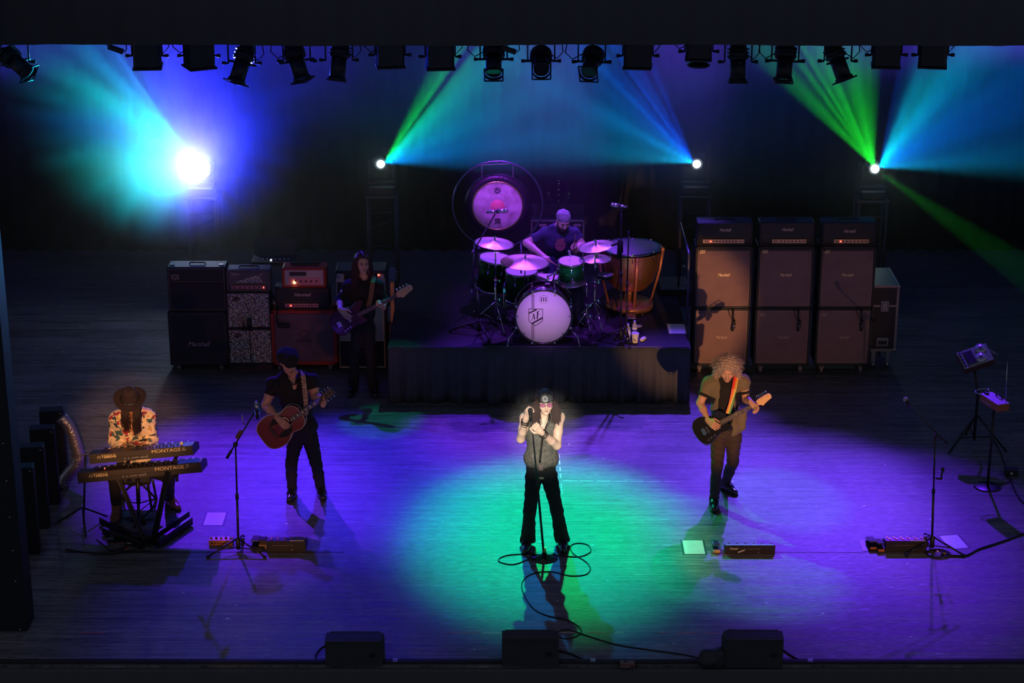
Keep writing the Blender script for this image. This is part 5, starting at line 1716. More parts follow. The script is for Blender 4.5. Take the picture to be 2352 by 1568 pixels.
def shoe(name, t, o, heel, toe, material, sole=RUBBER, h=0.10, boot=0.0, w=0.046, ankle=None, label=None):
 heel, toe, o = Vector(heel), Vector(toe), Vector(o)
 F = Field(0.006)
 d = (toe - heel).normalized(); up = Vector((0, 0, 1))
 mid = heel.lerp(toe, 0.45)
 F.cap(heel + up * 0.045, mid + up * 0.045, w * 0.85, w, 0.03)
 F.cap(mid + up * 0.042, toe + up * 0.032 - d * 0.03, w, w * 0.72, 0.03)
 F.cap(mid + up * 0.05, heel + d * 0.03 + up * 0.085, w * 0.8, w * 0.8, 0.03)
 if boot and ankle is not None: F.cap(heel + d * 0.04 + up * 0.08, Vector(ankle), 0.046, boot, 0.03)
 c = heel.lerp(toe, 0.5)
 F.box(Vector((c.x, c.y, min(heel.z, toe.z) - 0.15)), (0.3, 0.3, 0.152), None, 0.004, 's')
 s_ = F.mesh(name, material, t, o, smooth=1)
 F = Field(0.007)
 F.cap(heel + up * 0.010, mid + up * 0.010, w * 0.86, w * 1.0, 0.01); F.cap(mid + up * 0.010, toe + up * 0.010 - d * 0.03, w * 1.0, w * 0.8, 0.01)
 F.box(Vector((c.x, c.y, min(heel.z, toe.z) - 0.10)), (0.4, 0.4, 0.102), None, 0.002, 's'); F.box(Vector((c.x, c.y, max(heel.z, toe.z) + 0.12)), (0.4, 0.4, 0.102), None, 0.002, 's')
 F.mesh('sole', sole, s_, o, smooth=1)
 return s_


def hair_strands(name, t, o, roots, material, n=200, r=0.004, seed=1, jit=0.012, curl=0.0, freq=30):
 """roots: list of polylines; strands jittered about them, joined as one head of hair"""
 rnd = random.Random(seed)
 mb = MB()
 o = Vector(o)
 for i in range(n):
  g = roots[i % len(roots)]
  off = Vector((rnd.gauss(0, jit), rnd.gauss(0, jit), rnd.gauss(0, jit * 0.7)))
  ph = rnd.random() * 6.28
  L = rnd.uniform(0.8, 1.04)
  pts = []
  m_ = 7
  for j in range(m_):
   u = j / (m_ - 1) * L * (len(g) - 1)
   k = min(int(u), len(g) - 2); q = u - k
   p = Vector(g[k]).lerp(Vector(g[k + 1]), q)
   p = p + off * (0.4 + 0.9 * j / m_) - o
   if curl: p += Vector((math.sin(freq * p.z + ph), math.cos(freq * p.z * 0.9 + ph), 0.5 * math.sin(freq * p.x + ph))) * curl * (j / m_)
   pts.append(p)
  mb.tube(pts, [r * (1 - 0.5 * j / m_) for j in range(m_)], n=4, cap=False)
 return mb.build(name, material, t, fix=False)


SKIN1 = skin_mat('pale_skin', (0.80, 0.54, 0.42))
SKIN2 = skin_mat('skin', (0.66, 0.36, 0.25))
DKHAIR = mat('dark_hair', (0.03, 0.018, 0.012), 0.6, var=0.2)


def patterned(name, base, cols, scale, rough=0.7, thr=0.5, bump=0.0, detail=2.0, stretch=(1, 1, 1)):
 """cloth with irregular printed patches"""
 m = bpy.data.materials.new(name); m.use_nodes = True
 N, L = m.node_tree.nodes, m.node_tree.links
 b = N['Principled BSDF']; tc = N.new('ShaderNodeTexCoord')
 mp = N.new('ShaderNodeMapping'); mp.inputs['Scale'].default_value = stretch; L.new(tc.outputs['Object'], mp.inputs[0])
 prev = None
 for i, (c, off, th) in enumerate(cols):
  ad = N.new('ShaderNodeVectorMath'); ad.operation = 'ADD'; ad.inputs[1].default_value = (off, off * 1.7, -off); L.new(mp.outputs[0], ad.inputs[0])
  nz = N.new('ShaderNodeTexNoise'); nz.inputs['Scale'].default_value = scale; nz.inputs['Detail'].default_value = detail; L.new(ad.outputs[0], nz.inputs['Vector'])
  cr = N.new('ShaderNodeValToRGB'); set_ramp(cr, [(th, (0, 0, 0)), (th + 0.02, (1, 1, 1))]); L.new(nz.outputs[0], cr.inputs[0])
  mx = N.new('ShaderNodeMix'); mx.data_type = 'RGBA'; L.new(cr.outputs[0], mx.inputs[0])
  if prev is None: mx.inputs[6].default_value = tuple(base) + (1,)
  else: L.new(prev, mx.inputs[6])
  mx.inputs[7].default_value = tuple(c) + (1,)
  prev = mx.outputs[2]
 L.new(prev, b.inputs['Base Color']); b.inputs['Roughness'].default_value = rough
 MATS[name] = m
 return m


# ================================================================== the singer
def singer():
 o = Vector((P(1250, 1265, 0.05).x, 0.05, 0))
 t = thing('person', 'singer in grey vest and starburst bandana gripping the centre microphone stand', 'person', o)
 Y = 0.10
 hc = P(1253, 925, Y - 0.06)
 fwd = Vector((0.06, -1, 0.10))
 pel = P(1243, 1075, Y); chest = P(1245, 990, Y); neck = P(1246, 950, Y - 0.0)
 shl = P(1207, 960, Y - 0.0); shr = P(1284, 958, Y)
 ell_ = P(1196, 1008, Y - 0.14); elr = P(1279, 1023, Y - 0.16)
 wrl = P(1208, 961, Y - 0.30); wrr = P(1243, 992, Y - 0.34)
 hipl = P(1226, 1092, Y); hipr = P(1261, 1092, Y)
 knl = P(1217, 1172, Y - 0.04); knr = P(1279, 1172, Y - 0.02)
 anl = G(1212, 1252); anl.z = 0.10; anr = G(1291, 1250); anr.z = 0.10
 F = Field(0.0055)
 Q, B = add_head(F, hc, fwd, (0, 0, 1), 0.98)
 F.cap(neck, hc + Vector((0, 0.02, -0.05)), 0.050, 0.050, 0.03)
 torso(F, pel, chest, neck, shl, shr, 0, 0.90)
 arm(F, shl, ell_, wrl); arm(F, shr, elr, wrr, (0.050, 0.042, 0.039, 0.027))
 mtop = P(1219, 944, Y - 0.36)
 add_hand(F, wrl + Vector((0, 0, 0.0)), (P(1218, 930, Y - 0.37) - wrl), (-0.5, -0.6, 0.5), 1, [0.75, 0.75, 0.7, 0.6], 1.05, 0.5)
 add_hand(F, wrr, (P(1224, 972, Y - 0.40) - wrr), (0.4, -0.9, 0.2), 1, [0.95, 1.0, 1.0, 1.0], 1.05, 0.7)
 leg(F, hipl, knl, anl); leg(F, hipr, knr, anr)
 F.mesh('body', SKIN1, t, o)
 face_bits(t, Q, B, o, 0.98, mat('lip', (0.40, 0.20, 0.15)), DKHAIR)
 # vest
 VEST = patterned('worn_grey_denim', (0.12, 0.115, 0.10), [((0.08, 0.075, 0.065), 0.0, 0.53), ((0.22, 0.21, 0.18), 3.1, 0.57)], 110, 0.85, detail=6, stretch=(1.6, 1, 0.28))
 F = Field(0.007)
 torso(F, pel.lerp(chest, 0.2) + Vector((0, 0, 0.04)), chest, neck, shl + Vector((0.03, 0, 0.012)), shr - Vector((0.03, 0, -0.012)), 0.022, 0.94)
 F.ell(pel + Vector((0, 0, 0.10)), (0.168, 0.125, 0.09), None, 0.05)
 F.box(pel + Vector((0, 0, -0.235)), (0.4, 0.4, 0.27), None, 0.006, 's')
 F.cap(neck + Vector((0.0, -0.09, 0.07)), P(1249, 992, Y - 0.155), 0.088, 0.046, 0.008, 's')
 F.cap(neck + Vector((0, 0, 0.05)), hc, 0.065, 0.08, 0.01, 's')
 for s_, sh in ((-1, shl), (1, shr)):
  F.ell(sh + Vector((s_ * 0.045, -0.01, -0.045)), Vector((0.065, 0.09, 0.085)), None, 0.012, 's')
 v = F.mesh('vest', VEST, t, o, wrinkle(0.0045, 42, 1.0, (1, 1, 0.5)))
 # dark placket with press studs
 mb = MB()
 pts = [P(1251, 985, Y - 0.150) - o, P(1247, 1000, Y - 0.165) - o, P(1243, 1030, Y - 0.155) - o, P(1240, 1062, Y - 0.145) - o]
 mb.tube(pts, 0.011, n=8); mb.build('placket', mat('dark_leather', (0.025, 0.02, 0.02), 0.4, bump=0.1, var=0.2), v)
 mb = MB()
 mb.tube([neck + Vector((0.075, -0.05, 0.03)) - o, neck + Vector((0.070, -0.10, -0.02)) - o, P(1252, 984, Y - 0.155) - o], [0.012, 0.013, 0.007], n=8); mb.tube([neck + Vector((-0.075, -0.05, 0.03)) - o, neck + Vector((-0.070, -0.10, -0.02)) - o, P(1247, 988, Y - 0.155) - o], [0.012, 0.013, 0.007], n=8)
 mb.build('collar', MATS['dark_leather'], v)
 for i in range(4):
  p = pts[0].lerp(pts[3], (i + 0.5) / 4) + Vector((0, -0.017, 0))
  mb = MB(); mb.ell(p, (0.006, 0.004, 0.006), nu=8, nv=5); mb.build('press_stud', CHROME, v)
 # trousers, flared below the knee
 PANTS = mat('black_denim', (0.016, 0.015, 0.017), 0.85, bump=0.15, bscale=300, var=0.2)
 F = Field(0.008)
 F.ell(pel + Vector((0, 0, 0.01)), (0.152, 0.118, 0.11), None, 0.03)
 for h_, k_, a_ in ((hipl, knl, anl), (hipr, knr, anr)):
  low = Vector((a_.x, a_.y - 0.01, 0.055))
  F.cap(h_, k_, 0.088, 0.062, 0.025); F.cap(k_, k_.lerp(low, 0.5), 0.063, 0.066, 0.03); F.cap(k_.lerp(low, 0.5), low, 0.066, 0.082, 0.02)
 F.box((o.x, o.y, -0.06), (0.7, 0.7, 0.105), None, 0.003, 's')
 F.box(pel + Vector((0, 0, 0.20)), (0.4, 0.4, 0.14), None, 0.004, 's')
 pt = F.mesh('trousers', PANTS, t, o, wrinkle(0.003, 30, 2.0, (1, 1, 1.6)))
 mb = MB()
 R_ = []
 for i in range(40):
  a = 2 * math.pi * i / 40
  R_.append(pel + Vector((0.143 * math.cos(a), 0.112 * math.sin(a), 0.045)) - o)
 mb.tube(R_, 0.018, n=8, closed=True); bl = mb.build('belt', MATS['dark_leather'], t)
 bp = P(1242, 1074, Y - 0.14) - o
 mb = MB(); mb.box(bp, (0.052, 0.012, 0.060), bev=0.008); mb.box(bp + Vector((0, -0.007, 0)), (0.03, 0.006, 0.035), bev=0.004); mb.build('buckle', mat('old_bronze_buckle', (0.62, 0.45, 0.38), 0.35, 0.8, bump=0.3, var=0.2), bl)
 # shoes
 BLKLEA = mat('black_leather', (0.02, 0.02, 0.022), 0.18, bump=0.05, var=0.1, coat=0.6)
 for a_, tx in ((anl, 1206), (anr, 1294)):
  toe = G(tx, 1272 if tx < 1250 else 1267); toe.z = 0
  heel = Vector((a_.x, a_.y + 0.04, 0)); dd = (toe - heel); dd.z = 0; toe = heel + dd.normalized() * 0.28
  shoe('shoe', t, o, heel, toe, BLKLEA)
 # hair
 roots = []
 for s_ in (-1, 1):
  for y in (0.02, -0.02, -0.05):
   e = 0.15 if s_ > 0 else 0.11
   roots.append([Q(s_ * 0.060, y, 0.05), Q(s_ * 0.090, y + 0.02, -0.02), Q(s_ * (0.098 + 0.012), y + 0.035, -0.09), Q(s_ * 0.105, y + 0.05, -0.09 - e)])
 hair_strands('hair', t, o, roots, mat('dark_brown_hair', (0.045, 0.022, 0.02), 0.5, var=0.3), 1300, 0.0019, 3, 0.020, 0.009, 70)
 F = Field(0.007); F.ell(Q(0, -0.020, 0.045), Vector((0.088, 0.100, 0.095)), B, 0.02)
 for s_ in (-1, 1): F.cap(Q(s_ * 0.078, -0.02, 0.03), Q(s_ * 0.095, 0.0, -0.16), 0.03, 0.03, 0.03)
 F.cap(Q(0, -0.07, 0.0), Q(0, -0.07, -0.12), 0.07, 0.06, 0.03)
 F.ell(Q(0, 0.085, -0.03), Vector((0.068, 0.075, 0.11)), B, 0.01, 's')
 F.mesh('hair', MATS['dark_brown_hair'], t, o, wrinkle(0.006, 70, 0.3))
 # bandana
 F = Field(0.006)
 F.ell(Q(0, -0.008, 0.040), Vector((0.088, 0.110, 0.100)), B, 0.01)
 F.box(Q(0, 0, -0.097), (0.2, 0.2, 0.115), B, 0.004, 's'); F.box(Q(0, -0.06, 0.222), (0.2, 0.2, 0.095), B @ Euler((R(16), 0, 0)).to_matrix(), 0.004, 's')
 BAND = mat('black_bandana', (0.02, 0.02, 0.024), 0.8, bump=0.2, var=0.1)
 bn = F.mesh('bandana', BAND, t, o, smooth=1)
 mb = MB()
 def onband(a, r):
  x, z = r * math.cos(a), r * math.sin(a)
  p = Q(0.012 + x, 0, 0.068 + z)
  # project onto the ellipsoid front
  lx, lz = (0.012 + x) / 0.088, (0.068 + z - 0.040) / 0.100
  yy = -0.008 + 0.110 * math.sqrt(max(0.02, 1 - lx * lx - lz * lz)) + 0.002
  return Q(0.012 + x, yy, 0.068 + z)
 for k in range(14):
  a = 2 * math.pi * k / 14
  mb.tube([onband(a, 0.015) - o, onband(a, 0.026) - o, onband(a, 0.037) - o], [0.0018, 0.0042, 0.0020], n=5)
 mb.tube([onband(2 * math.pi * i / 16, 0.010) - o for i in range(16)], 0.0018, n=5, closed=True)
 for k in range(16):
  mb.ell(onband(R(150 + 14 * (k % 5)), 0.054 + 0.013 * (k // 5)) - o, (0.0032, 0.0032, 0.0032), nu=6, nv=4)
  a = R(22.5 * k)
  mb.ell(onband(a, 0.044) - o, (0.0026, 0.0026, 0.0026), nu=6, nv=4)
 mb.build('printed_star', mat('white_print', (0.95, 0.95, 0.95), 0.8, var=0.05), bn)
 # rose tinted glasses
 lens = mat('rose_lens', (0.55, 0.10, 0.35), 0.1, alpha=0.55, var=0.02)
 gl = MB()
 for s_ in (-1, 1):
  gl.tube([Q(s_ * 0.036 + 0.030 * math.cos(a_), 0.108, 0.002 + 0.020 * math.sin(a_)) - o for a_ in [i * math.pi / 8 for i in range(16)]], 0.0016, n=5, closed=True)
  gl.tube([Q(s_ * 0.058, 0.106, 0.006) - o, Q(s_ * 0.080, 0.05, 0.008) - o, Q(s_ * 0.082, -0.01, 0.006) - o], 0.0018, n=5)
 gl.tube([Q(-0.011, 0.110, 0.006) - o, Q(0.011, 0.110, 0.006) - o], 0.0016, n=5)
 gg = gl.build('glasses', mat('dark_frame', (0.03, 0.02, 0.03), 0.3, 0.5, var=0.1), t)
 for s_ in (-1, 1):
  mb = MB(); mb._add([Q(s_ * 0.036 + 0.029 * math.cos(a_), 0.108, 0.002 + 0.019 * math.sin(a_)) - o for a_ in [i * math.pi / 8 for i in range(16)]], [tuple(range(16))]); mb.build('tinted_lens', lens, gg)
 # wrist bands, necklace
 for a_, b_, ps in ((ell_, wrl, (0.80, 0.90, 0.70)), (elr, wrr, (0.82, 0.92, 0.74))):
  for q_ in ps:
   c = a_.lerp(b_, q_); u, w = frame_of(b_ - a_)
   mb = MB(); mb.tube([c + (u * math.cos(x) + w * math.sin(x)) * 0.034 - o for x in [i * math.pi / 8 for i in range(16)]], 0.009 if q_ > 0.79 else 0.004, n=6, closed=True); mb.build('wristband', MATS['dark_leather'], t)
 mb = MB(); mb.tube([neck + Vector((-0.05, -0.06, 0.03)) - o, neck + Vector((-0.02, -0.115, -0.05)) - o, neck + Vector((0.005, -0.13, -0.10)) - o, neck + Vector((0.03, -0.11, -0.05)) - o, neck + Vector((0.055, -0.06, 0.03)) - o], 0.0022, n=5); mb.build('necklace', CHROME, t)
 # microphone stand in his hands
 base = G(1250, 1281)
 base.z = 0
 top = P(1219, 944, Y - 0.36)
 ms = mic_stand('microphone_stand', 'straight stand with shining round base held by the singer', base, [top], r_base=0.135)
 gm_ = MB(); gm_.cyl((0, 0, 0.05), (0, 0, 0.12), 0.022, 0.016, n=12); gm_.build('gold_collar', BRASS, ms)
 microphone('black vocal microphone in the hands of the singer', top - Vector((0, 0, 0.10)) + Vector((0.0, 0, 0)), top + Vector((-0.004, -0.03, 0.02)), 0.019, ball=0.026, bm=mat('dark_mesh_ball', (0.05, 0.05, 0.055), 0.4, 0.6, bump=0.5, bscale=900, var=0.1))


singer()

# ================================================================== instruments
def guitar(name, label, centre, neck_dir, face=(0, -1, 0), scale_len=0.64, kind='solid', col=None, group=None, head='plain', fb=None, nut=None, cat='guitar', boards=22):
 """centre: world middle of the body (bridge-ish), neck_dir: world direction; local x along the neck, -y faces out"""
 x = Vector(neck_dir).normalized()
 y = -Vector(face); y = (y - x * y.dot(x)).normalized()
 z = x.cross(y)
 M3 = Matrix((x, y, z)).transposed()
 t = thing(name, label, cat, centre, group=group, rot=M3.to_euler())
 if kind == 'solid':
  out = [(-0.20, 0.0), (-0.195, 0.08), (-0.15, 0.135), (-0.08, 0.145), (0.0, 0.115), (0.07, 0.105), (0.13, 0.13), (0.185, 0.155), (0.225, 0.145), (0.225, 0.10), (0.19, 0.055), (0.17, 0.03), (0.17, -0.03), (0.185, -0.045), (0.195, -0.09), (0.185, -0.125), (0.14, -0.125), (0.08, -0.105), (0.02, -0.115), (-0.06, -0.15), (-0.13, -0.15), (-0.185, -0.10)]
  d = 0.045
 elif kind == 'single':
  out = [(-0.195, 0.0), (-0.19, 0.08), (-0.15, 0.14), (-0.08, 0.158), (-0.01, 0.135), (0.04, 0.105), (0.10, 0.10), (0.15, 0.115), (0.185, 0.10), (0.20, 0.05), (0.20, 0.0), (0.165, -0.03), (0.175, -0.06), (0.20, -0.085), (0.185, -0.115), (0.14, -0.115), (0.08, -0.10), (0.02, -0.11), (-0.06, -0.15), (-0.13, -0.155), (-0.18, -0.10)]
  d = 0.045
 elif kind == 'bass':
  out = [(-0.23, 0.0), (-0.225, 0.08), (-0.17, 0.145), (-0.08, 0.15), (0.0, 0.12), (0.08, 0.11), (0.15, 0.14), (0.22, 0.165), (0.27, 0.15), (0.265, 0.10), (0.20, 0.05), (0.18, 0.03), (0.18, -0.03), (0.19, -0.05), (0.21, -0.10), (0.19, -0.13), (0.12, -0.12), (0.04, -0.11), (-0.04, -0.14), (-0.12, -0.165), (-0.19, -0.13), (-0.225, -0.06)]
  d = 0.045
 else:                                                  # acoustic
  out = []
  for i in range(64):
   a = 2 * math.pi * i / 64
   u = math.cos(a)
   w_ = 0.200 if u < 0 else 0.145
   xx = -0.02 + 0.26 * u
   prof = math.sqrt(max(0, 1 - u * u))
   waist = 1 - 0.30 * math.exp(-((u - 0.25) / 0.30) ** 2)
   zz = (0.205 * (1 - u) / 2 + 0.160 * (1 + u) / 2) * (prof ** 0.5) * waist
   out.append((xx, zz if math.sin(a) >= 0 else -zz))
  d = 0.11
 # smooth the outline
 if kind != 'acoustic':
  for _ in range(2):
   o2 = []
   for i in range(len(out)):
    a, b = out[i], out[(i + 1) % len(out)]
    o2 += [(a[0] * .75 + b[0] * .25, a[1] * .75 + b[1] * .25), (a[0] * .25 + b[0] * .75, a[1] * .25 + b[1] * .75)]
   out = o2
 body = MB()
 n = len(out)
 b = 0.007
 inn = [(x_ * (1 - b / 0.2), z_ * (1 - b / 0.15)) for x_, z_ in out]
 rings = [(inn, -d / 2), (out, -d / 2 + b), (out, d / 2 - b), (inn, d / 2)]
 vs = []
 for rg, yy in rings: vs += [(x_, yy, z_) for x_, z_ in rg]
 fs = [tuple(range(n)), tuple(range(4 * n - 1, 3 * n - 1, -1))]
 for r_ in range(3):
  for i in range(n): fs.append((r_ * n + i, r_ * n + (i + 1) % n, (r_ + 1) * n + (i + 1) % n, (r_ + 1) * n + i))
 body._add(vs, fs)
 body.build('guitar_body', col, t)
 yf = -d / 2
 L = scale_len
 xb = -0.09 if kind != 'acoustic' else -0.13             # bridge
 if kind == 'bass': xb = -0.12
 xn = xb + L                                              # nut
 x0 = 0.13 if kind not in ('acoustic',) else 0.22
 mb = MB(); mb._add([(x0 - 0.0, yf - 0.004, -0.027), (x0, yf - 0.004, 0.027), (xn, yf - 0.004, 0.021), (xn, yf - 0.004, -0.021), (x0, yf + 0.022, -0.02), (x0, yf + 0.022, 0.02), (xn, yf + 0.018, 0.015), (xn, yf + 0.018, -0.015)],
  [(0, 1, 2, 3), (7, 6, 5, 4), (0, 4, 5, 1), (1, 5, 6, 2), (2, 6, 7, 3), (3, 7, 4, 0)])
 nk = mb.build('neck', nut or MAPLE, t)
 mb = MB(); xf = 0.09 if kind != 'acoustic' else 0.10
 mb._add([(xf, yf - 0.010, -0.028), (xf, yf - 0.010, 0.028), (xn, yf - 0.009, 0.0215), (xn, yf - 0.009, -0.0215), (xf, yf - 0.003, -0.028), (xf, yf - 0.003, 0.028), (xn, yf - 0.003, 0.0215), (xn, yf - 0.003, -0.0215)],
  [(0, 1, 2, 3), (7, 6, 5, 4), (0, 4, 5, 1), (1, 5, 6, 2), (2, 6, 7, 3), (3, 7, 4, 0)])
 fbo = mb.build('fingerboard', fb or DARKWOOD, nk)
 fr = MB(); dots = MB()
 for k in range(1, boards):
  xx = xb + L * 2 ** (-k / 12.0); xx = xb + L - (L - L * 2 ** (-k / 12.0)); xx = xn - L * (1 - 2 ** (-k / 12.0))
  if xx < xf + 0.005: break
  fr.box((xx, yf - 0.0105, 0), (0.0025, 0.002, 0.046))
  if k in (3, 5, 7, 9, 12, 15, 17, 19): 
   xm = (xx + xn - L * (1 - 2 ** (-(k - 1) / 12.0))) / 2
   if kind == 'acoustic': dots.box((xm, yf - 0.0104, 0), (0.014, 0.0012, 0.028))
   else: dots.cyl((xm, yf - 0.010, 0), (xm, yf - 0.0112, 0), 0.004, n=8)
 fo = fr.build('frets', CHROME, nk); fo['kind'] = 'stuff'
 dt = dots.build('position_markers', CREAM, nk); dt['kind'] = 'stuff'
 # headstock
 if head == 'inline':
  hp = [(xn, -0.021), (xn + 0.03, -0.030), (xn + 0.05, -0.050), (xn + 0.09, -0.035), (xn + 0.14, -0.022), (xn + 0.165, -0.018), (xn + 0.175, 0.0), (xn + 0.170, 0.030), (xn + 0.155, 0.042), (xn + 0.10, 0.040), (xn + 0.03, 0.036), (xn, 0.024)]
  if kind == 'bass': hp = [(xn + (a - xn) * 1.25, c_ * 1.15) for a, c_ in hp]
 else:
  hp = [(xn, -0.021), (xn + 0.025, -0.036), (xn + 0.14, -0.040), (xn + 0.165, -0.030), (xn + 0.155, 0.0), (xn + 0.165, 0.030), (xn + 0.14, 0.040), (xn + 0.025, 0.036), (xn, 0.021)]
 mb = MB(); mb.prism(hp, yf - 0.004, yf + 0.012)
 hs = mb.build('headstock', MAPLE if head == 'inline' else BLKPLAST, t)
 npg = 4 if kind == 'bass' else 6
 for i in range(npg):
  if head == 'inline':
   q_ = (0.035 + i * (0.022 if npg == 6 else 0.045)); px_, pz_, sg = xn + q_, 0.034, 1
  else:
   q_ = 0.045 + (i % 3) * 0.042; sg = 1 if i < 3 else -1; px_, pz_ = xn + q_, 0.026 * sg
  mb = MB(); mb.cyl((px_, yf - 0.012, pz_ - 0.008 * sg), (px_, yf + 0.0, pz_ - 0.008 * sg), 0.004, n=8); mb.cyl((px_, yf + 0.008, pz_), (px_, yf + 0.008, pz_ + 0.028 * sg), 0.003, n=6)
  mb.ell((px_, yf + 0.008, pz_ + 0.034 * sg), (0.008, 0.004, 0.009) if kind != 'bass' else (0.013, 0.004, 0.013), nu=8, nv=6)
  mb.build('tuning_peg', CHROME, hs)
 # strings
 st = MB()
 for i in range(npg):
  o_ = (i - (npg - 1) / 2)
  st.cyl((xb, yf - 0.020, o_ * (0.0105 if npg == 6 else 0.017)), (xn, yf - 0.014, o_ * (0.007 if npg == 6 else 0.010)), 0.0007 if npg == 6 else 0.0011, n=4)
 so = st.build('strings', STEEL, t); so['kind'] = 'stuff'
 if kind == 'acoustic':
  mb = MB(); mb.box((xb, yf - 0.006, 0), (0.035, 0.012, 0.15), bev=0.004); mb.build('bridge', DARKWOOD, t)
  mb = MB(); mb.cyl((0.055, yf - 0.0015, 0), (0.055, yf + 0.001, 0), 0.050, n=32); mb.build('sound_hole', mat('dark_inside', (0.008, 0.006, 0.006), 0.9, var=0.1), t)
  mb = MB(); mb.tube([(0.055 + 0.055 * math.cos(a), yf - 0.001, 0.055 * math.sin(a)) for a in [i * math.pi / 14 for i in range(28)]], 0.0025, n=5, closed=True); mb.build('rosette', CREAM, t)
  for s_ in (-1, 1):
   mb = MB(); mb.prism([(0.09, s_ * 0.052), (0.05, s_ * 0.10), (-0.02, s_ * 0.125), (-0.10, s_ * 0.095), (-0.11, s_ * 0.065), (-0.03, s_ * 0.045), (0.01, s_ * 0.048), (0.04, s_ * 0.056)], yf - 0.0025, yf + 0.0); mb.build('pickguard', mat('black_pickguard', (0.015, 0.012, 0.012), 0.2, var=0.2), t)
  mb = MB()
  for sd in (-1, 1):
   mb.tube([(x_, sd * (d / 2 - 0.004), z_) for x_, z_ in out], 0.0035, n=5, closed=True)
  mb.build('binding', CREAM, t)
 else:
  for xx in ((0.06, -0.045) if kind != 'bass' else (0.02,)):
   mb = MB(); mb.box((xx, yf - 0.007, 0), (0.022 if kind != 'bass' else 0.035, 0.012, 0.078), bev=0.004); mb.build('pickup', BLKPLAST if kind != 'bass' else MATS['silver'] if 'silver' in MATS else STEEL, t)
  mb = MB(); mb.box((xb, yf - 0.009, 0), (0.035 if kind != 'bass' else 0.05, 0.014, 0.08), bev=0.004); mb.build('bridge', CHROME, t)
  for i, (kx, kz) in enumerate(((-0.05, -0.095), (-0.09, -0.105), (-0.01, -0.09))):
   mb = MB(); mb.cyl((kx, yf, kz), (kx, yf - 0.020, kz), 0.011, 0.010, n=14); mb.build('knob', CHROME, t)
  if kind != 'single':
   mb = MB(); mb.prism([(0.15, 0.05), (0.08, 0.085), (-0.01, 0.07), (-0.06, 0.03), (-0.07, -0.04), (-0.10, -0.09), (-0.07, -0.125), (0.0, -0.10), (0.09, -0.09), (0.17, -0.08), (0.13, -0.03), (0.12, 0.03)], yf - 0.002, yf + 0.001); mb.build('pickguard', mat('tortoise_guard', (0.05, 0.015, 0.02), 0.25, var=0.3), t)
  mb = MB(); mb.cyl((-0.10, -0.0, -d * 3.4), (-0.105, 0, -d * 3.8), 0.006, n=8); mb.build('output_jack', CHROME, t)
 return t, M3, xn, yf


def strap(owner, o, pts, w, material, name='strap'):
 """flat ribbon through points; the ribbon's flat lies across -y"""
 mb = MB()
 vs = []; fs = []
 pts = [Vector(p) - o for p in pts]
 for i, p in enumerate(pts):
  d = (pts[min(i + 1, len(pts) - 1)] - pts[max(i - 1, 0)]).normalized()
  s_ = d.cross(Vector((0, -1, 0.2))).normalized() * w / 2
  nn = s_.cross(d).normalized() * 0.002
  vs += [p - s_ + nn, p + s_ + nn, p + s_ - nn, p - s_ - nn]
 for i in range(len(pts) - 1):
  k = i * 4
  for a, b in ((0, 1), (1, 2), (2, 3), (3, 0)):
   fs.append((k + a, k + b, k + 4 + b, k + 4 + a))
 fs.append((0, 1, 2, 3)); k = len(pts) * 4 - 4; fs.append((k + 3, k + 2, k + 1, k))
 mb._add(vs, fs)
 return mb.build(name, material, owner)


def trousers(t, o, pel, legs, material, r=(0.092, 0.062, 0.058, 0.048), hem_z=0.05, noise_seed=0.0, zcut=0.16):
 F = Field(0.008)
 F.ell(Vector(pel), (0.150, 0.115, 0.12), None, 0.03)
 for h_, k_, a_ in legs:
  h_, k_, a_ = Vector(h_), Vector(k_), Vector(a_)
  low = a_ + (a_ - k_).normalized() * 0.02
  F.cap(h_, k_, r[0], r[1], 0.03); F.cap(k_, k_.lerp(low, 0.4), r[1], r[2], 0.02); F.cap(k_.lerp(low, 0.4), low, r[2], r[3], 0.02)
 F.box(Vector(pel) + Vector((0, 0, 0.14 + zcut)), (0.4, 0.4, 0.14), None, 0.004, 's')
 return F.mesh('trousers', material, t, o, wrinkle(0.0038, 34, noise_seed, (1, 1, 1.8)))


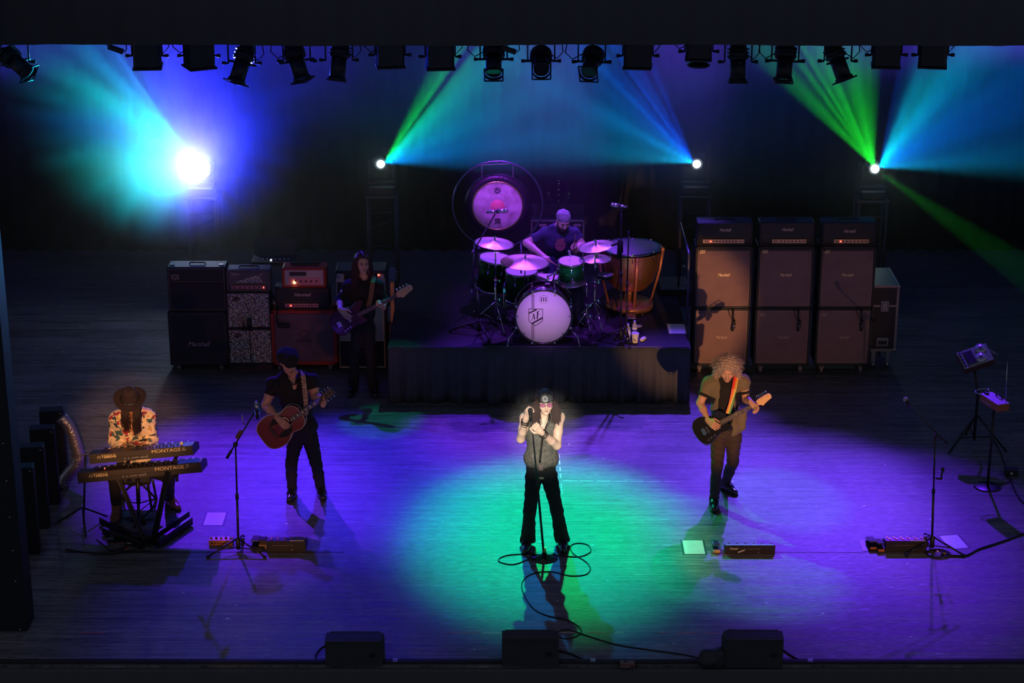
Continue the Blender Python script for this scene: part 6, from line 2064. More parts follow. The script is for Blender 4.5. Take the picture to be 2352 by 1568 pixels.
# ================================================================== guitarist on the right
def right_guitarist():
 fl, fr_ = G(1640, 1166), G(1680, 1134)
 Y = 1.25
 o = Vector((P(1665, 1000, Y).x, Y, 0))
 t = thing('person', 'curly grey haired guitarist in khaki overshirt looking down at a black guitar', 'person', o)
 pel = P(1668, 985, Y); chest = P(1664, 905, Y - 0.03); neck = P(1666, 868, Y - 0.03)
 shl = P(1628, 880, Y - 0.03); shr = P(1706, 874, Y - 0.03)
 ell_ = P(1608, 925, Y - 0.06); wrl = P(1627, 966, Y - 0.24)
 elr = P(1714, 917, Y - 0.08); wrr = P(1727, 926, Y - 0.28)
 hc = P(1671, 848, Y - 0.12)
 hipl = P(1650, 1003, Y); hipr = P(1685, 1003, Y)
 knl = P(1647, 1070, Y - 0.14); knr = P(1683, 1060, Y + 0.02)
 anl = P(1640, 1150, fl.y + 0.06); anr = P(1664, 1114, fr_.y + 0.14)
 F = Field(0.0055)
 fwd = Vector((-0.10, -1, -0.42))
 Q, B = add_head(F, hc, fwd, (0, 0, 1), 1.0)
 F.cap(neck, hc + Vector((0, 0.03, -0.04)), 0.050, 0.048, 0.03)
 torso(F, pel, chest, neck, shl, shr, 0, 0.92)
 arm(F, shl, ell_, wrl); arm(F, shr, elr, wrr)
 leg(F, hipl, knl, anl); leg(F, hipr, knr, anr)
 add_hand(F, wrl, (P(1640, 976, Y - 0.33) - wrl), (-0.45, -0.75, 0.5), 1, 0.42, 1.05, 0.4)
 add_hand(F, wrr, (P(1735, 936, Y - 0.31) - wrr), (0.6, 0.55, -0.1), -1, [1.0, 0.95, 0.9, 0.9], 1.0, 0.5)
 F.mesh('body', SKIN2, t, o)
 face_bits(t, Q, B, o, 1.0, mat('lip', (0.40, 0.20, 0.15)), mat('grey_hair', (0.35, 0.30, 0.27), 0.6, var=0.2), closed=True)
 F = Field(0.007)
 torso(F, pel + Vector((0, 0, 0.05)), chest, neck, shl, shr, 0.012, 0.90)
 F.box(pel + Vector((0, 0, -0.20)), (0.4, 0.4, 0.22), None, 0.005, 's')
 for s_, sh in ((-1, shl), (1, shr)): F.ell(sh + Vector((s_ * 0.06, 0, -0.03)), (0.06, 0.1, 0.09), None, 0.01, 's')
 F.cap(neck + Vector((0, -0.03, 0.06)), hc, 0.056, 0.07, 0.008, 's')
 F.mesh('undershirt', mat('black_cotton', (0.014, 0.013, 0.015), 0.9, bump=0.1, var=0.2), t, o, wrinkle(0.003, 36, 3.0))
 # open overshirt
 KH = mat('khaki_cotton', (0.19, 0.15, 0.095), 0.85, bump=0.25, bscale=160, var=0.12)
 F = Field(0.0075)
 torso(F, pel + Vector((0, 0, 0.02)), chest, neck, shl, shr, 0.024, 0.94)
 F.cap(shl, shl.lerp(ell_, 0.50), 0.064, 0.062, 0.03); F.cap(shr, shr.lerp(elr, 0.62), 0.064, 0.060, 0.03)
 F.cap(P(1708, 945, Y - 0.02), P(1704, 978, Y - 0.02), 0.040, 0.045, 0.05)
 F.box(pel + Vector((-0.25, 0, -0.14)), (0.30, 0.4, 0.22), None, 0.006, 's')
 F.box(pel + Vector((0.2, 0, -0.26)), (0.40, 0.4, 0.22), None, 0.006, 's')
 # opening down the front
 x0 = P(1664, 900, Y).x
 F._o = 0
 F.box(Vector((x0 + 0.005, Y - 0.22, chest.z - 0.15)), (0.082, 0.155, 0.42), Euler((0, R(3), 0)).to_matrix(), 0.012, 's', rd=0.03)
 F.cap(neck + Vector((0, -0.08, 0.02)), hc, 0.075, 0.075, 0.01, 's')
 for a_, b_, q_ in ((shl, ell_, 0.74), (shr, elr, 0.82)):
  c = a_.lerp(b_, q_ + 0.18); d = (b_ - a_).normalized()
  u, w = frame_of(d); F.box(c, (0.12, 0.12, 0.10), Matrix((u, w, d)).transposed(), 0.004, 's')
 ov = F.mesh('overshirt', KH, t, o, wrinkle(0.005, 30, 5.0, (1, 1, 1.2)))
 for a_, b_, q_ in ((shl, ell_, 0.50), (shr, elr, 0.58)):
  c0, c1 = a_.lerp(b_, q_ - 0.02), a_.lerp(b_, q_ + 0.12)
  mb = MB(); mb.tube([c0 - o, c1 - o], [0.063, 0.062], n=20, cap=False); sb = mb.build('rolled_cuff', MATS['black_cotton'], ov)
  sb.modifiers.new('cloth', 'SOLIDIFY').thickness = 0.006
 trousers(t, o, pel, ((hipl, knl, anl), (hipr, knr, anr)), mat('brown_black_jeans', (0.055, 0.035, 0.028), 0.8, bump=0.2, bscale=300, var=0.2), noise_seed=2.0)
 BT = mat('black_leather', (0.02, 0.02, 0.022), 0.18)
 shoe('shoe', t, o, Vector((fl.x + 0.0, fl.y + 0.10, 0.0)), Vector((fl.x - 0.01, fl.y - 0.15, 0.0)), BT, boot=0.05, ankle=anl)
 shoe('shoe', t, o, Vector((fr_.x - 0.07, fr_.y + 0.14, 0.0)), Vector((fr_.x + 0.05, fr_.y - 0.06, 0.0)), BT, boot=0.05, ankle=anr)
 # curly hair
 GH = mat('grey_curls', (0.36, 0.27, 0.23), 0.6, var=0.3)
 F = Field(0.007)
 F.ell(Q(0, -0.022, 0.040), (0.118, 0.125, 0.115), B, 0.03)
 for s_ in (-1, 1):
  F.cap(Q(s_ * 0.085, -0.01, 0.03), Q(s_ * 0.115, -0.015, -0.10), 0.050, 0.050, 0.03)
 F.cap(Q(0, -0.06, 0.0), Q(0, -0.08, -0.12), 0.09, 0.08, 0.03)
 F.ell(Q(0, 0.105, -0.04), Vector((0.060, 0.075, 0.115)), B, 0.01, 's')
 F.mesh('hair', GH, t, o, wrinkle(0.008, 120, 0.3))
 rnd = random.Random(9)
 roots = []
 for i in range(60):
  th = rnd.uniform(0.15, math.pi - 0.15) if i % 2 else rnd.uniform(0, 2 * math.pi)
  el = rnd.uniform(-0.9, 1.35)
  dx, dz = math.cos(el) * math.cos(th), math.sin(el)
  dy = -abs(math.cos(el) * math.sin(th)) * 0.8
  s0 = Q(dx * 0.08, dy * 0.09 - 0.02, 0.04 + dz * 0.07); s1 = Q(dx * 0.125, dy * 0.12 - 0.03, 0.035 + dz * 0.115); s2 = Q(dx * 0.15, dy * 0.14 - 0.03, 0.00 + dz * 0.10)
  roots.append([s0, s1, s2])
 hair_strands('hair_curls', t, o, roots, GH, 1900, 0.0015, 5, 0.022, 0.010, 110)
 # guitar
 nd = P(1741, 920, Y - 0.30) - P(1640, 973, Y - 0.27)
 c = P(1640, 975, Y - 0.26)
 c = P(1634, 980, Y - 0.23)
 g, M3, xn, yf = guitar('electric_guitar', 'black electric guitar with maple headstock played by the khaki shirted guitarist', c, nd, (0.05, -1, 0.22), 0.635, 'single', mat('black_lacquer', (0.012, 0.011, 0.012), 0.12, coat=1.0, var=0.1), head='inline')
 STR = bpy.data.materials.new('rainbow_strap'); STR.use_nodes = True
 N, L = STR.node_tree.nodes, STR.node_tree.links
 tc = N.new('ShaderNodeTexCoord'); sp = N.new('ShaderNodeSeparateXYZ'); L.new(tc.outputs['Object'], sp.inputs[0])
 ad = N.new('ShaderNodeMath'); ad.operation = 'MULTIPLY_ADD'; L.new(sp.outputs['Z'], ad.inputs[0]); ad.inputs[1].default_value = -0.30; L.new(sp.outputs['X'], ad.inputs[2])
 mr = N.new('ShaderNodeMapRange'); L.new(ad.outputs[0], mr.inputs['Value'])
 cr = N.new('ShaderNodeValToRGB'); set_ramp(cr, [(0, (0.75, 0.03, 0.02)), (0.35, (0.8, 0.25, 0.03)), (0.6, (0.75, 0.6, 0.1)), (0.8, (0.05, 0.3, 0.1))], 'CONSTANT')
 L.new(mr.outputs[0], cr.inputs[0]); L.new(cr.outputs[0], N['Principled BSDF'].inputs['Base Color'])
 a_, b_ = P(1692, 858, Y - 0.10), P(1680, 924, Y - 0.19)
 f0 = (b_ - o).x - 0.30 * (b_ - o).z
 f1 = (a_ - o).x - 0.30 * (a_ - o).z
 mid = (f0 + f1) / 2
 mr.inputs['From Min'].default_value = mid - 0.035; mr.inputs['From Max'].default_value = mid + 0.035
 strap(t, o, [P(1694, 862, Y + 0.06), P(1693, 857, Y - 0.02), P(1691, 866, Y - 0.12), P(1686, 893, Y - 0.18), P(1680, 924, Y - 0.20), P(1672, 950, Y - 0.22)], 0.052, STR)
 mb = MB(); q0 = P(1615, 1010, Y - 0.2); mb.tube([P(1626, 1012, Y - 0.2) - o, P(1628, 1022, Y - 0.2) - o, P(1618, 1022, Y - 0.2) - o, P(1614, 1012, Y - 0.18) - o, P(1612, 990, Y - 0.1) - o], 0.0035, n=6)
 mb.build('guitar_lead', RUBBER, t)


# ================================================================== acoustic guitarist with a flat cap
def left_guitarist():
 fl, fr_ = G(669, 1144), G(739, 1140)
 Y = 1.35
 o = Vector((P(695, 1000, Y).x, Y, 0))
 t = thing('person', 'man in flat cap and black shirt playing a red acoustic guitar', 'person', o)
 pel = P(693, 985, Y); chest = P(675, 900, Y - 0.02); neck = P(672, 862, Y - 0.02)
 shl = P(629, 880, Y - 0.02); shr = P(716, 872, Y - 0.0)
 ell_ = P(610, 930, Y - 0.08); wrl = P(640, 962, Y - 0.32)
 elr = P(725, 912, Y - 0.05); wrr = P(738, 914, Y - 0.28)
 hc = P(662, 832, Y - 0.08)
 hipl = P(680, 1003, Y); hipr = P(711, 1003, Y)
 knl = P(669, 1064, Y - 0.03); knr = P(727, 1066, Y - 0.02)
 anl = P(671, 1128, fl.y + 0.08); anr = P(737, 1124, fr_.y + 0.08)
 F = Field(0.0055)
 Q, B = add_head(F, hc, Vector((0.35, -1, -0.28)), (0.0, 0, 1), 1.0)
 F.cap(neck, hc + Vector((0, 0.03, -0.04)), 0.053, 0.050, 0.03)
 torso(F, pel, chest, neck, shl, shr, 0, 0.96)
 arm(F, shl, ell_, wrl, (0.056, 0.045, 0.043, 0.029)); arm(F, shr, elr, wrr, (0.056, 0.045, 0.042, 0.029))
 leg(F, hipl, knl, anl); leg(F, hipr, knr, anr)
 add_hand(F, wrl, (P(654, 976, Y - 0.42) - wrl), (-0.3, -0.8, 0.5), 1, 0.35, 1.05, 0.4)
 add_hand(F, wrr, (P(744, 922, Y - 0.32) - wrr), (0.55, 0.65, 0.0), -1, [0.95, 0.9, 0.9, 0.85], 1.0, 0.5)
 F.mesh('body', SKIN2, t, o)
 face_bits(t, Q, B, o, 1.0, mat('lip', (0.40, 0.20, 0.15)), DKHAIR, closed=True)
 BC = mat('black_cotton', (0.014, 0.013, 0.015), 0.9)
 F = Field(0.0075)
 torso(F, pel + Vector((0, 0, 0.03)), chest, neck, shl, shr, 0.026, 0.98)
 F.cap(shl, shl.lerp(ell_, 0.52), 0.066, 0.064, 0.03); F.cap(shr, shr.lerp(elr, 0.55), 0.066, 0.062, 0.03)
 F.box(pel + Vector((0, 0, -0.21)), (0.4, 0.4, 0.20), None, 0.006, 's')
 F.cap(neck + Vector((0.01, -0.08, 0.07)), P(677, 890, Y - 0.145), 0.078, 0.030, 0.01, 's')
 F.cap(neck + Vector((0, -0.01, 0.05)), hc, 0.062, 0.075, 0.01, 's')
 for a_, b_, q_ in ((shl, ell_, 0.66), (shr, elr, 0.68)):
  c = a_.lerp(b_, q_ + 0.18); d = (b_ - a_).normalized()
  u, w = frame_of(d); F.box(c, (0.12, 0.12, 0.075), Matrix((u, w, d)).transposed(), 0.004, 's')
 sh_ = F.mesh('shirt', BC, t, o, wrinkle(0.005, 30, 8.0, (1, 1, 1.2)))
 mb = MB()
 mb.tube([neck + Vector((0.06, -0.07, 0.035)) - o, neck + Vector((0.05, -0.125, -0.03)) - o, P(678, 884, Y - 0.17) - o], [0.012, 0.013, 0.006], n=8); mb.tube([neck + Vector((-0.06, -0.06, 0.03)) - o, neck + Vector((-0.04, -0.12, -0.03)) - o, P(675, 884, Y - 0.17) - o], [0.012, 0.013, 0.006], n=8)
 mb.build('collar', BC, sh_)
 trousers(t, o, pel, ((hipl, knl, anl), (hipr, knr, anr)), mat('black_denim', (0.016, 0.015, 0.017), 0.85), (0.092, 0.064, 0.060, 0.050), noise_seed=6.0)
 BT = mat('black_leather', (0.02, 0.02, 0.022), 0.18)
 shoe('shoe', t, o, Vector((fl.x + 0.01, fl.y + 0.12, 0.0)), Vector((fl.x - 0.01, fl.y - 0.13, 0.0)), BT, boot=0.052, ankle=anl)
 shoe('shoe', t, o, Vector((fr_.x - 0.02, fr_.y + 0.12, 0.0)), Vector((fr_.x + 0.03, fr_.y - 0.13, 0.0)), BT, boot=0.052, ankle=anr)
 # cap
 F = Field(0.006)
 F.ell(Q(0, -0.015, 0.070), Vector((0.118, 0.135, 0.062)), B @ Euler((R(-6), 0, 0)).to_matrix(), 0.02)
 F.ell(Q(0, -0.02, 0.035), Vector((0.093, 0.110, 0.050)), B, 0.02)
 F.ell(Q(0, 0.105, 0.048), Vector((0.078, 0.060, 0.014)), B @ Euler((R(-14), 0, 0)).to_matrix(), 0.012)
 F.mesh('flat_cap', mat('dark_wool', (0.016, 0.016, 0.022), 0.95, bump=0.4, bscale=260, var=0.2), t, o, wrinkle(0.003, 40, 1.0))
 F = Field(0.006)
 F.ell(Q(0, -0.03, 0.00), Vector((0.085, 0.085, 0.09)), B, 0.02); F.cap(Q(-0.06, -0.05, -0.02), Q(-0.055, -0.06, -0.12), 0.035, 0.025, 0.02); F.cap(Q(0.06, -0.05, -0.02), Q(0.05, -0.06, -0.12), 0.03, 0.022, 0.02)
 F.ell(Q(0, 0.08, -0.03), Vector((0.070, 0.09, 0.12)), B, 0.008, 's')
 F.mesh('hair', DKHAIR, t, o, wrinkle(0.005, 70, 0.3))
 mb = MB(); mb.tube([neck + Vector((-0.045, -0.07, 0.03)) - o, P(674, 876, Y - 0.155) - o, neck + Vector((0.05, -0.07, 0.03)) - o], 0.003, n=5); mb.build('necklace', STEEL, t)
 # guitar
 nd = P(749, 908, Y - 0.30) - P(674, 960, Y - 0.30)
 c = P(652, 974, Y - 0.27)
 RD_ = mat('cherry_red_wood', (0.22, 0.022, 0.02), 0.25, var=0.35, vscale=5, coat=0.8)
 guitar('acoustic_guitar', 'cherry red acoustic guitar held by the man in the flat cap', c, nd, (0.0, -1, 0.18), 0.645, 'acoustic', RD_, head='plain', nut=DARKWOOD)
 ST = patterned('woven_strap', (0.30, 0.16, 0.10), [((0.55, 0.42, 0.30), 0.0, 0.5)], 60, 0.8)
 strap(t, o, [P(694, 862, Y + 0.08), P(694, 852, Y - 0.0), P(696, 862, Y - 0.12), P(699, 885, Y - 0.17), P(701, 905, Y - 0.19), P(703, 932, Y - 0.22), P(702, 952, Y - 0.21)], 0.05, ST)


# ================================================================== bass player
def bassist():
 Y = 4.55
 o = Vector((P(832, 891, Y).x, Y, 0))
 t = thing('person', 'long haired bass player dressed in black before the tall bass cabinet', 'person', o)
 pel = P(831, 755, Y); chest = P(834, 675, Y); neck = P(836, 640, Y)
 shl = P(801, 656, Y); shr = P(868, 656, Y)
 ell_ = P(779, 689, Y - 0.06); wrl = P(783, 712, Y - 0.30)
 elr = P(884, 690, Y - 0.04); wrr = P(880, 704, Y - 0.26)
 hc = P(832, 604, Y - 0.04)
 hipl = P(822, 770, Y); hipr = P(846, 770, Y)
 anl = Vector((P(812, 878, Y).x, Y, 0.10)); anr = Vector((P(856, 878, Y).x, Y, 0.10))
 knl = hipl.lerp(anl, 0.5) + Vector((-0.01, -0.02, 0)); knr = hipr.lerp(anr, 0.5) + Vector((0.01, -0.02, 0))
 F = Field(0.006)
 Q, B = add_head(F, hc, Vector((0.35, -1, -0.10)), (0, 0, 1), 1.0)
 F.cap(neck, hc + Vector((0, 0.03, -0.04)), 0.048, 0.046, 0.03)
 torso(F, pel, chest, neck, shl, shr, 0, 0.92)
 arm(F, shl, ell_, wrl); arm(F, shr, elr, wrr)
 leg(F, hipl, knl, anl); leg(F, hipr, knr, anr)
 add_hand(F, wrl, (P(795, 724, Y - 0.34) - wrl), (-0.6, -0.6, 0.4), 1, 0.35, 1.05, 0.3)
 add_hand(F, wrr, (P(872, 692, Y - 0.32) - wrr), (0.5, 0.5, -0.5), 1, [0.8, 0.85, 0.9, 0.9], 1.05, 0.4)
 F.mesh('body', SKIN2, t, o)
 face_bits(t, Q, B, o, 1.0, mat('lip', (0.40, 0.20, 0.15)), DKHAIR)
 F = Field(0.008)
 torso(F, pel + Vector((0, 0, 0.02)), chest, neck, shl, shr, 0.024, 0.97)
 F.cap(shl, ell_, 0.060, 0.052, 0.03); F.cap(ell_, ell_.lerp(wrl, 0.18), 0.056, 0.050, 0.02); F.cap(shr, elr, 0.060, 0.052, 0.03); F.cap(elr, elr.lerp(wrr, 0.35), 0.054, 0.046, 0.02)
 F.box(pel + Vector((0, 0, -0.25)), (0.4, 0.4, 0.20), None, 0.006, 's')
 F.cap(neck + Vector((0.01, -0.08, 0.06)), P(839, 656, Y - 0.145), 0.070, 0.028, 0.01, 's')
 F.cap(neck + Vector((0, -0.01, 0.05)), hc, 0.060, 0.075, 0.01, 's')
 F.mesh('shirt', mat('black_cotton', (0.014, 0.013, 0.015), 0.9), t, o, wrinkle(0.004, 30, 4.0))
 trousers(t, o, pel, ((hipl, knl, anl), (hipr, knr, anr)), mat('black_denim', (0.016, 0.015, 0.017), 0.85), (0.088, 0.062, 0.062, 0.066), noise_seed=3.0)
 BT = mat('black_leather', (0.02, 0.02, 0.022), 0.18)
 for a_, dx in ((anl, -0.04), (anr, 0.05)):
  shoe('shoe', t, o, Vector((a_.x, a_.y + 0.05, 0)), Vector((a_.x + dx, a_.y - 0.21, 0)), BT)
 BH = mat('long_brown_hair', (0.07, 0.03, 0.025), 0.45, var=0.3)
 F = Field(0.007)
 F.ell(Q(0, -0.022, 0.045), Vector((0.088, 0.100, 0.092)), B, 0.02)
 for s_ in (-1, 1):
  F.cap(Q(s_ * 0.068, 0.0, 0.05), Q(s_ * 0.085, 0.01, -0.12), 0.030, 0.034, 0.03)
  F.cap(Q(s_ * 0.085, 0.01, -0.12), Q(s_ * 0.092, 0.03, -0.36), 0.036, 0.022, 0.03)
 F.cap(Q(0, -0.07, 0.0), Q(0, -0.10, -0.30), 0.07, 0.05, 0.03)
 F.ell(Q(0.008, 0.09, -0.05), Vector((0.050, 0.075, 0.13)), B, 0.01, 's')
 F.mesh('hair', BH, t, o, wrinkle(0.004, 60, 0.3, (2.5, 2.5, 0.2)))
 roots = []
 for s_ in (-1, 1):
  for y in (0.03, 0.0, -0.04):
   roots.append([Q(s_ * 0.02, y - 0.02, 0.135), Q(s_ * 0.082, y, 0.05), Q(s_ * 0.100, y + 0.01, -0.10), Q(s_ * 0.105, y + 0.03, -0.26), Q(s_ * 0.095, y + 0.04, -0.42)])
 hair_strands('hair_strands', t, o, roots, BH, 650, 0.0018, 5, 0.016, 0.003, 25)
 mb = MB(); mb.tube([neck + Vector((-0.04, -0.065, 0.03)) - o, neck + Vector((0.01, -0.10, 0.005)) - o, neck + Vector((0.05, -0.065, 0.03)) - o], 0.004, n=6); mb.build('necklace', MATS['dark_leather'], t)
 nd = P(911, 675, Y - 0.30) - P(812, 724, Y - 0.26)
 c = P(800, 733, Y - 0.26)
 guitar('bass_guitar', 'dark red bass guitar with pale headstock held by the long haired player', c, nd, (0.1, -1, 0.15), 0.80, 'bass', mat('dark_wine_lacquer', (0.06, 0.012, 0.016), 0.2, coat=0.8, var=0.2), head='inline', boards=20)
 strap(t, o, [P(862, 640, Y + 0.06), P(860, 634, Y - 0.03), P(856, 648, Y - 0.13), P(852, 680, Y - 0.16), P(846, 705, Y - 0.20)], 0.055, mat('brown_leather', (0.10, 0.04, 0.03), 0.5, var=0.2))


# ================================================================== drummer
def drummer():
 Y = 5.78
 o = Vector((P(1290, 600, 5.9).x, 5.9, RZ))
 t = thing('person', 'bearded drummer in blue tee shirt and grey head scarf, seated behind the kit', 'person', o)
 pel = Vector((tc0.x, 5.9, RZ + 0.66)); chest = P(1284, 552, Y - 0.02); neck = P(1284, 522, Y - 0.06)
 shl = P(1250, 536, Y - 0.04); shr = P(1319, 536, Y - 0.04)
 ell_ = P(1209, 558, Y - 0.10); wrl = P(1247, 587, Y - 0.42)
 elr = P(1336, 560, Y - 0.10); wrr = P(1321, 577, Y - 0.36)
 hc = P(1293, 507, Y - 0.16)
 kl = P(1262, 640, 5.45); kr_ = P(1327, 640, 5.45)
 hipl = pel + Vector((-0.09, -0.02, -0.05)); hipr = pel + Vector((0.09, -0.02, -0.05))
 kl.z = kr_.z = RZ + 0.56
 anl = Vector((kl.x - 0.02, 5.30, RZ + 0.12)); anr = Vector((kr_.x + 0.02, 5.18, RZ + 0.12))
 F = Field(0.0058)
 Q, B = add_head(F, hc, Vector((0.30, -1, -0.45)), (0.05, 0, 1), 1.02)
 F.cap(neck, hc + Vector((-0.01, 0.04, -0.04)), 0.056, 0.054, 0.03)
 torso(F, pel, chest, neck, shl, shr, 0, 1.0)
 arm(F, shl, ell_, wrl, (0.058, 0.046, 0.044, 0.029)); arm(F, shr, elr, wrr, (0.058, 0.046, 0.044, 0.029))
 leg(F, hipl, kl, anl, k=0.02); leg(F, hipr, kr_, anr, k=0.02)
 add_hand(F, wrl, (P(1257, 594, Y - 0.50) - wrl), (0.1, -0.3, 1), 1, [0.9, 0.95, 0.95, 0.95], 1.05, 0.8)
 add_hand(F, wrr, (P(1319, 566, Y - 0.46) - wrr), (0.3, -0.9, 0.3), -1, [0.95, 0.95, 0.95, 0.95], 1.05, 0.8)
 F.mesh('body', SKIN1, t, o)
 face_bits(t, Q, B, o, 1.02, mat('lip', (0.40, 0.20, 0.15)), DKHAIR, closed=True)
 TS = mat('navy_cotton', (0.055, 0.055, 0.13), 0.85, bump=0.15, bscale=120, var=0.1)
 F = Field(0.008)
 torso(F, pel + Vector((0, 0, 0.04)), chest, neck, shl, shr, 0.026, 1.03)
 F.cap(shl, shl.lerp(ell_, 0.66), 0.068, 0.066, 0.03); F.cap(shr, shr.lerp(elr, 0.75), 0.068, 0.066, 0.03)
 F.cap(neck + Vector((0, -0.04, 0.06)), hc, 0.062, 0.085, 0.01, 's')
 F.box(pel + Vector((0, 0, -0.24)), (0.4, 0.4, 0.16), None, 0.006, 's')
 for a_, b_, q_ in ((shl, ell_, 0.74), (shr, elr, 0.85)):
  c = a_.lerp(b_, q_ + 0.20); d = (b_ - a_).normalized()
  u, w = frame_of(d); F.box(c, (0.12, 0.12, 0.07), Matrix((u, w, d)).transposed(), 0.004, 's')
 ts = F.mesh('tee_shirt', TS, t, o, wrinkle(0.005, 26, 7.0, (1, 1, 1.3)))
 # plain printed patch on the chest
 pc = P(1287, 562, Y - 0.17) - o
 mb = MB(); mb.ell(pc, (0.068, 0.012, 0.085), rot=(R(-12), 0, 0), nu=24, nv=12); mb.ell(pc + Vector((0.0, -0.004, 0.06)), (0.052, 0.011, 0.075), rot=(R(-12), 0, 0), nu=16, nv=8)
 mb.build('printed_patch', mat('brown_print', (0.30, 0.13, 0.11), 0.8, var=0.15), ts)
 mb = MB(); mb.tube([pc + Vector((0.045 * math.cos(R(a)), -0.012, -0.01 + 0.03 * math.sin(R(a)))) for a in range(20, 165, 15)], 0.008, n=6); mb.tube([pc + Vector((x_, -0.013, 0.0)) for x_ in (-0.03, -0.01, 0.015)], 0.006, n=6); mb.build('printed_arc', mat('grey_print', (0.35, 0.30, 0.38), 0.8, var=0.1), ts)
 F = Field(0.009)
 F.ell(pel + Vector((0, 0, -0.04)), (0.165, 0.14, 0.12), None, 0.04)
 for h_, k_, a_ in ((hipl, kl, anl), (hipr, kr_, anr)):
  F.cap(h_, k_, 0.095, 0.070, 0.03); F.cap(k_, a_ + Vector((0, 0, -0.02)), 0.068, 0.052, 0.02)
 F.mesh('trousers', mat('dark_blue_jeans', (0.03, 0.035, 0.09), 0.85, var=0.15), t, o, wrinkle(0.003, 30, 2.0))
 for a_ in (anl, anr):
  shoe('shoe', t, o, Vector((a_.x, a_.y + 0.05, RZ + 0.03)), Vector((a_.x + 0.02, a_.y - 0.21, RZ + 0.03)), mat('blue_canvas', (0.03, 0.03, 0.08), 0.8, var=0.1))
 # head scarf
 F = Field(0.006)
 F.ell(Q(0, -0.016, 0.055), Vector((0.090, 0.110, 0.090)), B, 0.02); F.ell(Q(-0.02, -0.10, 0.03), Vector((0.05, 0.03, 0.035)), B, 0.02)
 F.box(Q(0, 0, -0.075), (0.2, 0.2, 0.10), B @ Euler((R(3), 0, 0)).to_matrix(), 0.004, 's')
 F.mesh('head_scarf', mat('grey_scarf', (0.42, 0.40, 0.44), 0.85, bump=0.3, bscale=90, var=0.2), t, o, wrinkle(0.003, 60, 1.0))
 # beard
 F = Field(0.005)
 F.ell(Q(0, 0.062, -0.085), Vector((0.052, 0.050, 0.036)), B, 0.012)
 for s_ in (-1, 1): F.cap(Q(s_ * 0.066, 0.01, 0.0), Q(s_ * 0.055, 0.045, -0.07), 0.013, 0.02, 0.012)
 F.cap(Q(-0.022, 0.104, -0.050), Q(0.022, 0.104, -0.050), 0.006, 0.006, 0.004)
 F.ell(Q(0, 0.110, -0.066), Vector((0.022, 0.012, 0.010)), B, 0.004, 's')
 F.mesh('beard', DKHAIR, t, o, wrinkle(0.003, 160, 1.0))
 # sticks are things of their own
 for a_, b_, lb in ((P(1248, 590, Y - 0.46), P(1281, 610, 5.05), 'drumstick striking the snare from the left hand'), (P(1317, 577, Y - 0.45), P(1322, 541, Y - 0.62), 'drumstick raised upright in front of the right crash cymbals')):
  s_ = thing('drumstick', lb, 'drumstick', a_, group='drumsticks in the hands of the drummer')
  mb = MB(); d = b_ - a_; mb.tube([-d * 0.12, d * 0.6, d * 0.93, d * 1.0], [0.0075, 0.0075, 0.004, 0.006], n=8); mb.build('shaft', MAPLE, s_)
  mb = MB(); mb.ell(d * 1.01, (0.007, 0.007, 0.007), nu=8, nv=6); mb.build('tip', MAPLE, s_)


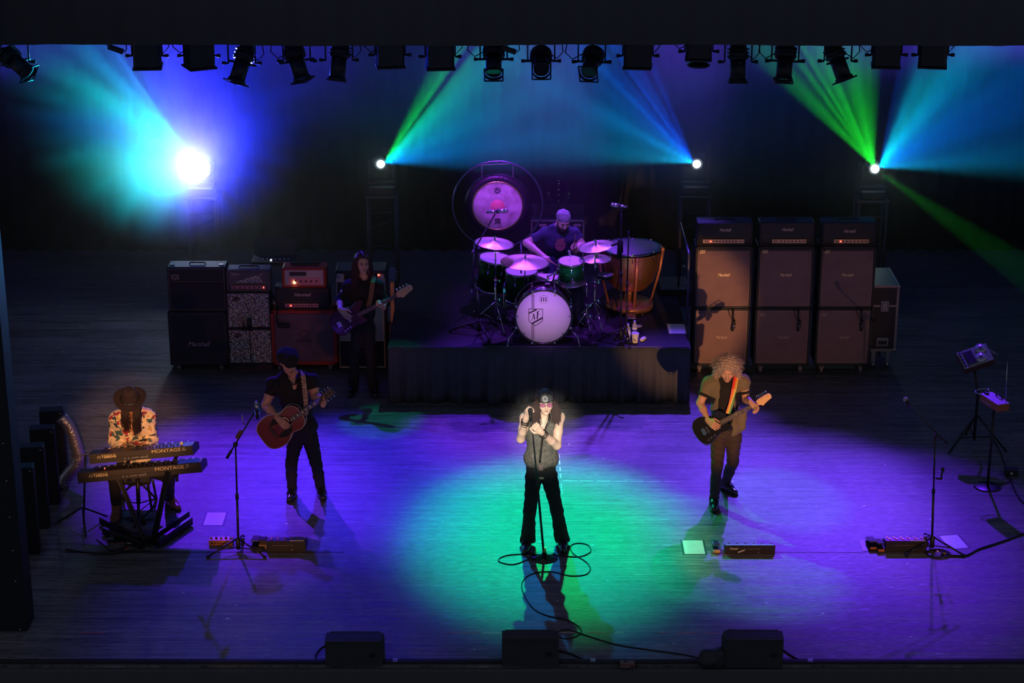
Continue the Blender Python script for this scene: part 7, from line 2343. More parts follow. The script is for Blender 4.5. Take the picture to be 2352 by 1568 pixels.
# ================================================================== keyboard player
def keyboardist():
 Y = 1.05
 o = Vector((P(305, 1100, Y).x, Y, 0))
 t = thing('person', 'keyboard player in broad brimmed hat and floral shirt, seated', 'person', o)
 pel = P(307, 1062, Y + 0.05); chest = P(303, 985, Y - 0.10); neck = P(304, 946, Y - 0.14)
 shl = P(268, 960, Y - 0.12); shr = P(341, 956, Y - 0.12)
 ell_ = P(262, 1012, Y - 0.10); wrl = P(284, 1027, Y - 0.30)
 elr = P(349, 1010, Y - 0.10); wrr = P(331, 1023, Y - 0.30)
 hc = P(301, 922, Y - 0.22)
 fl = G(262, 1203); fr_ = G(402, 1172)
 hipl = pel + Vector((-0.09, 0, -0.04)); hipr = pel + Vector((0.09, 0, -0.04))
 knl = P(263, 1098, 0.72); knr = P(388, 1095, 0.85)
 anl = P(267, 1160, fl.y + 0.13); anr = P(388, 1148, fr_.y + 0.16)
 F = Field(0.0058)
 Q, B = add_head(F, hc, Vector((0.03, -1, -0.75)), (0, 0, 1), 1.0)
 F.cap(neck, hc + Vector((0, 0.04, -0.05)), 0.050, 0.048, 0.03)
 torso(F, pel, chest, neck, shl, shr, 0, 0.95)
 arm(F, shl, ell_, wrl); arm(F, shr, elr, wrr)
 leg(F, hipl, knl, anl, k=0.02); leg(F, hipr, knr, anr, k=0.02)
 for w_, dx in ((wrl, 0.0), (wrr, -0.1)):
  add_hand(F, w_, (dx, -1, -0.12), (0, -0.12, 1), 1 if w_ is wrl else -1, 0.30, 1.0, 0.2)
 F.mesh('body', skin_mat('tanned_skin', (0.62, 0.28, 0.17)), t, o)
 face_bits(t, Q, B, o, 1.0, mat('lip', (0.40, 0.20, 0.15)), DKHAIR, closed=True)
 FLOR = patterned('floral_print', (0.85, 0.66, 0.44), [((0.42, 0.03, 0.05), 0.0, 0.575), ((0.05, 0.13, 0.15), 4.7, 0.57), ((0.03, 0.05, 0.08), 9.3, 0.61), ((0.55, 0.36, 0.08), 13.1, 0.65)], 13.5, 0.75, detail=3.0)
 F = Field(0.0075)
 torso(F, pel + Vector((0, 0, 0.06)), chest, neck, shl, shr, 0.032, 1.02)
 F.cap(shl, ell_, 0.070, 0.062, 0.03); F.cap(ell_, ell_.lerp(wrl, 0.80), 0.064, 0.044, 0.03)
 F.cap(shr, elr, 0.070, 0.062, 0.03); F.cap(elr, elr.lerp(wrr, 0.80), 0.064, 0.044, 0.03)
 F.cap(neck + Vector((0.005, -0.08, 0.05)), P(305, 992, Y - 0.245), 0.070, 0.034, 0.01, 's')
 F.cap(neck + Vector((0, -0.02, 0.05)), hc, 0.060, 0.08, 0.01, 's')
 F.mesh('floral_shirt', FLOR, t, o, wrinkle(0.005, 28, 2.0, (1, 1, 1.1)))
 F = Field(0.009)
 F.ell(pel + Vector((0, 0, -0.04)), (0.165, 0.14, 0.11), None, 0.04)
 for h_, k_, a_ in ((hipl, knl, anl), (hipr, knr, anr)):
  F.cap(h_, k_, 0.092, 0.068, 0.03); F.cap(k_, a_ + (k_ - a_) * 0.12, 0.066, 0.058, 0.02)
 F.mesh('trousers', mat('black_denim', (0.016, 0.015, 0.017), 0.85), t, o, wrinkle(0.003, 30, 2.0))
 BR_ = mat('tan_boot_leather', (0.30, 0.15, 0.07), 0.4, bump=0.15, bscale=60, var=0.25)
 shoe('boot', t, o, Vector((anl.x + 0.01, anl.y + 0.02, 0)), Vector((fl.x - 0.02, fl.y - 0.06, 0)), BR_, boot=0.056, ankle=anl + Vector((0, 0, 0.06)))
 shoe('boot', t, o, Vector((anr.x - 0.01, anr.y + 0.02, 0.0)), Vector((fr_.x + 0.05, fr_.y - 0.02, 0.0)), BR_, boot=0.056, ankle=anr + Vector((0, 0, 0.05)))
 # long hair
 BH = mat('black_brown_hair', (0.022, 0.010, 0.012), 0.5, var=0.3)
 F = Field(0.007)
 F.ell(Q(0, -0.022, 0.03), Vector((0.086, 0.098, 0.085)), B, 0.02)
 for s_, e_ in ((-1, 0.30), (1, 0.26)):
  p0_ = Q(s_ * 0.078, 0.0, -0.02)
  F.cap(p0_, p0_ + Vector((s_ * 0.012, -0.05, -0.13)), 0.034, 0.040, 0.03); F.cap(p0_ + Vector((s_ * 0.012, -0.05, -0.13)), p0_ + Vector((s_ * 0.012, -0.03, -e_)), 0.040, 0.026, 0.03)
 F.ell(Q(0, 0.09, -0.04), Vector((0.056, 0.085, 0.12)), B, 0.01, 's')
 F.mesh('hair', BH, t, o, wrinkle(0.005, 55, 0.3, (1.6, 1.6, 0.6)))
 rts = []
 for s_, e_ in ((-1, 0.30), (1, 0.26)):
  p0_ = Q(s_ * 0.070, 0.0, 0.02)
  for k in (-0.02, 0.0, 0.02): rts.append([p0_ + Vector((0, k, 0.0)), p0_ + Vector((s_ * 0.018, -0.06 + k, -0.14)), p0_ + Vector((s_ * 0.020, -0.05 + k, -e_ - 0.06))])
 hair_strands('hair_strands', t, o, rts, BH, 420, 0.0024, 8, 0.020, 0.008, 55)
 # hat
 HB = B @ Euler((R(12), 0, 0)).to_matrix()
 hc2 = Q(0, 0.01, 0.065)
 T = Matrix.Translation(hc2 - o) @ HB.to_4x4()
 HT = mat('felt_hat', (0.035, 0.022, 0.03), 0.9, bump=0.3, bscale=200, var=0.15)
 mb = MB(T)
 ns = 48
 vs = []
 for j, (r, h) in enumerate(((0.088, 0.0), (0.12, 0.002), (0.155, 0.010), (0.170, 0.020), (0.171, 0.014), (0.155, 0.004), (0.12, -0.005), (0.088, -0.006))):
  for i in range(ns):
   a = 2 * math.pi * i / ns
   vs.append((r * math.cos(a), r * 1.06 * math.sin(a), h + 0.022 * (r - 0.088) / 0.08 * (math.cos(a) ** 2) - 0.02 * (r - 0.088) / 0.08 * (math.sin(a) ** 2)))
 fs = [(j * ns + i, j * ns + (i + 1) % ns, (j + 1) * ns + (i + 1) % ns, (j + 1) * ns + i) for j in range(7) for i in range(ns)]
 mb._add(vs, fs, True)
 ht = mb.build('hat', HT, t)
 F = Field(0.006)
 F.cap(hc2, hc2 + HB @ Vector((0, 0, 0.085)), 0.092, 0.078, 0.01); F.ell(hc2 + HB @ Vector((0, 0.0, 0.175)), Vector((0.022, 0.075, 0.035)), HB, 0.025, 's')
 F.box(hc2 + HB @ Vector((0, 0, -0.12)), (0.2, 0.2, 0.12), HB, 0.004, 's')
 F.mesh('hat_crown', HT, ht, o, smooth=1)
 mb = MB(T); mb.tube([(0.094 * math.cos(a), 0.094 * math.sin(a), 0.016) for a in [i * math.pi / 20 for i in range(40)]], 0.012, n=8, closed=True); mb.build('hat_band', MATS['dark_leather'], ht)
 for dx in (-0.038, 0.0, 0.038):
  a = math.asin(dx / 0.1)
  mb = MB(T); mb.ell((dx, 0.106 * math.cos(a), 0.018), (0.013, 0.008, 0.014), nu=12, nv=8); mb.build('silver_concho', CHROME, ht)
 mb = MB(); mb.tube([neck + Vector((-0.04, -0.08, 0.0)) - o, P(304, 990, Y - 0.27) - o, neck + Vector((0.05, -0.08, 0.0)) - o], 0.003, n=5); mb.build('necklace', MATS['dark_leather'], t)
 # stool
 s_ = thing('keyboard_stool', 'low dark stool under the keyboard player', 'stool', (pel.x, pel.y + 0.05, 0))
 sh = pel.z - 0.19
 mb = MB(); mb.box((0, 0, sh + 0.03), (0.38, 0.34, 0.08), bev=0.02); mb.build('seat', BLACK, s_)
 mb = MB(); mb.box((0, 0, sh - 0.018), (0.36, 0.32, 0.012)); mb.build('seat_plate', STEEL, s_)
 for sx in (-1, 1):
  for sy in (-1, 1):
   mb = MB(); mb.cyl((sx * 0.15, sy * 0.12, sh - 0.02), (sx * 0.18, sy * 0.15, 0.0), 0.014, n=8); mb.build('leg', BLKMETAL, s_)


right_guitarist()
left_guitarist()
bassist()
drummer()
keyboardist()

# ================================================================== keyboards
def keyboard(label, px0, px1, py0, py1, Y, tilt_img, model, h=0.105, depth=0.36, group='keyboards on the stand'):
 """px0..px1: photo x extent of the back panel, py0 / py1: its mid height at both ends"""
 a, b = P(px0, py0, Y), P(px1, py1, Y)
 L = (b - a).length
 c = (a + b) / 2
 ang = math.atan2((b - a).z, (b - a).x)
 t = thing('keyboard', label, 'keyboard', c, group=group, rot=Euler((R(-11), -ang, 0)))
 M = Matrix.Identity(4)
 KM = mat('keyboard_case', (0.040, 0.030, 0.025), 0.42, bump=0.05, var=0.1)
 mb = MB()
 mb._add([(-L / 2, 0, -h / 2), (L / 2, 0, -h / 2), (L / 2, 0, h / 2), (-L / 2, 0, h / 2), (-L / 2, 0.16, h / 2 + 0.01), (L / 2, 0.16, h / 2 + 0.01), (-L / 2, depth, h * 0.1), (L / 2, depth, h * 0.1), (-L / 2, depth, -h / 2), (L / 2, depth, -h / 2)],
   [(0, 1, 2, 3), (3, 2, 5, 4), (4, 5, 7, 6), (6, 7, 9, 8), (1, 0, 8, 9), (0, 3, 4, 6, 8), (1, 9, 7, 5, 2)])
 mb.build('case', KM, t)
 mb = MB(); mb.box((0, -0.004, -h * 0.24), (L * 0.98, 0.008, h * 0.42), bev=0.002); mb.build('jack_panel', mat('keyboard_jack_panel', (0.026, 0.02, 0.017), 0.5, var=0.1), t)
 for s_ in (-1, 1):
  pf = [(-0.004, -h / 2 - 0.002), (-0.004, h / 2 + 0.003), (0.16, h / 2 + 0.013), (depth + 0.003, h * 0.1 + 0.006), (depth + 0.003, -h / 2 - 0.002)]; xs_ = (s_ * L / 2, s_ * (L / 2 + 0.014)); mb = MB(); mb._add([(x_, y_, z_) for x_ in xs_ for y_, z_ in pf], [(0, 1, 2, 3, 4), (9, 8, 7, 6, 5)] + [(i_, (i_ + 1) % 5, 5 + (i_ + 1) % 5, 5 + i_) for i_ in range(5)]); mb.build('end_cheek', BLKPLAST, t)
 mb = MB()
 nk = int(L * 0.86 / 0.0235)
 for i in range(nk): mb.box((-L * 0.43 + 0.0235 * (i + 0.5), depth - 0.075, h * 0.30), (0.0215, 0.14, 0.02))
 k = mb.build('white_keys', mat('key_ivory', (0.75, 0.72, 0.68), 0.3, var=0.02), t); k['kind'] = 'stuff'
 mb = MB()
 for i in range(nk):
  if i % 7 in (0, 1, 3, 4, 5): mb.box((-L * 0.43 + 0.0235 * (i + 1), depth - 0.10, h * 0.30 + 0.014), (0.012, 0.09, 0.014))
 k = mb.build('black_keys', BLKPLAST, t); k['kind'] = 'stuff'
 for i in range(14):
  mb = MB(); mb.cyl((L * (-0.10 + 0.035 * i), 0.05 + 0.03 * (i % 2), h / 2), (L * (-0.10 + 0.035 * i), 0.05 + 0.03 * (i % 2), h / 2 + 0.02), 0.009, n=8); mb.build('knob', BLKPLAST, t)
 mb = MB()
 for x in (-0.17, -0.13, -0.09, 0.0, 0.02, 0.04, 0.06): mb.cyl((x, -0.006, -h * 0.22), (x, -0.014, -h * 0.22), 0.008, n=8)
 mb.box((-0.05, -0.008, -h * 0.2), (0.05, 0.006, 0.008)); mb.tube([(0.04 + 0.035 * math.cos(R(a_)), -0.009, -h * 0.26 + 0.03 * math.sin(R(a_))) for a_ in range(10, 180, 20)], 0.002, n=5)
 k = mb.build('jack_row', STEEL, t); k['kind'] = 'stuff'
 lettering('YAMAHA', (-L * 0.32, -0.003, h * 0.06), 0.07, GOLD, t, 0.002, 0, 0.0012, name='logo', width=0.155)
 mb = MB(); mb.tube([(-L * 0.32 - 0.105 + 0.018 * math.cos(x), -0.004, h * 0.06 + 0.018 * math.sin(x)) for x in [i * math.pi / 10 for i in range(20)]], 0.0025, n=5, closed=True)
 for x in (90, 210, 330): mb.cyl((-L * 0.32 - 0.105, -0.004, h * 0.06), (-L * 0.32 - 0.105 + 0.014 * math.cos(R(x)), -0.004, h * 0.06 + 0.014 * math.sin(R(x))), 0.002, n=5)
 mb.build('logo_ring', GOLD, t)
 lettering(model[0], (L * 0.25, -0.003, h * 0.20), 0.050, GOLD, t, 0.002, 0, 0.0, name='model_name', width=0.30)
 lettering(model[1], (L * 0.25 + 0.185, -0.003, h * 0.20), 0.055, mat('dim_gold', (0.5, 0.4, 0.28), 0.4, var=0.1), t, 0.002, 0, 0.0, name='model_number', width=0.04)
 return t, L, c


KYY = 0.42
kt, kL, kc_ = keyboard('upper keyboard with gold maker lettering in front of the seated player', 209, 440, 1054, 1034, KYY, 0, ('MONTAGE', '6'), h=0.10)
mb = MB(); mb.ell((kL * 0.40, 0.05, 0.075), (0.020, 0.020, 0.020), nu=14, nv=10); mb.cyl((kL * 0.40, 0.05, 0.05), (kL * 0.40, 0.05, 0.07), 0.008, n=8); mb.build('white_ball_knob', mat('ivory_ball', (0.8, 0.72, 0.6), 0.35, var=0.02), kt)
kt2, kL2, kc2 = keyboard('lower keyboard half hidden under the upper one on the same stand', 182, 459, 1098, 1073, KYY - 0.02, 0, ('MONTAGE', '7'), h=0.105)
for x in (-0.30, 0.36):
 mb = MB(); mb.cyl((x * kL2, 0.10, 0.055), (x * kL2, 0.10, 0.066), 0.006, n=8); mb.build('pilot_lamp', LED_RED, kt2)
mb = MB(); mb.box((kL2 * 0.40, 0.07, 0.063), (0.22, 0.10, 0.012), rot=(R(8), 0, 0), bev=0.004); mb.build('screen', mat('blue_backlit_screen', (0.02, 0.03, 0.2), 0.3, emit=(0.05, 0.08, 0.9), estr=0.25), kt2)

# column stand with V arms and folded beams on the floor
sb = G(333, 1252)
t = thing('keyboard_stand', 'black folding keyboard stand with V shaped arms and splayed floor beams', 'stand', (sb.x, sb.y, 0))
W = lambda px, py, Y: P(px, py, Y) - Vector((sb.x, sb.y, 0))
SM = mat('satin_black_aluminium', (0.022, 0.020, 0.022), 0.35, 0.4, var=0.15)
for (a, b) in (((336, 1246), (272, 1098)), ((352, 1246), (386, 1082))):
 mb = MB(); p0, p1 = W(a[0], a[1], sb.y), W(b[0], b[1], KYY - 0.04); mb.cyl(p0, p1, 0.030, n=4, smooth=False); mb.cyl(p0 + Vector((0.012, -0.028, 0)), p1 + Vector((0.012, -0.028, 0)), 0.006, n=6)
 mb.build('column', SM, t)
for i, (x0, y0, x1, y1, w_) in enumerate(((350, 1244, 434, 1188, 0.036), (362, 1254, 440, 1202, 0.046))):
 p0, p1 = G(x0, y0 + 6), G(x1, y1 + 4)
 d = p1 - p0; L = d.length
 mb = MB(); c = (p0 + p1) / 2 - Vector((sb.x, sb.y, 0)); mb.box((c.x, c.y, 0.055), (L, w_, 0.085), rot=(0, 0, math.atan2(d.y, d.x)), bev=0.006); mb.build('floor_beam', SM, t)
for i, (x0, y0, x1, y1) in enumerate(((325, 1250, 232, 1204), (330, 1262, 238, 1228))):
 p0, p1 = G(x0, y0), G(x1, y1)
 d = p1 - p0; L = d.length
 mb = MB(); c = (p0 + p1) / 2 - Vector((sb.x, sb.y, 0)); mb.box((c.x, c.y, 0.05), (L, 0.045, 0.075), rot=(0, 0, math.atan2(d.y, d.x)), bev=0.006); mb.build('floor_beam', SM, t)
for zt_, cc in ((kc_, kt), (kc2, kt2)):
 for s_, xx in ((-1, 275), (1, 388)):
  mb = MB(); p = W(xx, 784, KYY); zz = cc.location.z + math.tan(-cc.rotation_euler.y) * 0 - 0.062
  zz = cc.location.z - 0.065 + (p.x + sb.x - cc.location.x) * math.tan(-cc.rotation_euler.y)
  yb = KYY - sb.y
  mb.box((p.x, yb + 0.12, zz), (0.035, 0.36, 0.022), bev=0.004); mb.cyl((p.x, yb + 0.28, zz), (p.x, yb + 0.28, zz + 0.04), 0.014, n=8); mb.cyl((p.x, yb + 0.02, zz), (p.x + 0.0, yb - 0.02, zz - 0.07), 0.014, n=6)
  mb.build('support_arm', SM, t)
mb = MB(); mb.box((0.0, 0.1, 0.05), (0.22, 0.16, 0.10), bev=0.02); mb.build('foot_hub', SM, t)
# lattice of a drum style throne frame seen through the legs of the stand
p = G(325, 1222)
tb = thing('folding_frame', 'thin black folding frame behind the keyboard stand, spider shaped', 'stand', (p.x, p.y + 0.25, 0))
W2 = lambda px, py: P(px, py, p.y + 0.25) - Vector((p.x, p.y + 0.25, 0))
q0, q1, q2, q3, q4, q5 = W2(316, 1098), W2(318, 1156), W2(318, 1200), W2(282, 1132), W2(358, 1144), W2(278, 1188)
for pts_, r_ in (((q0, q1), 0.022), ((q1, q2), 0.016), ((W2(316, 1112), W2(302, 1114), q3), 0.012), ((W2(320, 1112), W2(330, 1116), q4), 0.012), ((q4, W2(352, 1165), q2), 0.008), ((q4, q1), 0.006), ((q3, q5, q2), 0.009), ((q3, W2(288, 1151), q1), 0.006), ((q4, W2(322, 1172), W2(276, 1171)), 0.005), ((q3, W2(300, 1180), W2(322, 1198), W2(352, 1160)), 0.004)):
 mb = MB(); mb.tube(list(pts_), r_, n=8); mb.build('strut', SM, tb)
mb = MB(); mb.lathe([(0.0001, 0.0), (0.03, 0.01), (0.035, 0.05), (0.018, 0.10), (0.006, 0.14)], W2(331, 1205) + Vector((0, -0.05, 0))); mb.build('hanging_pouch', RUBBER, tb)
for a in (0.4, 2.5, 4.6):
 mb = MB(); mb.cyl((q2.x, 0, q2.z + 0.02), (q2.x + 0.16 * math.cos(a), 0.16 * math.sin(a), 0.012), 0.009, n=8); mb.build('foot', SM, tb)

# foot pedals and cables by the keyboard stand
for i, (px, py, lb) in enumerate(((262, 1236, 'black sustain pedal under the left of the keyboard stand'), (300, 1246, 'second pedal in the cables below the keyboard stand'))):
 b = G(px, py)
 t = thing('sustain_pedal', lb, 'pedal', b, R(-8 + 14 * i))
 mb = MB(); mb.box((0, 0, 0.012), (0.09, 0.22, 0.022), bev=0.005); mb.build('base_plate', BLKPLAST, t)
 mb = MB(); mb.box((0, -0.02, 0.045), (0.06, 0.15, 0.012), rot=(R(8), 0, 0), bev=0.004); mb.build('treadle', STEEL, t)


def cable(name, label, pts, r=0.006, col=None, z=None, cat='cable', group=None, sub=5):
 """cable lying through photo points on the floor, or world points"""
 P_ = [Vector(p) if len(p) == 3 else G(p[0], p[1], 0) for p in pts]
 out = []
 n = len(P_)
 for i in range(n - 1):
  p0, p1, p2, p3 = P_[max(i - 1, 0)], P_[i], P_[i + 1], P_[min(i + 2, n - 1)]
  for k in range(sub):
   t_ = k / sub
   out.append(0.5 * ((2 * p1) + (p2 - p0) * t_ + (2 * p0 - 5 * p1 + 4 * p2 - p3) * t_ ** 2 + (3 * p1 - p0 - 3 * p2 + p3) * t_ ** 3))
 out.append(P_[-1])
 o = out[0].copy()
 pl = [Vector((p.x, p.y, max(p.z, r * 1.0))) - o for p in out]
 mb = MB(); mb.tube(pl, r, n=6)
 ob = mb.build(name, col or RUBBER, None); ob.location = o
 tag(ob, label, cat, group)
 return ob


ORC = mat('orange_cable', (0.55, 0.12, 0.05), 0.6, var=0.1)
cable('cable', 'thin orange lead curling among the pedals below the keyboards', [(238, 1232), (262, 1250), (282, 1246), (300, 1254), (285, 1262), (318, 1262)], 0.004, ORC)
cable('cable', 'black lead looped under the left of the keyboard stand', [(222, 1240), (240, 1254), (255, 1266), (280, 1260), (296, 1252), (280, 1268), (330, 1258)], 0.006)
cable('cable', 'long black lead running along the floor slot to the keyboards', [(150, 1262), (200, 1270), (250, 1274), (300, 1268), (345, 1266)], 0.007)
cable('cable', 'black lead hanging from the keyboard stand to the floor', [tuple(P(368, 1150, 0.2)), tuple(P(358, 1200, 0.2)), (345, 1240), (360, 1262)], 0.005)

# ================================================================== microphone stands at the front
def boom_stand(label, base_px, top_px, tail_px, tip_px, leglen=0.30, hub=0.22, a0=-0.5, dY=0.0):
 b = G(*base_px); Y = b.y
 return mic_stand('microphone_stand', label, b, [P(top_px[0], top_px[1], Y), P(tail_px[0], tail_px[1], Y - 0.03), P(tip_px[0], tip_px[1], Y + 0.03)], leglen=leglen, hub=hub, a0=a0), Y


st1, y1 = boom_stand('black boom stand standing between keyboards and acoustic guitarist', (548, 1266), (541, 1020), (521, 1052), (584, 948), 0.33, 0.26, -2.62)
microphone('black vocal microphone on the left boom stand', P(592, 962, y1 + 0.03), P(589, 926, y1 + 0.06), 0.019)
mb = MB(); mb.tube([P(562, 976, y1) - st1.location, P(557, 966, y1) - st1.location, P(556, 953, y1) - st1.location], 0.004, n=6); mb.build('brass_hook', BRASS, st1)
mb = MB(); mb.box(P(549, 996, y1) - st1.location + Vector((0, -0.012, 0)), (0.035, 0.02, 0.10), rot=(0, R(32), 0), bev=0.004); mb.build('pick_holder', mat('brown_pick_holder', (0.15, 0.07, 0.03), 0.5, var=0.2), st1)
mb = MB(); mb.cyl(W3 := (P(557, 1252, y1) - st1.location), P(558, 1234, y1) - st1.location, 0.018, n=10); mb.build('hanging_clip', BLKPLAST, st1)
st2, y2 = boom_stand('black boom stand with coiled cable at its foot, right side', (2140, 1262), (2148, 1000), (2175, 1018), (2083, 930), 0.33, 0.26, -2.62)
microphone('vocal microphone with golden ball on the right boom stand', P(2092, 938, y2 + 0.05), P(2080, 917, y2 + 0.09), 0.017, ball=0.026)
mb = MB(); cxx = P(2150, 1098, y2) - st2.location; mb.cyl(cxx, cxx + Vector((0.055, -0.01, 0)), 0.012, n=10); mb.cyl(cxx + Vector((0.05, -0.01, -0.01)), cxx + Vector((0.055, -0.01, 0.08)), 0.010, n=8); mb.ell(cxx + Vector((0.058, -0.01, 0.10)), (0.02, 0.02, 0.03), nu=10, nv=6)
mb.tube([cxx, cxx + Vector((-0.03, 0, 0.01)), cxx + Vector((-0.035, 0, 0.12)), cxx + Vector((-0.005, 0, 0.17))], 0.003, n=5); mb.build('side_clip', BLKPLAST, st2)
mb = MB(); mb.cyl(P(2128, 1255, y2) - st2.location, P(2125, 1230, y2) - st2.location, 0.018, n=10); mb.build('hanging_clip', BLKPLAST, st2)
mb = MB()
cc2 = G(2152, 1273) - st2.location
for k in range(4):
 mb.tube([cc2 + Vector(((0.10 + 0.008 * k) * math.cos(a) + 0.004 * k, (0.085 + 0.006 * k) * math.sin(a), 0.008 + 0.007 * (k % 2) + 0.006 * math.sin(a + k))) for a in [i * math.pi / 16 for i in range(32)]], 0.0055, n=6, closed=True)
cb = mb.build('coiled_cable', RUBBER, None); cb.location = st2.location; tag(cb, 'coil of black cable lying at the foot of the right boom stand', 'cable')
for dx, dy in ((-0.02, 0.03), (0.04, -0.01)):
 mb = MB(); p = cc2 + Vector((dx, dy, 0.02)); mb.cyl(p, p + Vector((0.045, -0.03, 0.01)), 0.010, n=8); mb.build('plug', BRASS, cb)
cable('cable', 'black cable running from the right boom stand off to the right edge', [(2160, 1276), (2215, 1278), (2250, 1262), (2300, 1246), (2380, 1216)], 0.011)

# ================================================================== pedals
b = G(507, 1254)
t = thing('effects_unit', 'orange fronted effects box with small knobs left of the left boom stand', 'effects pedal', b, R(0))
OM = mat('orange_pedal', (0.78, 0.24, 0.05), 0.4, var=0.08)
mb = MB(); mb.box((0, 0.05, 0.035), (0.245, 0.11, 0.06), bev=0.006); mb.build('box_body', OM, t)
mb = MB(); mb.box((0, 0.05, 0.007), (0.24, 0.105, 0.012)); mb.build('rubber_feet', RUBBER, t)
for i in range(5):
 mb = MB(); mb.cyl((-0.10 + 0.05 * i, 0.05, 0.065), (-0.10 + 0.05 * i, 0.05, 0.085), 0.011, n=10); mb.build('knob', CHROME if i in (0, 2, 4) else BLKPLAST, t)
mb = MB()
for i in range(6): mb.cyl((-0.09 + 0.032 * i, -0.005, 0.038), (-0.09 + 0.032 * i, -0.009, 0.038), 0.008 if i else 0.011, n=8)
k = mb.build('jack_row', BLKPLAST, t)
k['kind'] = 'stuff'


def controller(label, px0, px1, py, h, depth, top, switches, word=None, red=True, wslot=True, brand=GOLD, group=None):
 a, b = G(px0, py), G(px1, py)
 L = (b - a).length
 t = thing('foot_controller', label, 'foot controller', ((a.x + b.x) / 2, a.y, 0), 0, group)
 BC_ = mat('controller_black', (0.030, 0.022, 0.018), 0.45, var=0.15)
 mb = MB()
 mb.prism([(0, 0), (0, 0)], 0, 0) if False else None
 mb._add([(-L / 2, 0, 0.004), (L / 2, 0, 0.004), (L / 2, 0, h), (-L / 2, 0, h), (-L / 2, depth, h * 0.55), (L / 2, depth, h * 0.55), (-L / 2, depth, 0.004), (L / 2, depth, 0.004)],
   [(0, 1, 2, 3), (3, 2, 5, 4), (4, 5, 7, 6), (1, 0, 6, 7), (0, 3, 4, 6), (1, 7, 5, 2)])
 mb.build('case', BC_, t)
 mb = MB(); mb._add([(-L / 2 + .01, 0.006, h + 0.0015), (L / 2 - .01, 0.006, h + 0.0015), (L / 2 - .01, depth - 0.006, h * 0.56 + 0.0025), (-L / 2 + .01, depth - 0.006, h * 0.56 + 0.0025)], [(0, 1, 2, 3)]); mb.build('top_plate', top, t)
 for i in range(switches):
  x = -L / 2 + L * (i + 0.55) / switches
  for j in range(4 if red else 2):
   y = depth * (0.86 - 0.2 * j)
   z = h - (h * 0.45) * (y / depth)
   mb = MB(); mb.cyl((x + 0.004 * j, y, z), (x + 0.004 * j, y, z + 0.014), 0.0075 if red else 0.010, n=8); mb.build('foot_switch', (mat('red_cap', (0.5, 0.05, 0.03), 0.35, var=0.1) if j % 2 else BRASS) if red else CHROME, t)
  if not red:
   mb = MB(); mb.box((x, depth * 0.25, h * 0.9), (0.05, 0.012, 0.004)); mb.build('name_strip', PAPER, t)
 if wslot:
  mb = MB(); mb.box((L * 0.28, 0.018, h - 0.002), (L * 0.36, 0.022, 0.012), bev=0.003); ws = mb.build('display_strip', mat('pale_plastic', (0.7, 0.62, 0.6), 0.4, var=0.05), t)
  mb = MB(); mb.box((L * 0.28, 0.018, h + 0.005), (L * 0.33, 0.008, 0.002)); mb.build('dark_slot', BLKPLAST, ws)
 mb = MB()
 for i in range(10):
  mb.box((-L * 0.32 + L * 0.055 * i, -0.002, h * 0.62), (L * 0.035, 0.003, 0.004))
 k = mb.build('printed_lines', mat('dull_gold_print', (0.45, 0.32, 0.15), 0.5, var=0.2), t); k['kind'] = 'stuff'
 if word: lettering(word, (-L * 0.33, -0.003, h * 0.66), 0.035, brand, t, 0.0015, 0.35, 0.001, name='logo', width=0.085)
 mb = MB(); mb.cyl((L * 0.16, 0, h * 0.35), (L * 0.16, -0.03, h * 0.35), 0.008, n=8); mb.build('plug', STEEL, t)
 return t, L


DPL = mat('dark_blue_plate', (0.07, 0.06, 0.10), 0.4, var=0.15)
controller('long black foot controller in front of the acoustic guitarist, rows of red switches', 612, 702, 1268, 0.125, 0.20, DPL, 6)
controller('long black foot controller left of the right boom stand, purple topped', 2034, 2128, 1268, 0.125, 0.20, mat('purple_plate', (0.42, 0.12, 0.30), 0.45, var=0.4, vscale=9), 6)
controller('black foot controller with script logo and six chrome switches, centre right', 1665, 1780, 1273, 0.10, 0.13, mat('grey_plate', (0.35, 0.35, 0.40), 0.4, var=0.1), 6, 'Fractal', False, False)
b = G(1700, 1266); mb = MB(); mb.box((0, 0, 0), (0.075, 0.006, 0.016), rot=(0, R(-20), 0), bev=0.002)
pk = mb.build('paper_tag', CREAM, None); pk.location = (b.x, b.y - 0.09, 0.045); tag(pk, 'slanted cream tag stuck on the front of the chrome switch controller', 'tag')


def wah(label, px, py, w, L, body, tread, front=None, rz=0.0, group=None, h=0.075):
 b = G(px, py)
 t = thing('expression_pedal', label, 'pedal', b, rz, group)
 mb = MB(); mb._add([(-w / 2, 0, 0.004), (w / 2, 0, 0.004), (w / 2, 0, h * 0.55), (-w / 2, 0, h * 0.55), (-w / 2 * .85, L, h * 0.45), (w / 2 * .85, L, h * 0.45), (-w / 2 * .85, L, 0.004), (w / 2 * .85, L, 0.004)],
                       [(0, 1, 2, 3), (3, 2, 5, 4), (4, 5, 7, 6), (1, 0, 6, 7), (0, 3, 4, 6), (1, 7, 5, 2)])
 mb.build('base', body, t)
 mb = MB(); mb.box((0, L * 0.52, h * 0.95), (w * 0.92, L * 0.86, 0.014), rot=(R(-9), 0, 0), bev=0.004); tr = mb.build('treadle', tread, t)
 mb = MB()
 for i in range(6): mb.box((-w * 0.36 + w * 0.144 * i, L * 0.52, h * 0.95 + 0.009), (w * 0.06, L * 0.80, 0.004), rot=(R(-9), 0, 0))
 k = mb.build('rubber_ribs', RUBBER, tr); k['kind'] = 'stuff'
 if front:
  mb = MB(); mb.box((0, -0.003, h * 0.30), (w * 0.8, 0.006, h * 0.34), bev=0.002); mb.build('front_label', front, t)
 return t


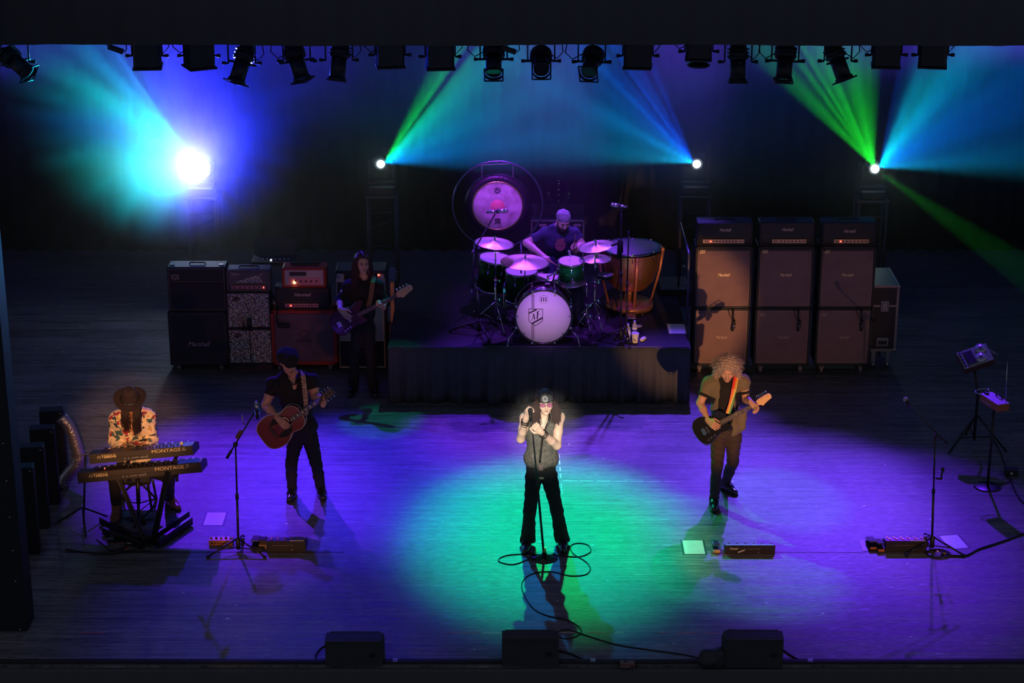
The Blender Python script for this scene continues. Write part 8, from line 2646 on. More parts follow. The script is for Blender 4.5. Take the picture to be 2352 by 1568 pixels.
YEL = mat('mustard_paint', (0.70, 0.42, 0.14), 0.4, var=0.1)
OR2 = mat('orange_label', (0.85, 0.22, 0.05), 0.5, var=0.08)
wah('dark ribbed volume pedal left of the mustard pedal', 585, 1262, 0.09, 0.22, BLKMETAL, mat('violet_grey_tread', (0.12, 0.11, 0.16), 0.5, var=0.1))
t = wah('mustard coloured pedal beside the long controller on the left', 603, 1260, 0.085, 0.16, YEL, BLKPLAST)
mb = MB(); mb.box((0, -0.003, 0.02), (0.055, 0.006, 0.024), bev=0.002); mb.build('front_label', BLKPLAST, t)
wah('expression pedal at the far left of the right board with red and yellow label', 2006, 1263, 0.085, 0.20, BLKMETAL, mat('violet_grey_tread', (0.12, 0.11, 0.16), 0.5), OR2, R(4))
wah('second expression pedal on the right board with orange label', 2024, 1268, 0.08, 0.20, BLKMETAL, BLKPLAST, OR2, R(2))
b0, b1 = G(1992, 1264), G(2012, 1264)
t = thing('pedal_board', 'thin dark board under the right expression pedals', 'board', (b0.x + 0.07, b0.y - 0.012, 0)); mb = MB(); mb.box((0.0, 0.13, 0.0022), (0.22, 0.27, 0.0036), bev=0.001); mb.build('board_plate', BLKMETAL, t)
t.location.x -= 0.01
t = wah('small chrome wah pedal between set list and chrome switch controller', 1646, 1270, 0.075, 0.17, CHROME, CHROME)
mb = MB(); mb.box((0.01, -0.004, 0.02), (0.04, 0.006, 0.026), bev=0.002); mb.build('front_label', YEL, t)
for s_ in (-1, 1):
 mb = MB(); mb.cyl((s_ * 0.045, 0.02, 0.02), (s_ * 0.06, 0.02, 0.02), 0.012, n=10); mb.build('knob', CHROME, t)

# set lists
sheet('tilted white set list left of the left boom stand', [(466, 1206), (512, 1206), (518, 1177), (477, 1177)], 0, 0.022, 9, seed=2)
sheet('set list lying beside the chrome wah pedal, half lit green', [(1573, 1272), (1619, 1272), (1614, 1241), (1567, 1241)], 0, 0.022, 10, seed=3)
sheet('skewed set list right of the right boom stand', [(2181, 1261), (2223, 1258), (2200, 1228), (2160, 1231)], 0, 0.024, 10, seed=4)

# singer's long cable
cable('microphone_cable', 'long black cable looping round the foot of the singer and down to the stage edge', [(1238, 1276), (1216, 1284), (1180, 1297), (1150, 1292), (1146, 1284), (1165, 1276), (1200, 1273), (1240, 1272), (1290, 1277), (1330, 1279), (1356, 1268), (1350, 1252), (1325, 1248), (1310, 1256), (1318, 1273), (1345, 1290), (1356, 1306), (1345, 1320), (1310, 1323), (1270, 1314), (1235, 1315), (1208, 1326), (1198, 1347), (1210, 1378), (1230, 1402), (1262, 1416), (1300, 1424), (1330, 1440), (1333, 1455), (1308, 1467), (1284, 1463), (1282, 1452), (1305, 1447), (1350, 1461), (1420, 1482), (1500, 1494), (1580, 1506), (1625, 1518)], 0.0058, sub=4)

# ================================================================== monitors with their backs to the house
MONG = mat('textured_black_paint', (0.045, 0.044, 0.046), 0.75, bump=0.4, bscale=400, var=0.15)


def monitor(label, x0, x1, ytop_front, ytop_back, yb, rz=0.0):
 yf = G(0, yb).y
 a, b = G(x0, yb), G(x1, yb)
 w = b.x - a.x
 h = P(0, ytop_front, yf).z
 d0 = G(0, ytop_back, h).y - yf
 t = thing('stage_monitor', label, 'stage monitor', ((a.x + b.x) / 2, yf, 0), rz, 'stage monitors along the front edge')
 vs = []
 e = 0.012
 prof = [(0, 0.0), (0, h - e), (e, h), (d0, h), (d0 + 0.22, h * 0.42), (d0 + 0.22, 0.0)]
 mb = MB()
 n = len(prof)
 for s_ in (-1, 1): vs += [(s_ * w / 2, y, z) for y, z in prof]
 mb._add(vs, [tuple(range(n)), tuple(range(2 * n - 1, n - 1, -1))] + [(i, (i + 1) % n, n + (i + 1) % n, n + i) for i in range(n)])
 mb.build('cabinet_body', MONG, t)
 mb = MB(); dy, dz = 0.22, -h * 0.58; mb._add([(-w / 2 + .03, d0 + 0.012, h - 0.015), (w / 2 - .03, d0 + 0.012, h - 0.015), (w / 2 - .03, d0 + 0.222, h * 0.46), (-w / 2 + .03, d0 + 0.222, h * 0.46), (-w / 2 + .03, d0 + 0.02, h + 0.0), (w / 2 - .03, d0 + 0.02, h + 0.0), (w / 2 - .03, d0 + 0.235, h * 0.46), (-w / 2 + .03, d0 + 0.235, h * 0.46)],
                         [(0, 1, 2, 3), (4, 5, 6, 7), (0, 1, 5, 4), (2, 3, 7, 6), (1, 2, 6, 5), (0, 3, 7, 4)]); mb.build('front_grille', BLKMETAL, t)
 mb = MB(); mb.box((0, -0.004, h - 0.010), (w, 0.008, 0.012), bev=0.002); mb.build('edge_strip', mat('worn_black_edge', (0.06, 0.06, 0.065), 0.5, var=0.3), t)
 mb = MB(); mb.box((w * 0.33, -0.004, h * 0.45), (0.05, 0.008, 0.05), bev=0.003); mb.cyl((w * 0.33, -0.006, h * 0.45), (w * 0.33, -0.014, h * 0.45), 0.010, n=10); mb.build('connector_plate', BLKPLAST, t)
 return t


monitor('stage monitor furthest left at the front edge', 748, 878, 1470, 1452, 1530)
monitor('stage monitor straight in front of the singer, green light on top', 1153, 1283, 1464, 1448, 1530)
monitor('stage monitor on the right with a bag beside it', 1664, 1797, 1466, 1448, 1533, R(-1))
b = G(1640, 1532)
t = thing('cloth_bag', 'low black cloth bag slumped against the right monitor', 'bag', (b.x, b.y, 0))
F = Field(0.012)
F.ell((b.x - 0.02, b.y + 0.05, 0.06), (0.13, 0.09, 0.10), None, 0.05); F.ell((b.x + 0.05, b.y + 0.03, 0.09), (0.06, 0.08, 0.09), None, 0.05)
F.box((b.x, b.y, -0.10), (0.6, 0.6, 0.10), None, 0.01, 's')
F.mesh('bag_cloth', BLACK, t, (b.x, b.y, 0), wrinkle(0.008, 30, 2.0))
for i, (pts_, lb) in enumerate((([(752, 1480), (735, 1492), (725, 1508), (735, 1520), (760, 1524)], 'black cables curling at the left side of the left monitor'),
                              ([(1284, 1496), (1310, 1502), (1340, 1516), (1360, 1522)], 'pair of black cables leaving the centre monitor'),
                              ([(1797, 1492), (1810, 1502), (1830, 1514), (1855, 1522)], 'thin cables leaving the right side of the right monitor'))):
 cable('monitor_cable', lb, pts_, 0.008)
# bundle of cables and pipe along the lip
for i, (yy, r_) in enumerate(((1519, 0.012), (1522, 0.014), (1525, 0.011))):
 g = G(1176, yy)
 mb = MB(); mb.tube([(x * 0.5, g.y + 0.004 * math.sin(x * 1.7 + i), r_ + 0.003) for x in range(-15, 16)], r_, n=8)
 o = mb.build('edge_cable', [RUBBER, mat('dark_tube', (0.03, 0.018, 0.02), 0.5, var=0.2), RUBBER][i], None); tag(o, ['rearmost of three cables lying along the stage edge', 'thick middle cable lying along the stage edge', 'front cable of the three lying along the stage edge'][i], 'cable', 'cables along the stage edge')
b = G(1441, 1533)
t = thing('floor_box', 'small brown junction box clipped on the stage edge cables', 'box', b)
mb = MB(); mb.box((0, 0, 0.035), (0.13, 0.06, 0.06), bev=0.008); mb.build('box_body', mat('brown_bakelite', (0.22, 0.11, 0.10), 0.5, var=0.15), t)
mb = MB(); mb.cyl((-0.02, 0.0, 0.065), (-0.02, 0.0, 0.075), 0.014, n=10); mb.cyl((0.04, -0.03, 0.03), (0.04, -0.038, 0.03), 0.010, n=10); mb.build('socket', BLKPLAST, t)
for px, lb, col in ((1362, 'green lit tape flag on the edge cables', (0.2, 0.5, 0.4)), (908, 'blue lit tape flag on the edge cables', (0.15, 0.15, 0.5)), (1861, 'violet lit tape flag on the edge cables', (0.3, 0.2, 0.5))):
 b = G(px, 1521); t = thing('tape_flag', lb, 'tape', (b.x, b.y, 0.027)); mb = MB(); mb.box((0, 0, 0), (0.045, 0.06, 0.004), bev=0.001); mb.build('tape_piece', mat('pale_tape', (0.45, 0.45, 0.45), 0.6, var=0.1), t)

# floor slot and spike marks (parts of the floor)
yS = G(1176, 1268).y
for x0, x1 in ((145, 790), (1780, 1992)):
 a, b = G(x0, 1268), G(x1, 1266)
 mb = MB(); mb.box(((a.x + b.x) / 2, yS, 0.001), (b.x - a.x, 0.022, 0.003)); mb.build('floor_slot', mat('rusty_slot', (0.06, 0.025, 0.02), 0.6, 0.2, var=0.4, vscale=5), floor)
RT = mat('red_spike_tape', (0.75, 0.16, 0.14), 0.7, var=0.3, vscale=12); CT = mat('cream_spike_tape', (0.75, 0.65, 0.45), 0.7, var=0.3, vscale=12)
for x0, x1, y, mtl in ((1033, 1104, 1452, RT), (1106, 1152, 1453, CT), (1352, 1382, 1452, RT), (1284, 1330, 1452, CT), (1412, 1432, 1453, CT), (1512, 1534, 1452, RT), (1552, 1602, 1453, RT), (1620, 1650, 1453, RT), (180, 240, 1452, RT)):
 a, b = G(x0, y), G(x1, y)
 mb = MB(); mb.box(((a.x + b.x) / 2, a.y, 0.0008), (b.x - a.x, 0.012, 0.0014)); mb.build('spike_tape', mtl, floor)
PTp = mat('white_spike_tape', (0.85, 0.85, 0.85), 0.7, var=0.3, vscale=12)
for x0, y0, x1, y1 in ((1284, 1040, 1288, 1100), (1290, 1104, 1560, 1106), (1289, 1110, 1291, 1135)):
 a, b = G(x0, y0), G(x1, y1); c = (a + b) / 2
 n_ = 7 if x1 - x0 > 50 else 4
 for i in range(n_):
  p = a.lerp(b, (i + 0.5) / n_); d = (b - a) / n_
  mb = MB(); mb.box((p.x, p.y, 0.0008), (max(0.012, abs(d.x) * 0.86), max(0.010, abs(d.y) * 0.62), 0.0014)); mb.build('spike_tape', PTp, floor)
rnd = random.Random(77)
mb = MB()
for i in range(46):
 px, py = rnd.uniform(380, 2250), rnd.uniform(1000, 1500)
 p = G(px, py); mb.box((p.x, p.y, 0.001), (rnd.uniform(0.008, 0.035), rnd.uniform(0.006, 0.02), 0.0016), rot=(0, 0, rnd.uniform(-0.6, 0.6)))
o = mb.build('tape_scraps', PTp, floor); o['kind'] = 'stuff'

# ================================================================== right side: tape echo and theremin on stands
p = P(2240, 818, 2.75)
gb = Vector((P(2225, 800, 2.75).x, 2.75, 0))
t = thing('tape_machine', 'reel tape echo machine glowing violet, tilted on its own stand', 'tape machine', p, rot=(R(32), R(-18), R(6)))
VP = mat('brushed_silver_plate', (0.55, 0.52, 0.56), 0.35, 0.5, var=0.1)
mb = MB(); mb.box((0, 0, -0.05), (0.36, 0.25, 0.10), bev=0.008); mb.build('wooden_case', mat('walnut_case', (0.10, 0.045, 0.035), 0.5, var=0.2), t)
mb = MB(); mb.box((0, 0, 0.003), (0.35, 0.24, 0.008), bev=0.002); mb.build('top_plate', VP, t)
mb = MB(); mb.box((-0.06, 0, 0.012), (0.09, 0.18, 0.014), bev=0.003); mb.build('head_cover', BLKPLAST, t)
mb = MB(); mb.box((-0.115, 0, 0.009), (0.006, 0.23, 0.006)); mb.build('divider', BLKPLAST, t)
for x, y in ((0.05, -0.045), (0.09, 0.07)):
 mb = MB(); mb.lathe([(0.0001, 0.02), (0.062, 0.02), (0.064, 0.016), (0.0001, 0.014)], (x, y, 0), n=32); mb.lathe([(0.02, 0.0), (0.02, 0.02)], (x, y, 0), n=16)
 rl = mb.build('reel', mat('clear_reel', (0.6, 0.55, 0.7), 0.15, 0.3, var=0.1), t)
 mb = MB(); mb.cyl((x, y, 0.02), (x, y, 0.026), 0.014, n=12); mb.build('reel_hub', BLKPLAST, rl)
for i in range(5):
 mb = MB(); mb.cyl((-0.15, -0.09 + 0.045 * i, 0.005), (-0.15, -0.09 + 0.045 * i, 0.022), 0.012, n=10); mb.build('knob', BLKPLAST, t)
mb = MB(); mb.box((0.215, -0.03, -0.03), (0.07, 0.012, 0.02), rot=(0, R(40), 0), bev=0.003); mb.cyl((0.18, 0.02, 0.0), (0.27, 0.0, -0.13), 0.010, n=8); mb.build('side_arm', mat('violet_grey_metal', (0.3, 0.28, 0.4), 0.4, 0.5, var=0.1), t)
sgb = G(2228, 1015)
ts_ = thing('equipment_stand', 'black tripod stand carrying the tape echo machine', 'stand', (sgb.x, 2.75, 0))
dz = p.z - 0.14
mb = MB(); mb.tube([(0, 0, 0.10), (0.0, 0, dz * 0.7), (p.x - sgb.x, 0.03, dz)], 0.016, n=8); mb.build('pole', BLKMETAL, ts_)
for a in (-2.6, -0.4, 1.6):
 mb = MB(); mb.cyl((0, 0, 0.42), (0.38 * math.cos(a), 0.38 * math.sin(a), 0.012), 0.012, n=8); mb.cyl((0, 0, 0.14), (0.22 * math.cos(a), 0.22 * math.sin(a), 0.17), 0.007, n=6); mb.build('leg', BLKMETAL, ts_)
mb = MB(); mb.box((p.x - sgb.x, 0.03, dz + 0.02), (0.12, 0.14, 0.012), rot=(R(32), R(-18), 0)); mb.build('table_plate', BLKMETAL, ts_)
# theremin
tb_ = G(2268, 1118)
pt_ = P(2285, 918, tb_.y)
t = thing('theremin', 'small theremin with violet top, curved loop and upright antenna on a round based stand', 'theremin', pt_, R(18))
mb = MB(); mb.box((0, 0, -0.03), (0.15, 0.36, 0.085), bev=0.008); mb.build('wooden_case', mat('reddish_case', (0.45, 0.12, 0.05), 0.45, var=0.15), t)
mb = MB(); mb.box((0, 0, 0.016), (0.15, 0.36, 0.006), bev=0.002); mb.build('top_plate', mat('pale_lilac_lid', (0.62, 0.35, 0.65), 0.4, var=0.05), t)
mb = MB(); mb.tube([(-0.06, 0.19, 0.0), (-0.09, 0.25, 0.005), (-0.06, 0.30, 0.01), (0.02, 0.32, 0.01), (0.09, 0.29, 0.01), (0.06, 0.20, 0.005)], 0.006, n=8); mb.build('loop_antenna', CHROME, t)
mb = MB(); mb.cyl((0.06, -0.12, 0.0), (0.05, -0.10, 0.47), 0.004, n=6); mb.build('upright_antenna', CHROME, t)
mb = MB(); mb.tube([(0.05, 0.06, 0.02), (0.05, 0.05, 0.05), (0.05, -0.05, 0.05), (0.05, -0.06, 0.02)], 0.008, n=6); mb.build('carry_handle', BLKPLAST, t)
mb = MB(); mb.box((-0.02, 0.14, 0.028), (0.035, 0.06, 0.02), bev=0.004); mb.build('socket_block', BLKMETAL, t)
for i in range(4):
 mb = MB(); mb.cyl((-0.075, 0.08 - 0.045 * i, -0.03), (-0.092, 0.08 - 0.045 * i, -0.03), 0.009, n=8); mb.build('knob', CHROME, t)
s2 = thing('equipment_stand', 'round based black stand carrying the theremin', 'stand', (tb_.x, tb_.y, 0))
mb = MB(); mb.lathe([(0.0001, 0.02), (0.02, 0.02), (0.135, 0.012), (0.15, 0.006), (0.15, 0.0), (0.0001, 0.0)], n=40); mb.build('round_base', BLKMETAL, s2)
mb = MB(); mb.cyl((0, 0, 0.01), (pt_.x - tb_.x, 0, pt_.z - 0.08), 0.015, n=10); mb.build('pole', BLKMETAL, s2)
# power box and leads at the right edge
b = G(2322, 1090)
t = thing('power_box', 'small dark power box on the boards near the right edge', 'box', b, R(-10))
mb = MB(); mb.box((0, 0, 0.04), (0.15, 0.11, 0.075), bev=0.008); mb.build('box_body', BLKPLAST, t)
mb = MB(); mb.box((0, -0.057, 0.04), (0.03, 0.006, 0.03)); mb.build('socket', GREYPANEL, t)
cable('cable', 'black lead from the power box down the right edge', [(2322, 1100), (2330, 1125), (2345, 1150), (2370, 1175)], 0.008)
cable('cable', 'second lead winding from the theremin base to the power box', [(2290, 1116), (2306, 1112), (2320, 1104), (2312, 1092)], 0.006)
cable('cable', 'lead sloping from the tape echo stand to the power box', [(2282, 1010), (2298, 1040), (2308, 1066), (2316, 1082)], 0.006)

# ================================================================== left side
dk = thing('air_duct', 'ribbed silver flexible hose curving down behind the keyboard stand', 'hose', (0, 0, 0))
pts_ = [P(x, y, 1.6) for x, y in ((140, 958), (156, 974), (168, 998), (176, 1024), (182, 1050), (176, 1068), (162, 1082), (148, 1100), (140, 1130))]
dk.location = (pts_[-1].x, 1.6, 0)
fine = []
for i in range(len(pts_) - 1):
 for k in range(9): fine.append(pts_[i].lerp(pts_[i + 1], k / 9) - dk.location)
last = pts_[-1] - dk.location
for k in range(8): fine.append(Vector((last.x * (1 - k / 7), 0, last.z + (0.05 - last.z) * k / 7)))
mb = MB(); mb.tube(fine, [0.062 + 0.009 * (i % 2) for i in range(len(fine))], n=14); mb.build('ribbed_skin', mat('crinkled_foil', (0.55, 0.48, 0.50), 0.35, 0.85, bump=0.8, bscale=45, var=0.2), dk)
mb = MB(); mb.lathe([(0.02, 0), (0.075, 0.0), (0.075, 0.06), (0.06, 0.06)], (0, 0, 0), n=20); mb.build('end_collar', BLKMETAL, dk)
# boom arm over the keys
ka, kb = P(160, 1053, 0.6), P(322, 1012, 0.75)
t = thing('boom_microphone', 'thin boom arm reaching in from the left towards the keyboard player', 'microphone stand', (P(206, 1240, 0.6).x - 0.05, 0.6, 0))
o_ = t.location
mb = MB(); mb.cyl(ka - o_, kb - o_, 0.006, n=8); bo_ = mb.build('boom_arm', mat('worn_steel_arm', (0.35, 0.25, 0.22), 0.4, 0.6, var=0.2), t)
mb = MB(); mb.cyl(kb - o_, kb - o_ + Vector((0.05, 0.0, 0.012)), 0.008, 0.011, n=10); mb.ell(kb - o_ + Vector((0.055, 0, 0.014)), (0.012, 0.012, 0.012), nu=10, nv=6); mb.build('small_microphone', BLKMETAL, t)
mid = ka.lerp(kb, 0.22) - o_
mb = MB(); mb.cyl((0, 0, 0.03), mid, 0.011, n=8); mb.build('pole', BLKMETAL, t)
for a in (-1.3, 0.8, 2.9):
 mb = MB(); mb.cyl((0, 0, 0.22), (0.30 * math.cos(a), 0.30 * math.sin(a), 0.015), 0.010, n=8); mb.build('leg', BLKMETAL, t)
# row of black upright panels on the left edge, bright screw heads
SIDE = mat('side_panel_black', (0.012, 0.011, 0.014), 0.75, bump=0.1, var=0.2)
LB = ['furthest upstage, beside the silver hose', 'second from the silver hose', 'third from the silver hose', 'nearest the front edge']
for i, (x, y, yb_) in enumerate(((138, 951, 1170), (117, 993, 1217), (92, 1035, 1262), (68, 1083, 1311))):
 Yp = 1.75 - 0.62 * i
 top = P(x, y, Yp)
 t = thing('side_panel', 'tall black upright panel with bright screws, %s' % LB[i], 'panel', (top.x - 0.10, Yp, 0), R(8), 'upright black panels at the left of the stage')
 mb = MB(); mb.box((0, 0.09, (top.z + 0.03) / 2), (0.26, 0.16, top.z + 0.03), bev=0.01); mb.build('panel_body', SIDE, t)
 for z in (top.z, P(x, yb_, Yp).z):
  mb = MB(); mb.ell((0.10, 0.004, z), (0.014, 0.010, 0.006), nu=10, nv=6); mb.build('screw_head', CHROME, t)
# black side column of the arch
Yc = -1.6
cx_ = P(30, 1100, Yc).x
m = MB(); m.box((cx_ - 0.60, Yc, 2.8), (1.30, 0.30, 7.6), bev=0.02)
pc_ = m.build('trim_2', mat('dark_arch_paint', (0.012, 0.012, 0.015), 0.8, bump=0.1, var=0.2), None)
struct(pc_)
for y in (933, 1019, 1105, 1188, 1265, 1335, 1446):
 pz = P(24, y, Yc - 0.16)
 mb = MB(); mb.ell((cx_ - 0.02, Yc - 0.155, pz.z), (0.008, 0.006, 0.008), nu=8, nv=5); mb.build('screw_head', CHROME, pc_)

# ================================================================== first electric: hanging lanterns
LY_ = 1.2
pz0 = P(1176, 70, LY_).z
pipe = thing('lighting_pipe', 'long black pipe carrying the row of lanterns, hidden by the border', 'pipe', (0, LY_, pz0))
mb = MB(); mb.cyl((-7.5, 0, 0), (7.5, 0, 0), 0.024, n=10); mb.build('pipe_tube', BLKMETAL, pipe)
LBODY = mat('lantern_black', (0.030, 0.030, 0.036), 0.45, 0.3, bump=0.1, var=0.2)
ordn = ['leftmost', 'second', 'third', 'fourth', 'fifth', 'sixth', 'seventh', 'eighth', 'ninth', 'tenth', 'eleventh', 'twelfth', 'thirteenth', 'fourteenth', 'fifteenth', 'sixteenth', 'seventeenth', 'rightmost']


def yoke(t, w, z1, drop=0.0):
 mb = MB(); mb.tube([(-w, 0, 0), (-w, 0, z1 - 0.03), (0, 0, z1), (w, 0, z1 - 0.03), (w, 0, 0)], 0.009, n=6)
 mb.cyl((0, 0, z1 - 0.01), (0, 0, z1 + 0.04), 0.02, n=8); mb.box((0, 0, z1 + 0.05), (0.05, 0.07, 0.06), bev=0.008); mb.build('yoke', LBODY, t)
 for s_ in (-1, 1):
  mb = MB(); mb.cyl((s_ * w, 0, 0), (s_ * (w + 0.06), 0, 0), 0.012, n=8); mb.cyl((s_ * (w + 0.03), 0, 0), (s_ * (w + 0.065), 0, 0), 0.018, n=8); mb.build('yoke_knob', LBODY, t)


def lantern(i, px, py, kind, tilt=0.0, pan=0.0, lean=0.0):
 p = P(px, py, LY_)
 nm = {'flood': 'box shaped flood lantern', 'profile': 'long profile spotlight', 'front': 'profile spotlight seen end on', 'dish': 'flood lantern with a loose round dish'}[kind]
 t = thing('stage_lantern', '%s hanging under the border, %s from the left' % (nm, ordn[i]) if 0 < i < 17 else '%s hanging under the border, %s of the row' % (nm, ordn[i]), 'stage light', p, group='lanterns hanging in a row under the border')
 z1 = pz0 - p.z - 0.05
 if kind in ('flood', 'dish'):
  hh = 0.20 if kind == 'flood' else 0.15
  T = Euler((tilt, 0, pan)).to_matrix().to_4x4()
  mb = MB(T); w0 = 0.13 if kind == 'flood' else 0.12
  mb.box((0, 0, 0.05), (w0 * 2, 0.24, hh * 1.6), bev=0.02); mb.build('housing', LBODY, t)
  mb = MB(T); mb.box((0, 0, 0.05 - hh * 0.8), (w0 * 2 + 0.03, 0.27, 0.02), bev=0.004); mb.build('colour_frame', LBODY, t)
  for s_ in (-1, 1):
   mb = MB(T); mb.box((s_ * (w0 + 0.004), 0.0, 0.05), (0.012, 0.05, hh * 1.5), bev=0.003); mb.build('side_rib', LBODY, t)
  if kind == 'dish':
   mb = MB(); mb.lathe([(0.0001, -0.10), (0.06, -0.105), (0.115, -0.125), (0.12, -0.135), (0.10, -0.155), (0.04, -0.165), (0.0001, -0.165)], n=32); mb.cyl((0, 0, -0.10), (0, 0, -0.06), 0.03, n=10); mb.build('round_dish', BLKMETAL, t)
  yoke(t, w0 + 0.02, z1)
 else:
  L = 0.20
  d = Vector((math.sin(lean), -math.sin(tilt), -math.cos(tilt) * math.cos(lean))).normalized()
  c = Vector((0, 0, 0))
  mb = MB(); mb.cyl(c - d * L * 0.75, c - d * L * 0.15, 0.085, 0.105, n=16); mb.ell(c - d * L * 0.75, (0.085, 0.085, 0.06), nu=16, nv=8); mb.build('lamp_housing', LBODY, t)
  for k in range(3):
   mb = MB(); mb.cyl(c - d * (L * (0.25 + 0.18 * k)), c - d * (L * (0.25 + 0.18 * k) + 0.012), 0.112, n=16); mb.build('cooling_fin', LBODY, t)
  mb = MB(); mb.cyl(c - d * L * 0.15, c + d * L * 0.85, 0.080, 0.078, n=16, cap=False); mb.cyl(c + d * L * 0.85, c + d * L * 1.0, 0.09, 0.095, n=16, cap=False); tb = mb.build('lens_tube', LBODY, t)
  tb.modifiers.new('wall', 'SOLIDIFY').thickness = 0.004
  mb = MB(); mb.cyl(c + d * L * 0.80, c + d * L * 0.82, 0.077, n=20); mb.build('lens', mat('dark_lens', (0.05, 0.05, 0.07), 0.05, 0.2, var=0.02, coat=1.0), t)
  u, w = frame_of(d)
  mb = MB(); cc_ = c + d * (L * 1.02)
  for q in ((1, 0), (-1, 0), (0, 1), (0, -1)):
   m_ = u * q[0] + w * q[1]; s2_ = d.cross(m_)
   mb.cyl(cc_ + m_ * 0.092 - s2_ * 0.092, cc_ + m_ * 0.092 + s2_ * 0.092, 0.008, n=4)
  mb.build('colour_frame', LBODY, t)
  yoke(t, 0.135, z1)
  for s_ in (-1, 1):
   mb = MB(); mb.cyl(c + u * 0.08 * s_, c + u * 0.20 * s_, 0.012, n=6); mb.build('shutter_handle', LBODY, t)
 cb_ = MB(); x0_ = 0.10 if i % 2 else -0.12
 cb_.tube([(x0_ * 0.4, 0.02, 0.10), (x0_ * 1.6, 0.03, 0.02), (x0_ * 2.2, 0.03, 0.09), (x0_ * 1.9, 0.0, z1 + 0.02)], 0.006, n=6); cb_.build('tail_cable', RUBBER, t)
 return t


for i, (px, py, kd, ti, pa, le) in enumerate((
  (36, 142, 'profile', 0.5, 0, 0.9), (338, 128, 'flood', 0.05, 0.1, 0), (457, 128, 'flood', 0.05, 0.5, 0), (556, 145, 'profile', 0.35, 0, -0.30), (682, 140, 'profile', 0.4, 0, 0.30),
  (779, 138, 'profile', 0.25, 0, -0.12), (896, 126, 'flood', 0.0, 0.15, 0), (1011, 130, 'flood', 0.0, 0.1, 0), (1134, 136, 'profile', 0.9, 0, 0.0), (1243, 140, 'front', 1.25, 0, 0.0), (1359, 142, 'front', 1.1, 0, -0.2),
  (1465, 128, 'flood', 0.0, -0.12, 0), (1605, 118, 'dish', 0.0, -0.1, 0), (1695, 142, 'profile', 0.15, 0, 0.0), (1803, 140, 'profile', 0.45, 0, -0.10), (1924, 140, 'profile', 0.3, 0, 0.36), (2036, 126, 'flood', 0.0, -0.15, 0), (2143, 126, 'flood', 0.0, -0.2, 0))):
 lantern(i, px, py, kd, ti, pa, le)
for px, py, lb in ((266, 113, 'small black connector box dangling near the second lantern'), (1168, 114, 'small black connector box dangling beside the eighth lantern')):
 p = P(px, py, LY_); t = thing('connector_box', lb, 'connector', p)
 mb = MB(); mb.box((0, 0, 0), (0.16, 0.05, 0.05), rot=(0, R(20), 0), bev=0.008); mb.build('box_body', LBODY, t)
 mb = MB(); mb.tube([(0.08, 0, -0.03), (0.11, 0, 0.0), (0.10, 0, 0.1), (0.05, 0, pz0 - p.z)], 0.006, n=6); mb.build('tail_cable', RUBBER, t)
 mb = MB(); mb.tube([(-0.08, 0, 0.03), (-0.1, 0, 0.08), (-0.08, 0, pz0 - p.z)], 0.006, n=6); mb.build('tail_cable', RUBBER, t)

# ================================================================== moving heads at the back
HY = 8.0
GLOW = {}


def moving_head(label, px, py, lens_r, col, strength, Y=HY, tower=True, face=(0, -1, -0.2)):
 p = P(px, py, Y)
 t = thing('moving_light', label, 'stage light', p, group='moving lights along the back')
 d = Vector(face).normalized()
 mb = MB(); mb.cyl(-d * 0.02, -d * 0.30, max(lens_r * 1.25, 0.085), 0.11, n=24); mb.ell(-d * 0.30, (0.11, 0.11, 0.11)); mb.build('head', LBODY, t)
 gm2 = mat('lens_glow_%s' % label.split()[0], (0.1, 0.1, 0.1), 0.3, emit=col, estr=strength)
 mb = MB(); mb.cyl(-d * 0.021, Vector((0, 0, 0)), lens_r, n=32); mb.build('glowing_lens', gm2, t)
 mb = MB()
 c = -d * 0.16
 for s_ in (-1, 1): mb.box((s_ * 0.17, c.y, c.z - 0.10), (0.035, 0.12, 0.32), bev=0.01)
 mb.box((0, c.y, c.z - 0.27), (0.38, 0.16, 0.05), bev=0.01); mb.build('yoke', LBODY, t)
 mb = MB(); mb.box((0, c.y, c.z - 0.36), (0.36, 0.34, 0.13), bev=0.02); mb.build('base', LBODY, t)
 zt = p.z + c.z - 0.425
 s = thing('light_tower', 'black tower with top plate under the %s' % label.split(' moving')[0] + ' moving light', 'stand', (p.x, Y + c.y, 0), group='towers under the moving lights')
 mb = MB(); mb.box((0, 0, zt - 0.02), (0.46, 0.42, 0.035), bev=0.005); mb.build('top_plate', mat('tower_plate', (0.06, 0.045, 0.06), 0.5, 0.3, var=0.2), s)
 for sx in (-1, 1):
  for sy in (-1, 1):
   mb = MB(); mb.cyl((sx * 0.19, sy * 0.17, 0.04), (sx * 0.19, sy * 0.17, zt - 0.035), 0.022, n=8); mb.build('upright', MATS['tower_plate'], s)
 for k in range(6):
  z = zt * (k + 0.5) / 6.5
  mb = MB(); mb.cyl((-0.19, -0.17, z), (0.19, -0.17, z + (0.0 if k % 2 else 0.16)), 0.009, n=6); mb.build('brace', MATS['tower_plate'], s)
 mb = MB(); mb.box((0, 0, 0.02), (0.6, 0.5, 0.04), bev=0.006); mb.build('floor_plate', MATS['tower_plate'], s)
 return p


SRC_A = moving_head('leftmost brightest moving light pointing at the house, white glare', 458, 388, 0.13, (0.75, 0.85, 1.0), 60)
SRC_B = moving_head('second moving light from the left, green and cyan fan', 875, 377, 0.052, (0.75, 1.0, 0.95), 25, face=(0.3, -1, 0.1))
SRC_C = moving_head('third moving light from the left, blue fan', 1600, 377, 0.052, (0.8, 0.95, 1.0), 25, face=(-0.3, -1, 0.1))
SRC_D = moving_head('rightmost moving light, wide green and cyan fan', 2010, 388, 0.055, (0.75, 1.0, 0.9), 30, face=(0.0, -1, 0.1))


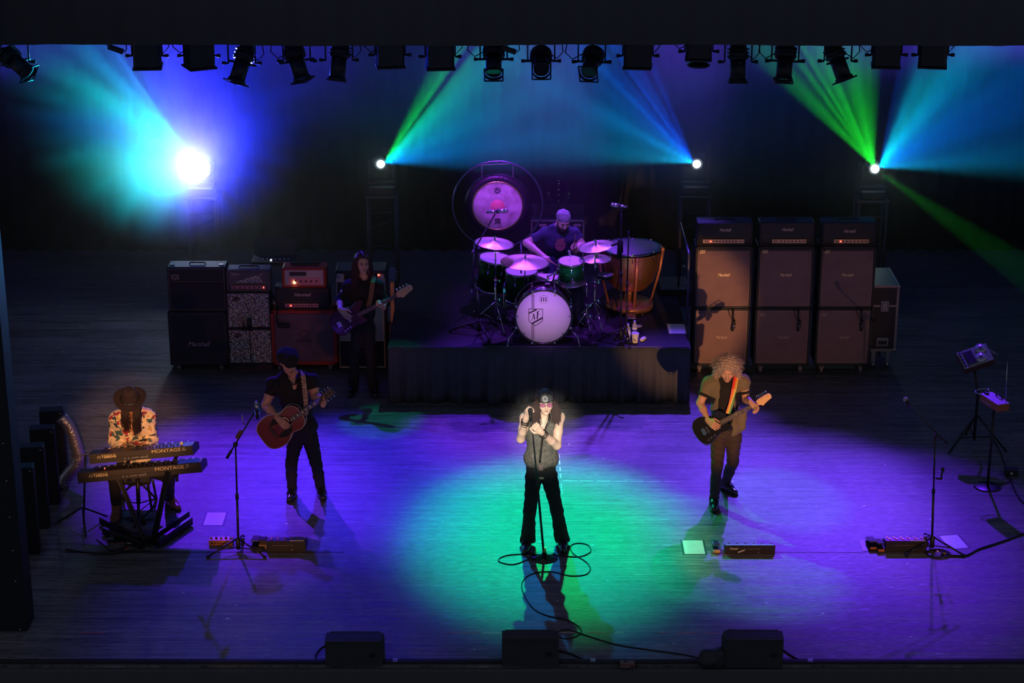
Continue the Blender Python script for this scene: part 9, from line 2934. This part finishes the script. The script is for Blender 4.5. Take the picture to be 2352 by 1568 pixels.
def beam(src, ang, out, half, col, power, gobo=None, blend=0.25, roll=0.0):
 """ang: degrees anticlockwise from stage right in the vertical plane; out: lean towards the house"""
 d = Vector((math.cos(R(ang)), -out, math.sin(R(ang))))
 o = spot('beam', src + Vector((0, -0.05, 0)) + d.normalized() * 0.06, src + d * 5, col, power, half, blend, 0.02, gobo, roll=0)
 # local y of the lamp along the house direction so the bars fan out in the vertical plane
 z = -d.normalized(); yv = Vector((0, -1, 0)); yv = (yv - z * yv.dot(z)).normalized(); xv = yv.cross(z)
 o.rotation_euler = Matrix((xv, yv, z)).transposed().to_euler()
 return o


# A: glare towards the house, cyan on the left, blue on the right
beam(SRC_A, 90, 1.9, 38, (1, 1, 1), 9500, gobo_rays(34, [(0.0, (0.0, 0.22, 0.8)), (0.06, (0.0, 0.7, 0.9)), (0.18, (0.02, 0.10, 1)), (0.30, (0.01, 0.02, 1)), (0.62, (0.01, 0.03, 1)), (0.72, (0.08, 0.10, 1)), (0.82, (0.0, 0.7, 0.9)), (0.93, (0.0, 0.6, 0.6)), (1.0, (0.0, 0.22, 0.8))], 0.25), blend=0.9)
beam(SRC_A, 90, 2.6, 26, (0.55, 0.45, 1.0), 1500, gobo_rays(40, None, 0.45, seed=3.0), blend=1.0)
beam(SRC_B, 33, 0.25, 33, (1, 1, 1), 2100, gobo_bars(17, 0.02, 0.43, 0.58, 0.03, 1.0, [(0.0, (0, 1, 0.06)), (0.16, (0.0, 0.9, 0.12)), (0.32, (0.0, 0.7, 0.7)), (0.55, (0.0, 0.4, 1.0)), (0.8, (0.0, 0.20, 1.0)), (1, (0, 0.3, 0.6))], 0.62))
beam(SRC_C, 144, 0.25, 33, (1, 1, 1), 1900, gobo_bars(17, 0.02, 0.44, 0.58, 0.03, 2.0, [(0.0, (0, 0.30, 0.5)), (0.4, (0.0, 0.35, 0.9)), (0.7, (0.0, 0.10, 1)), (1, (0, 0.05, 1))], 0.62))
beam(SRC_D, 116, 0.2, 24, (0.01, 1, 0.03), 1300, gobo_bars(15, 0.02, 0.42, 0.56, 0.2, 3.0))
beam(SRC_D, 42, 0.2, 44, (1, 1, 1), 2600, gobo_bars(13, 0.02, 0.47, 0.56, 0.03, 4.0, [(0, (0, 0.05, 1)), (0.2, (0, 0.6, 0.9)), (0.4, (0, 0.30, 1)), (0.6, (0, 0.12, 1)), (0.8, (0, 0.3, 0.7)), (1, (0, 0.4, 0.4))], 0.9))
beam(SRC_D, -33, 0.15, 6, (0.0, 1, 0.04), 900)
# unseen side fill spots, added to tint the haze blue and violet
spot('haze_fill', (-9.4, 8.2, 3.4), (6.0, 8.2, 5.6), (0.06, 0.05, 1.0), 7500, 17, 1.0, 0.1)
spot('haze_fill', (9.4, 8.4, 3.6), (-2.0, 8.2, 5.2), (0.14, 0.04, 1.0), 11000, 16, 1.0, 0.1)
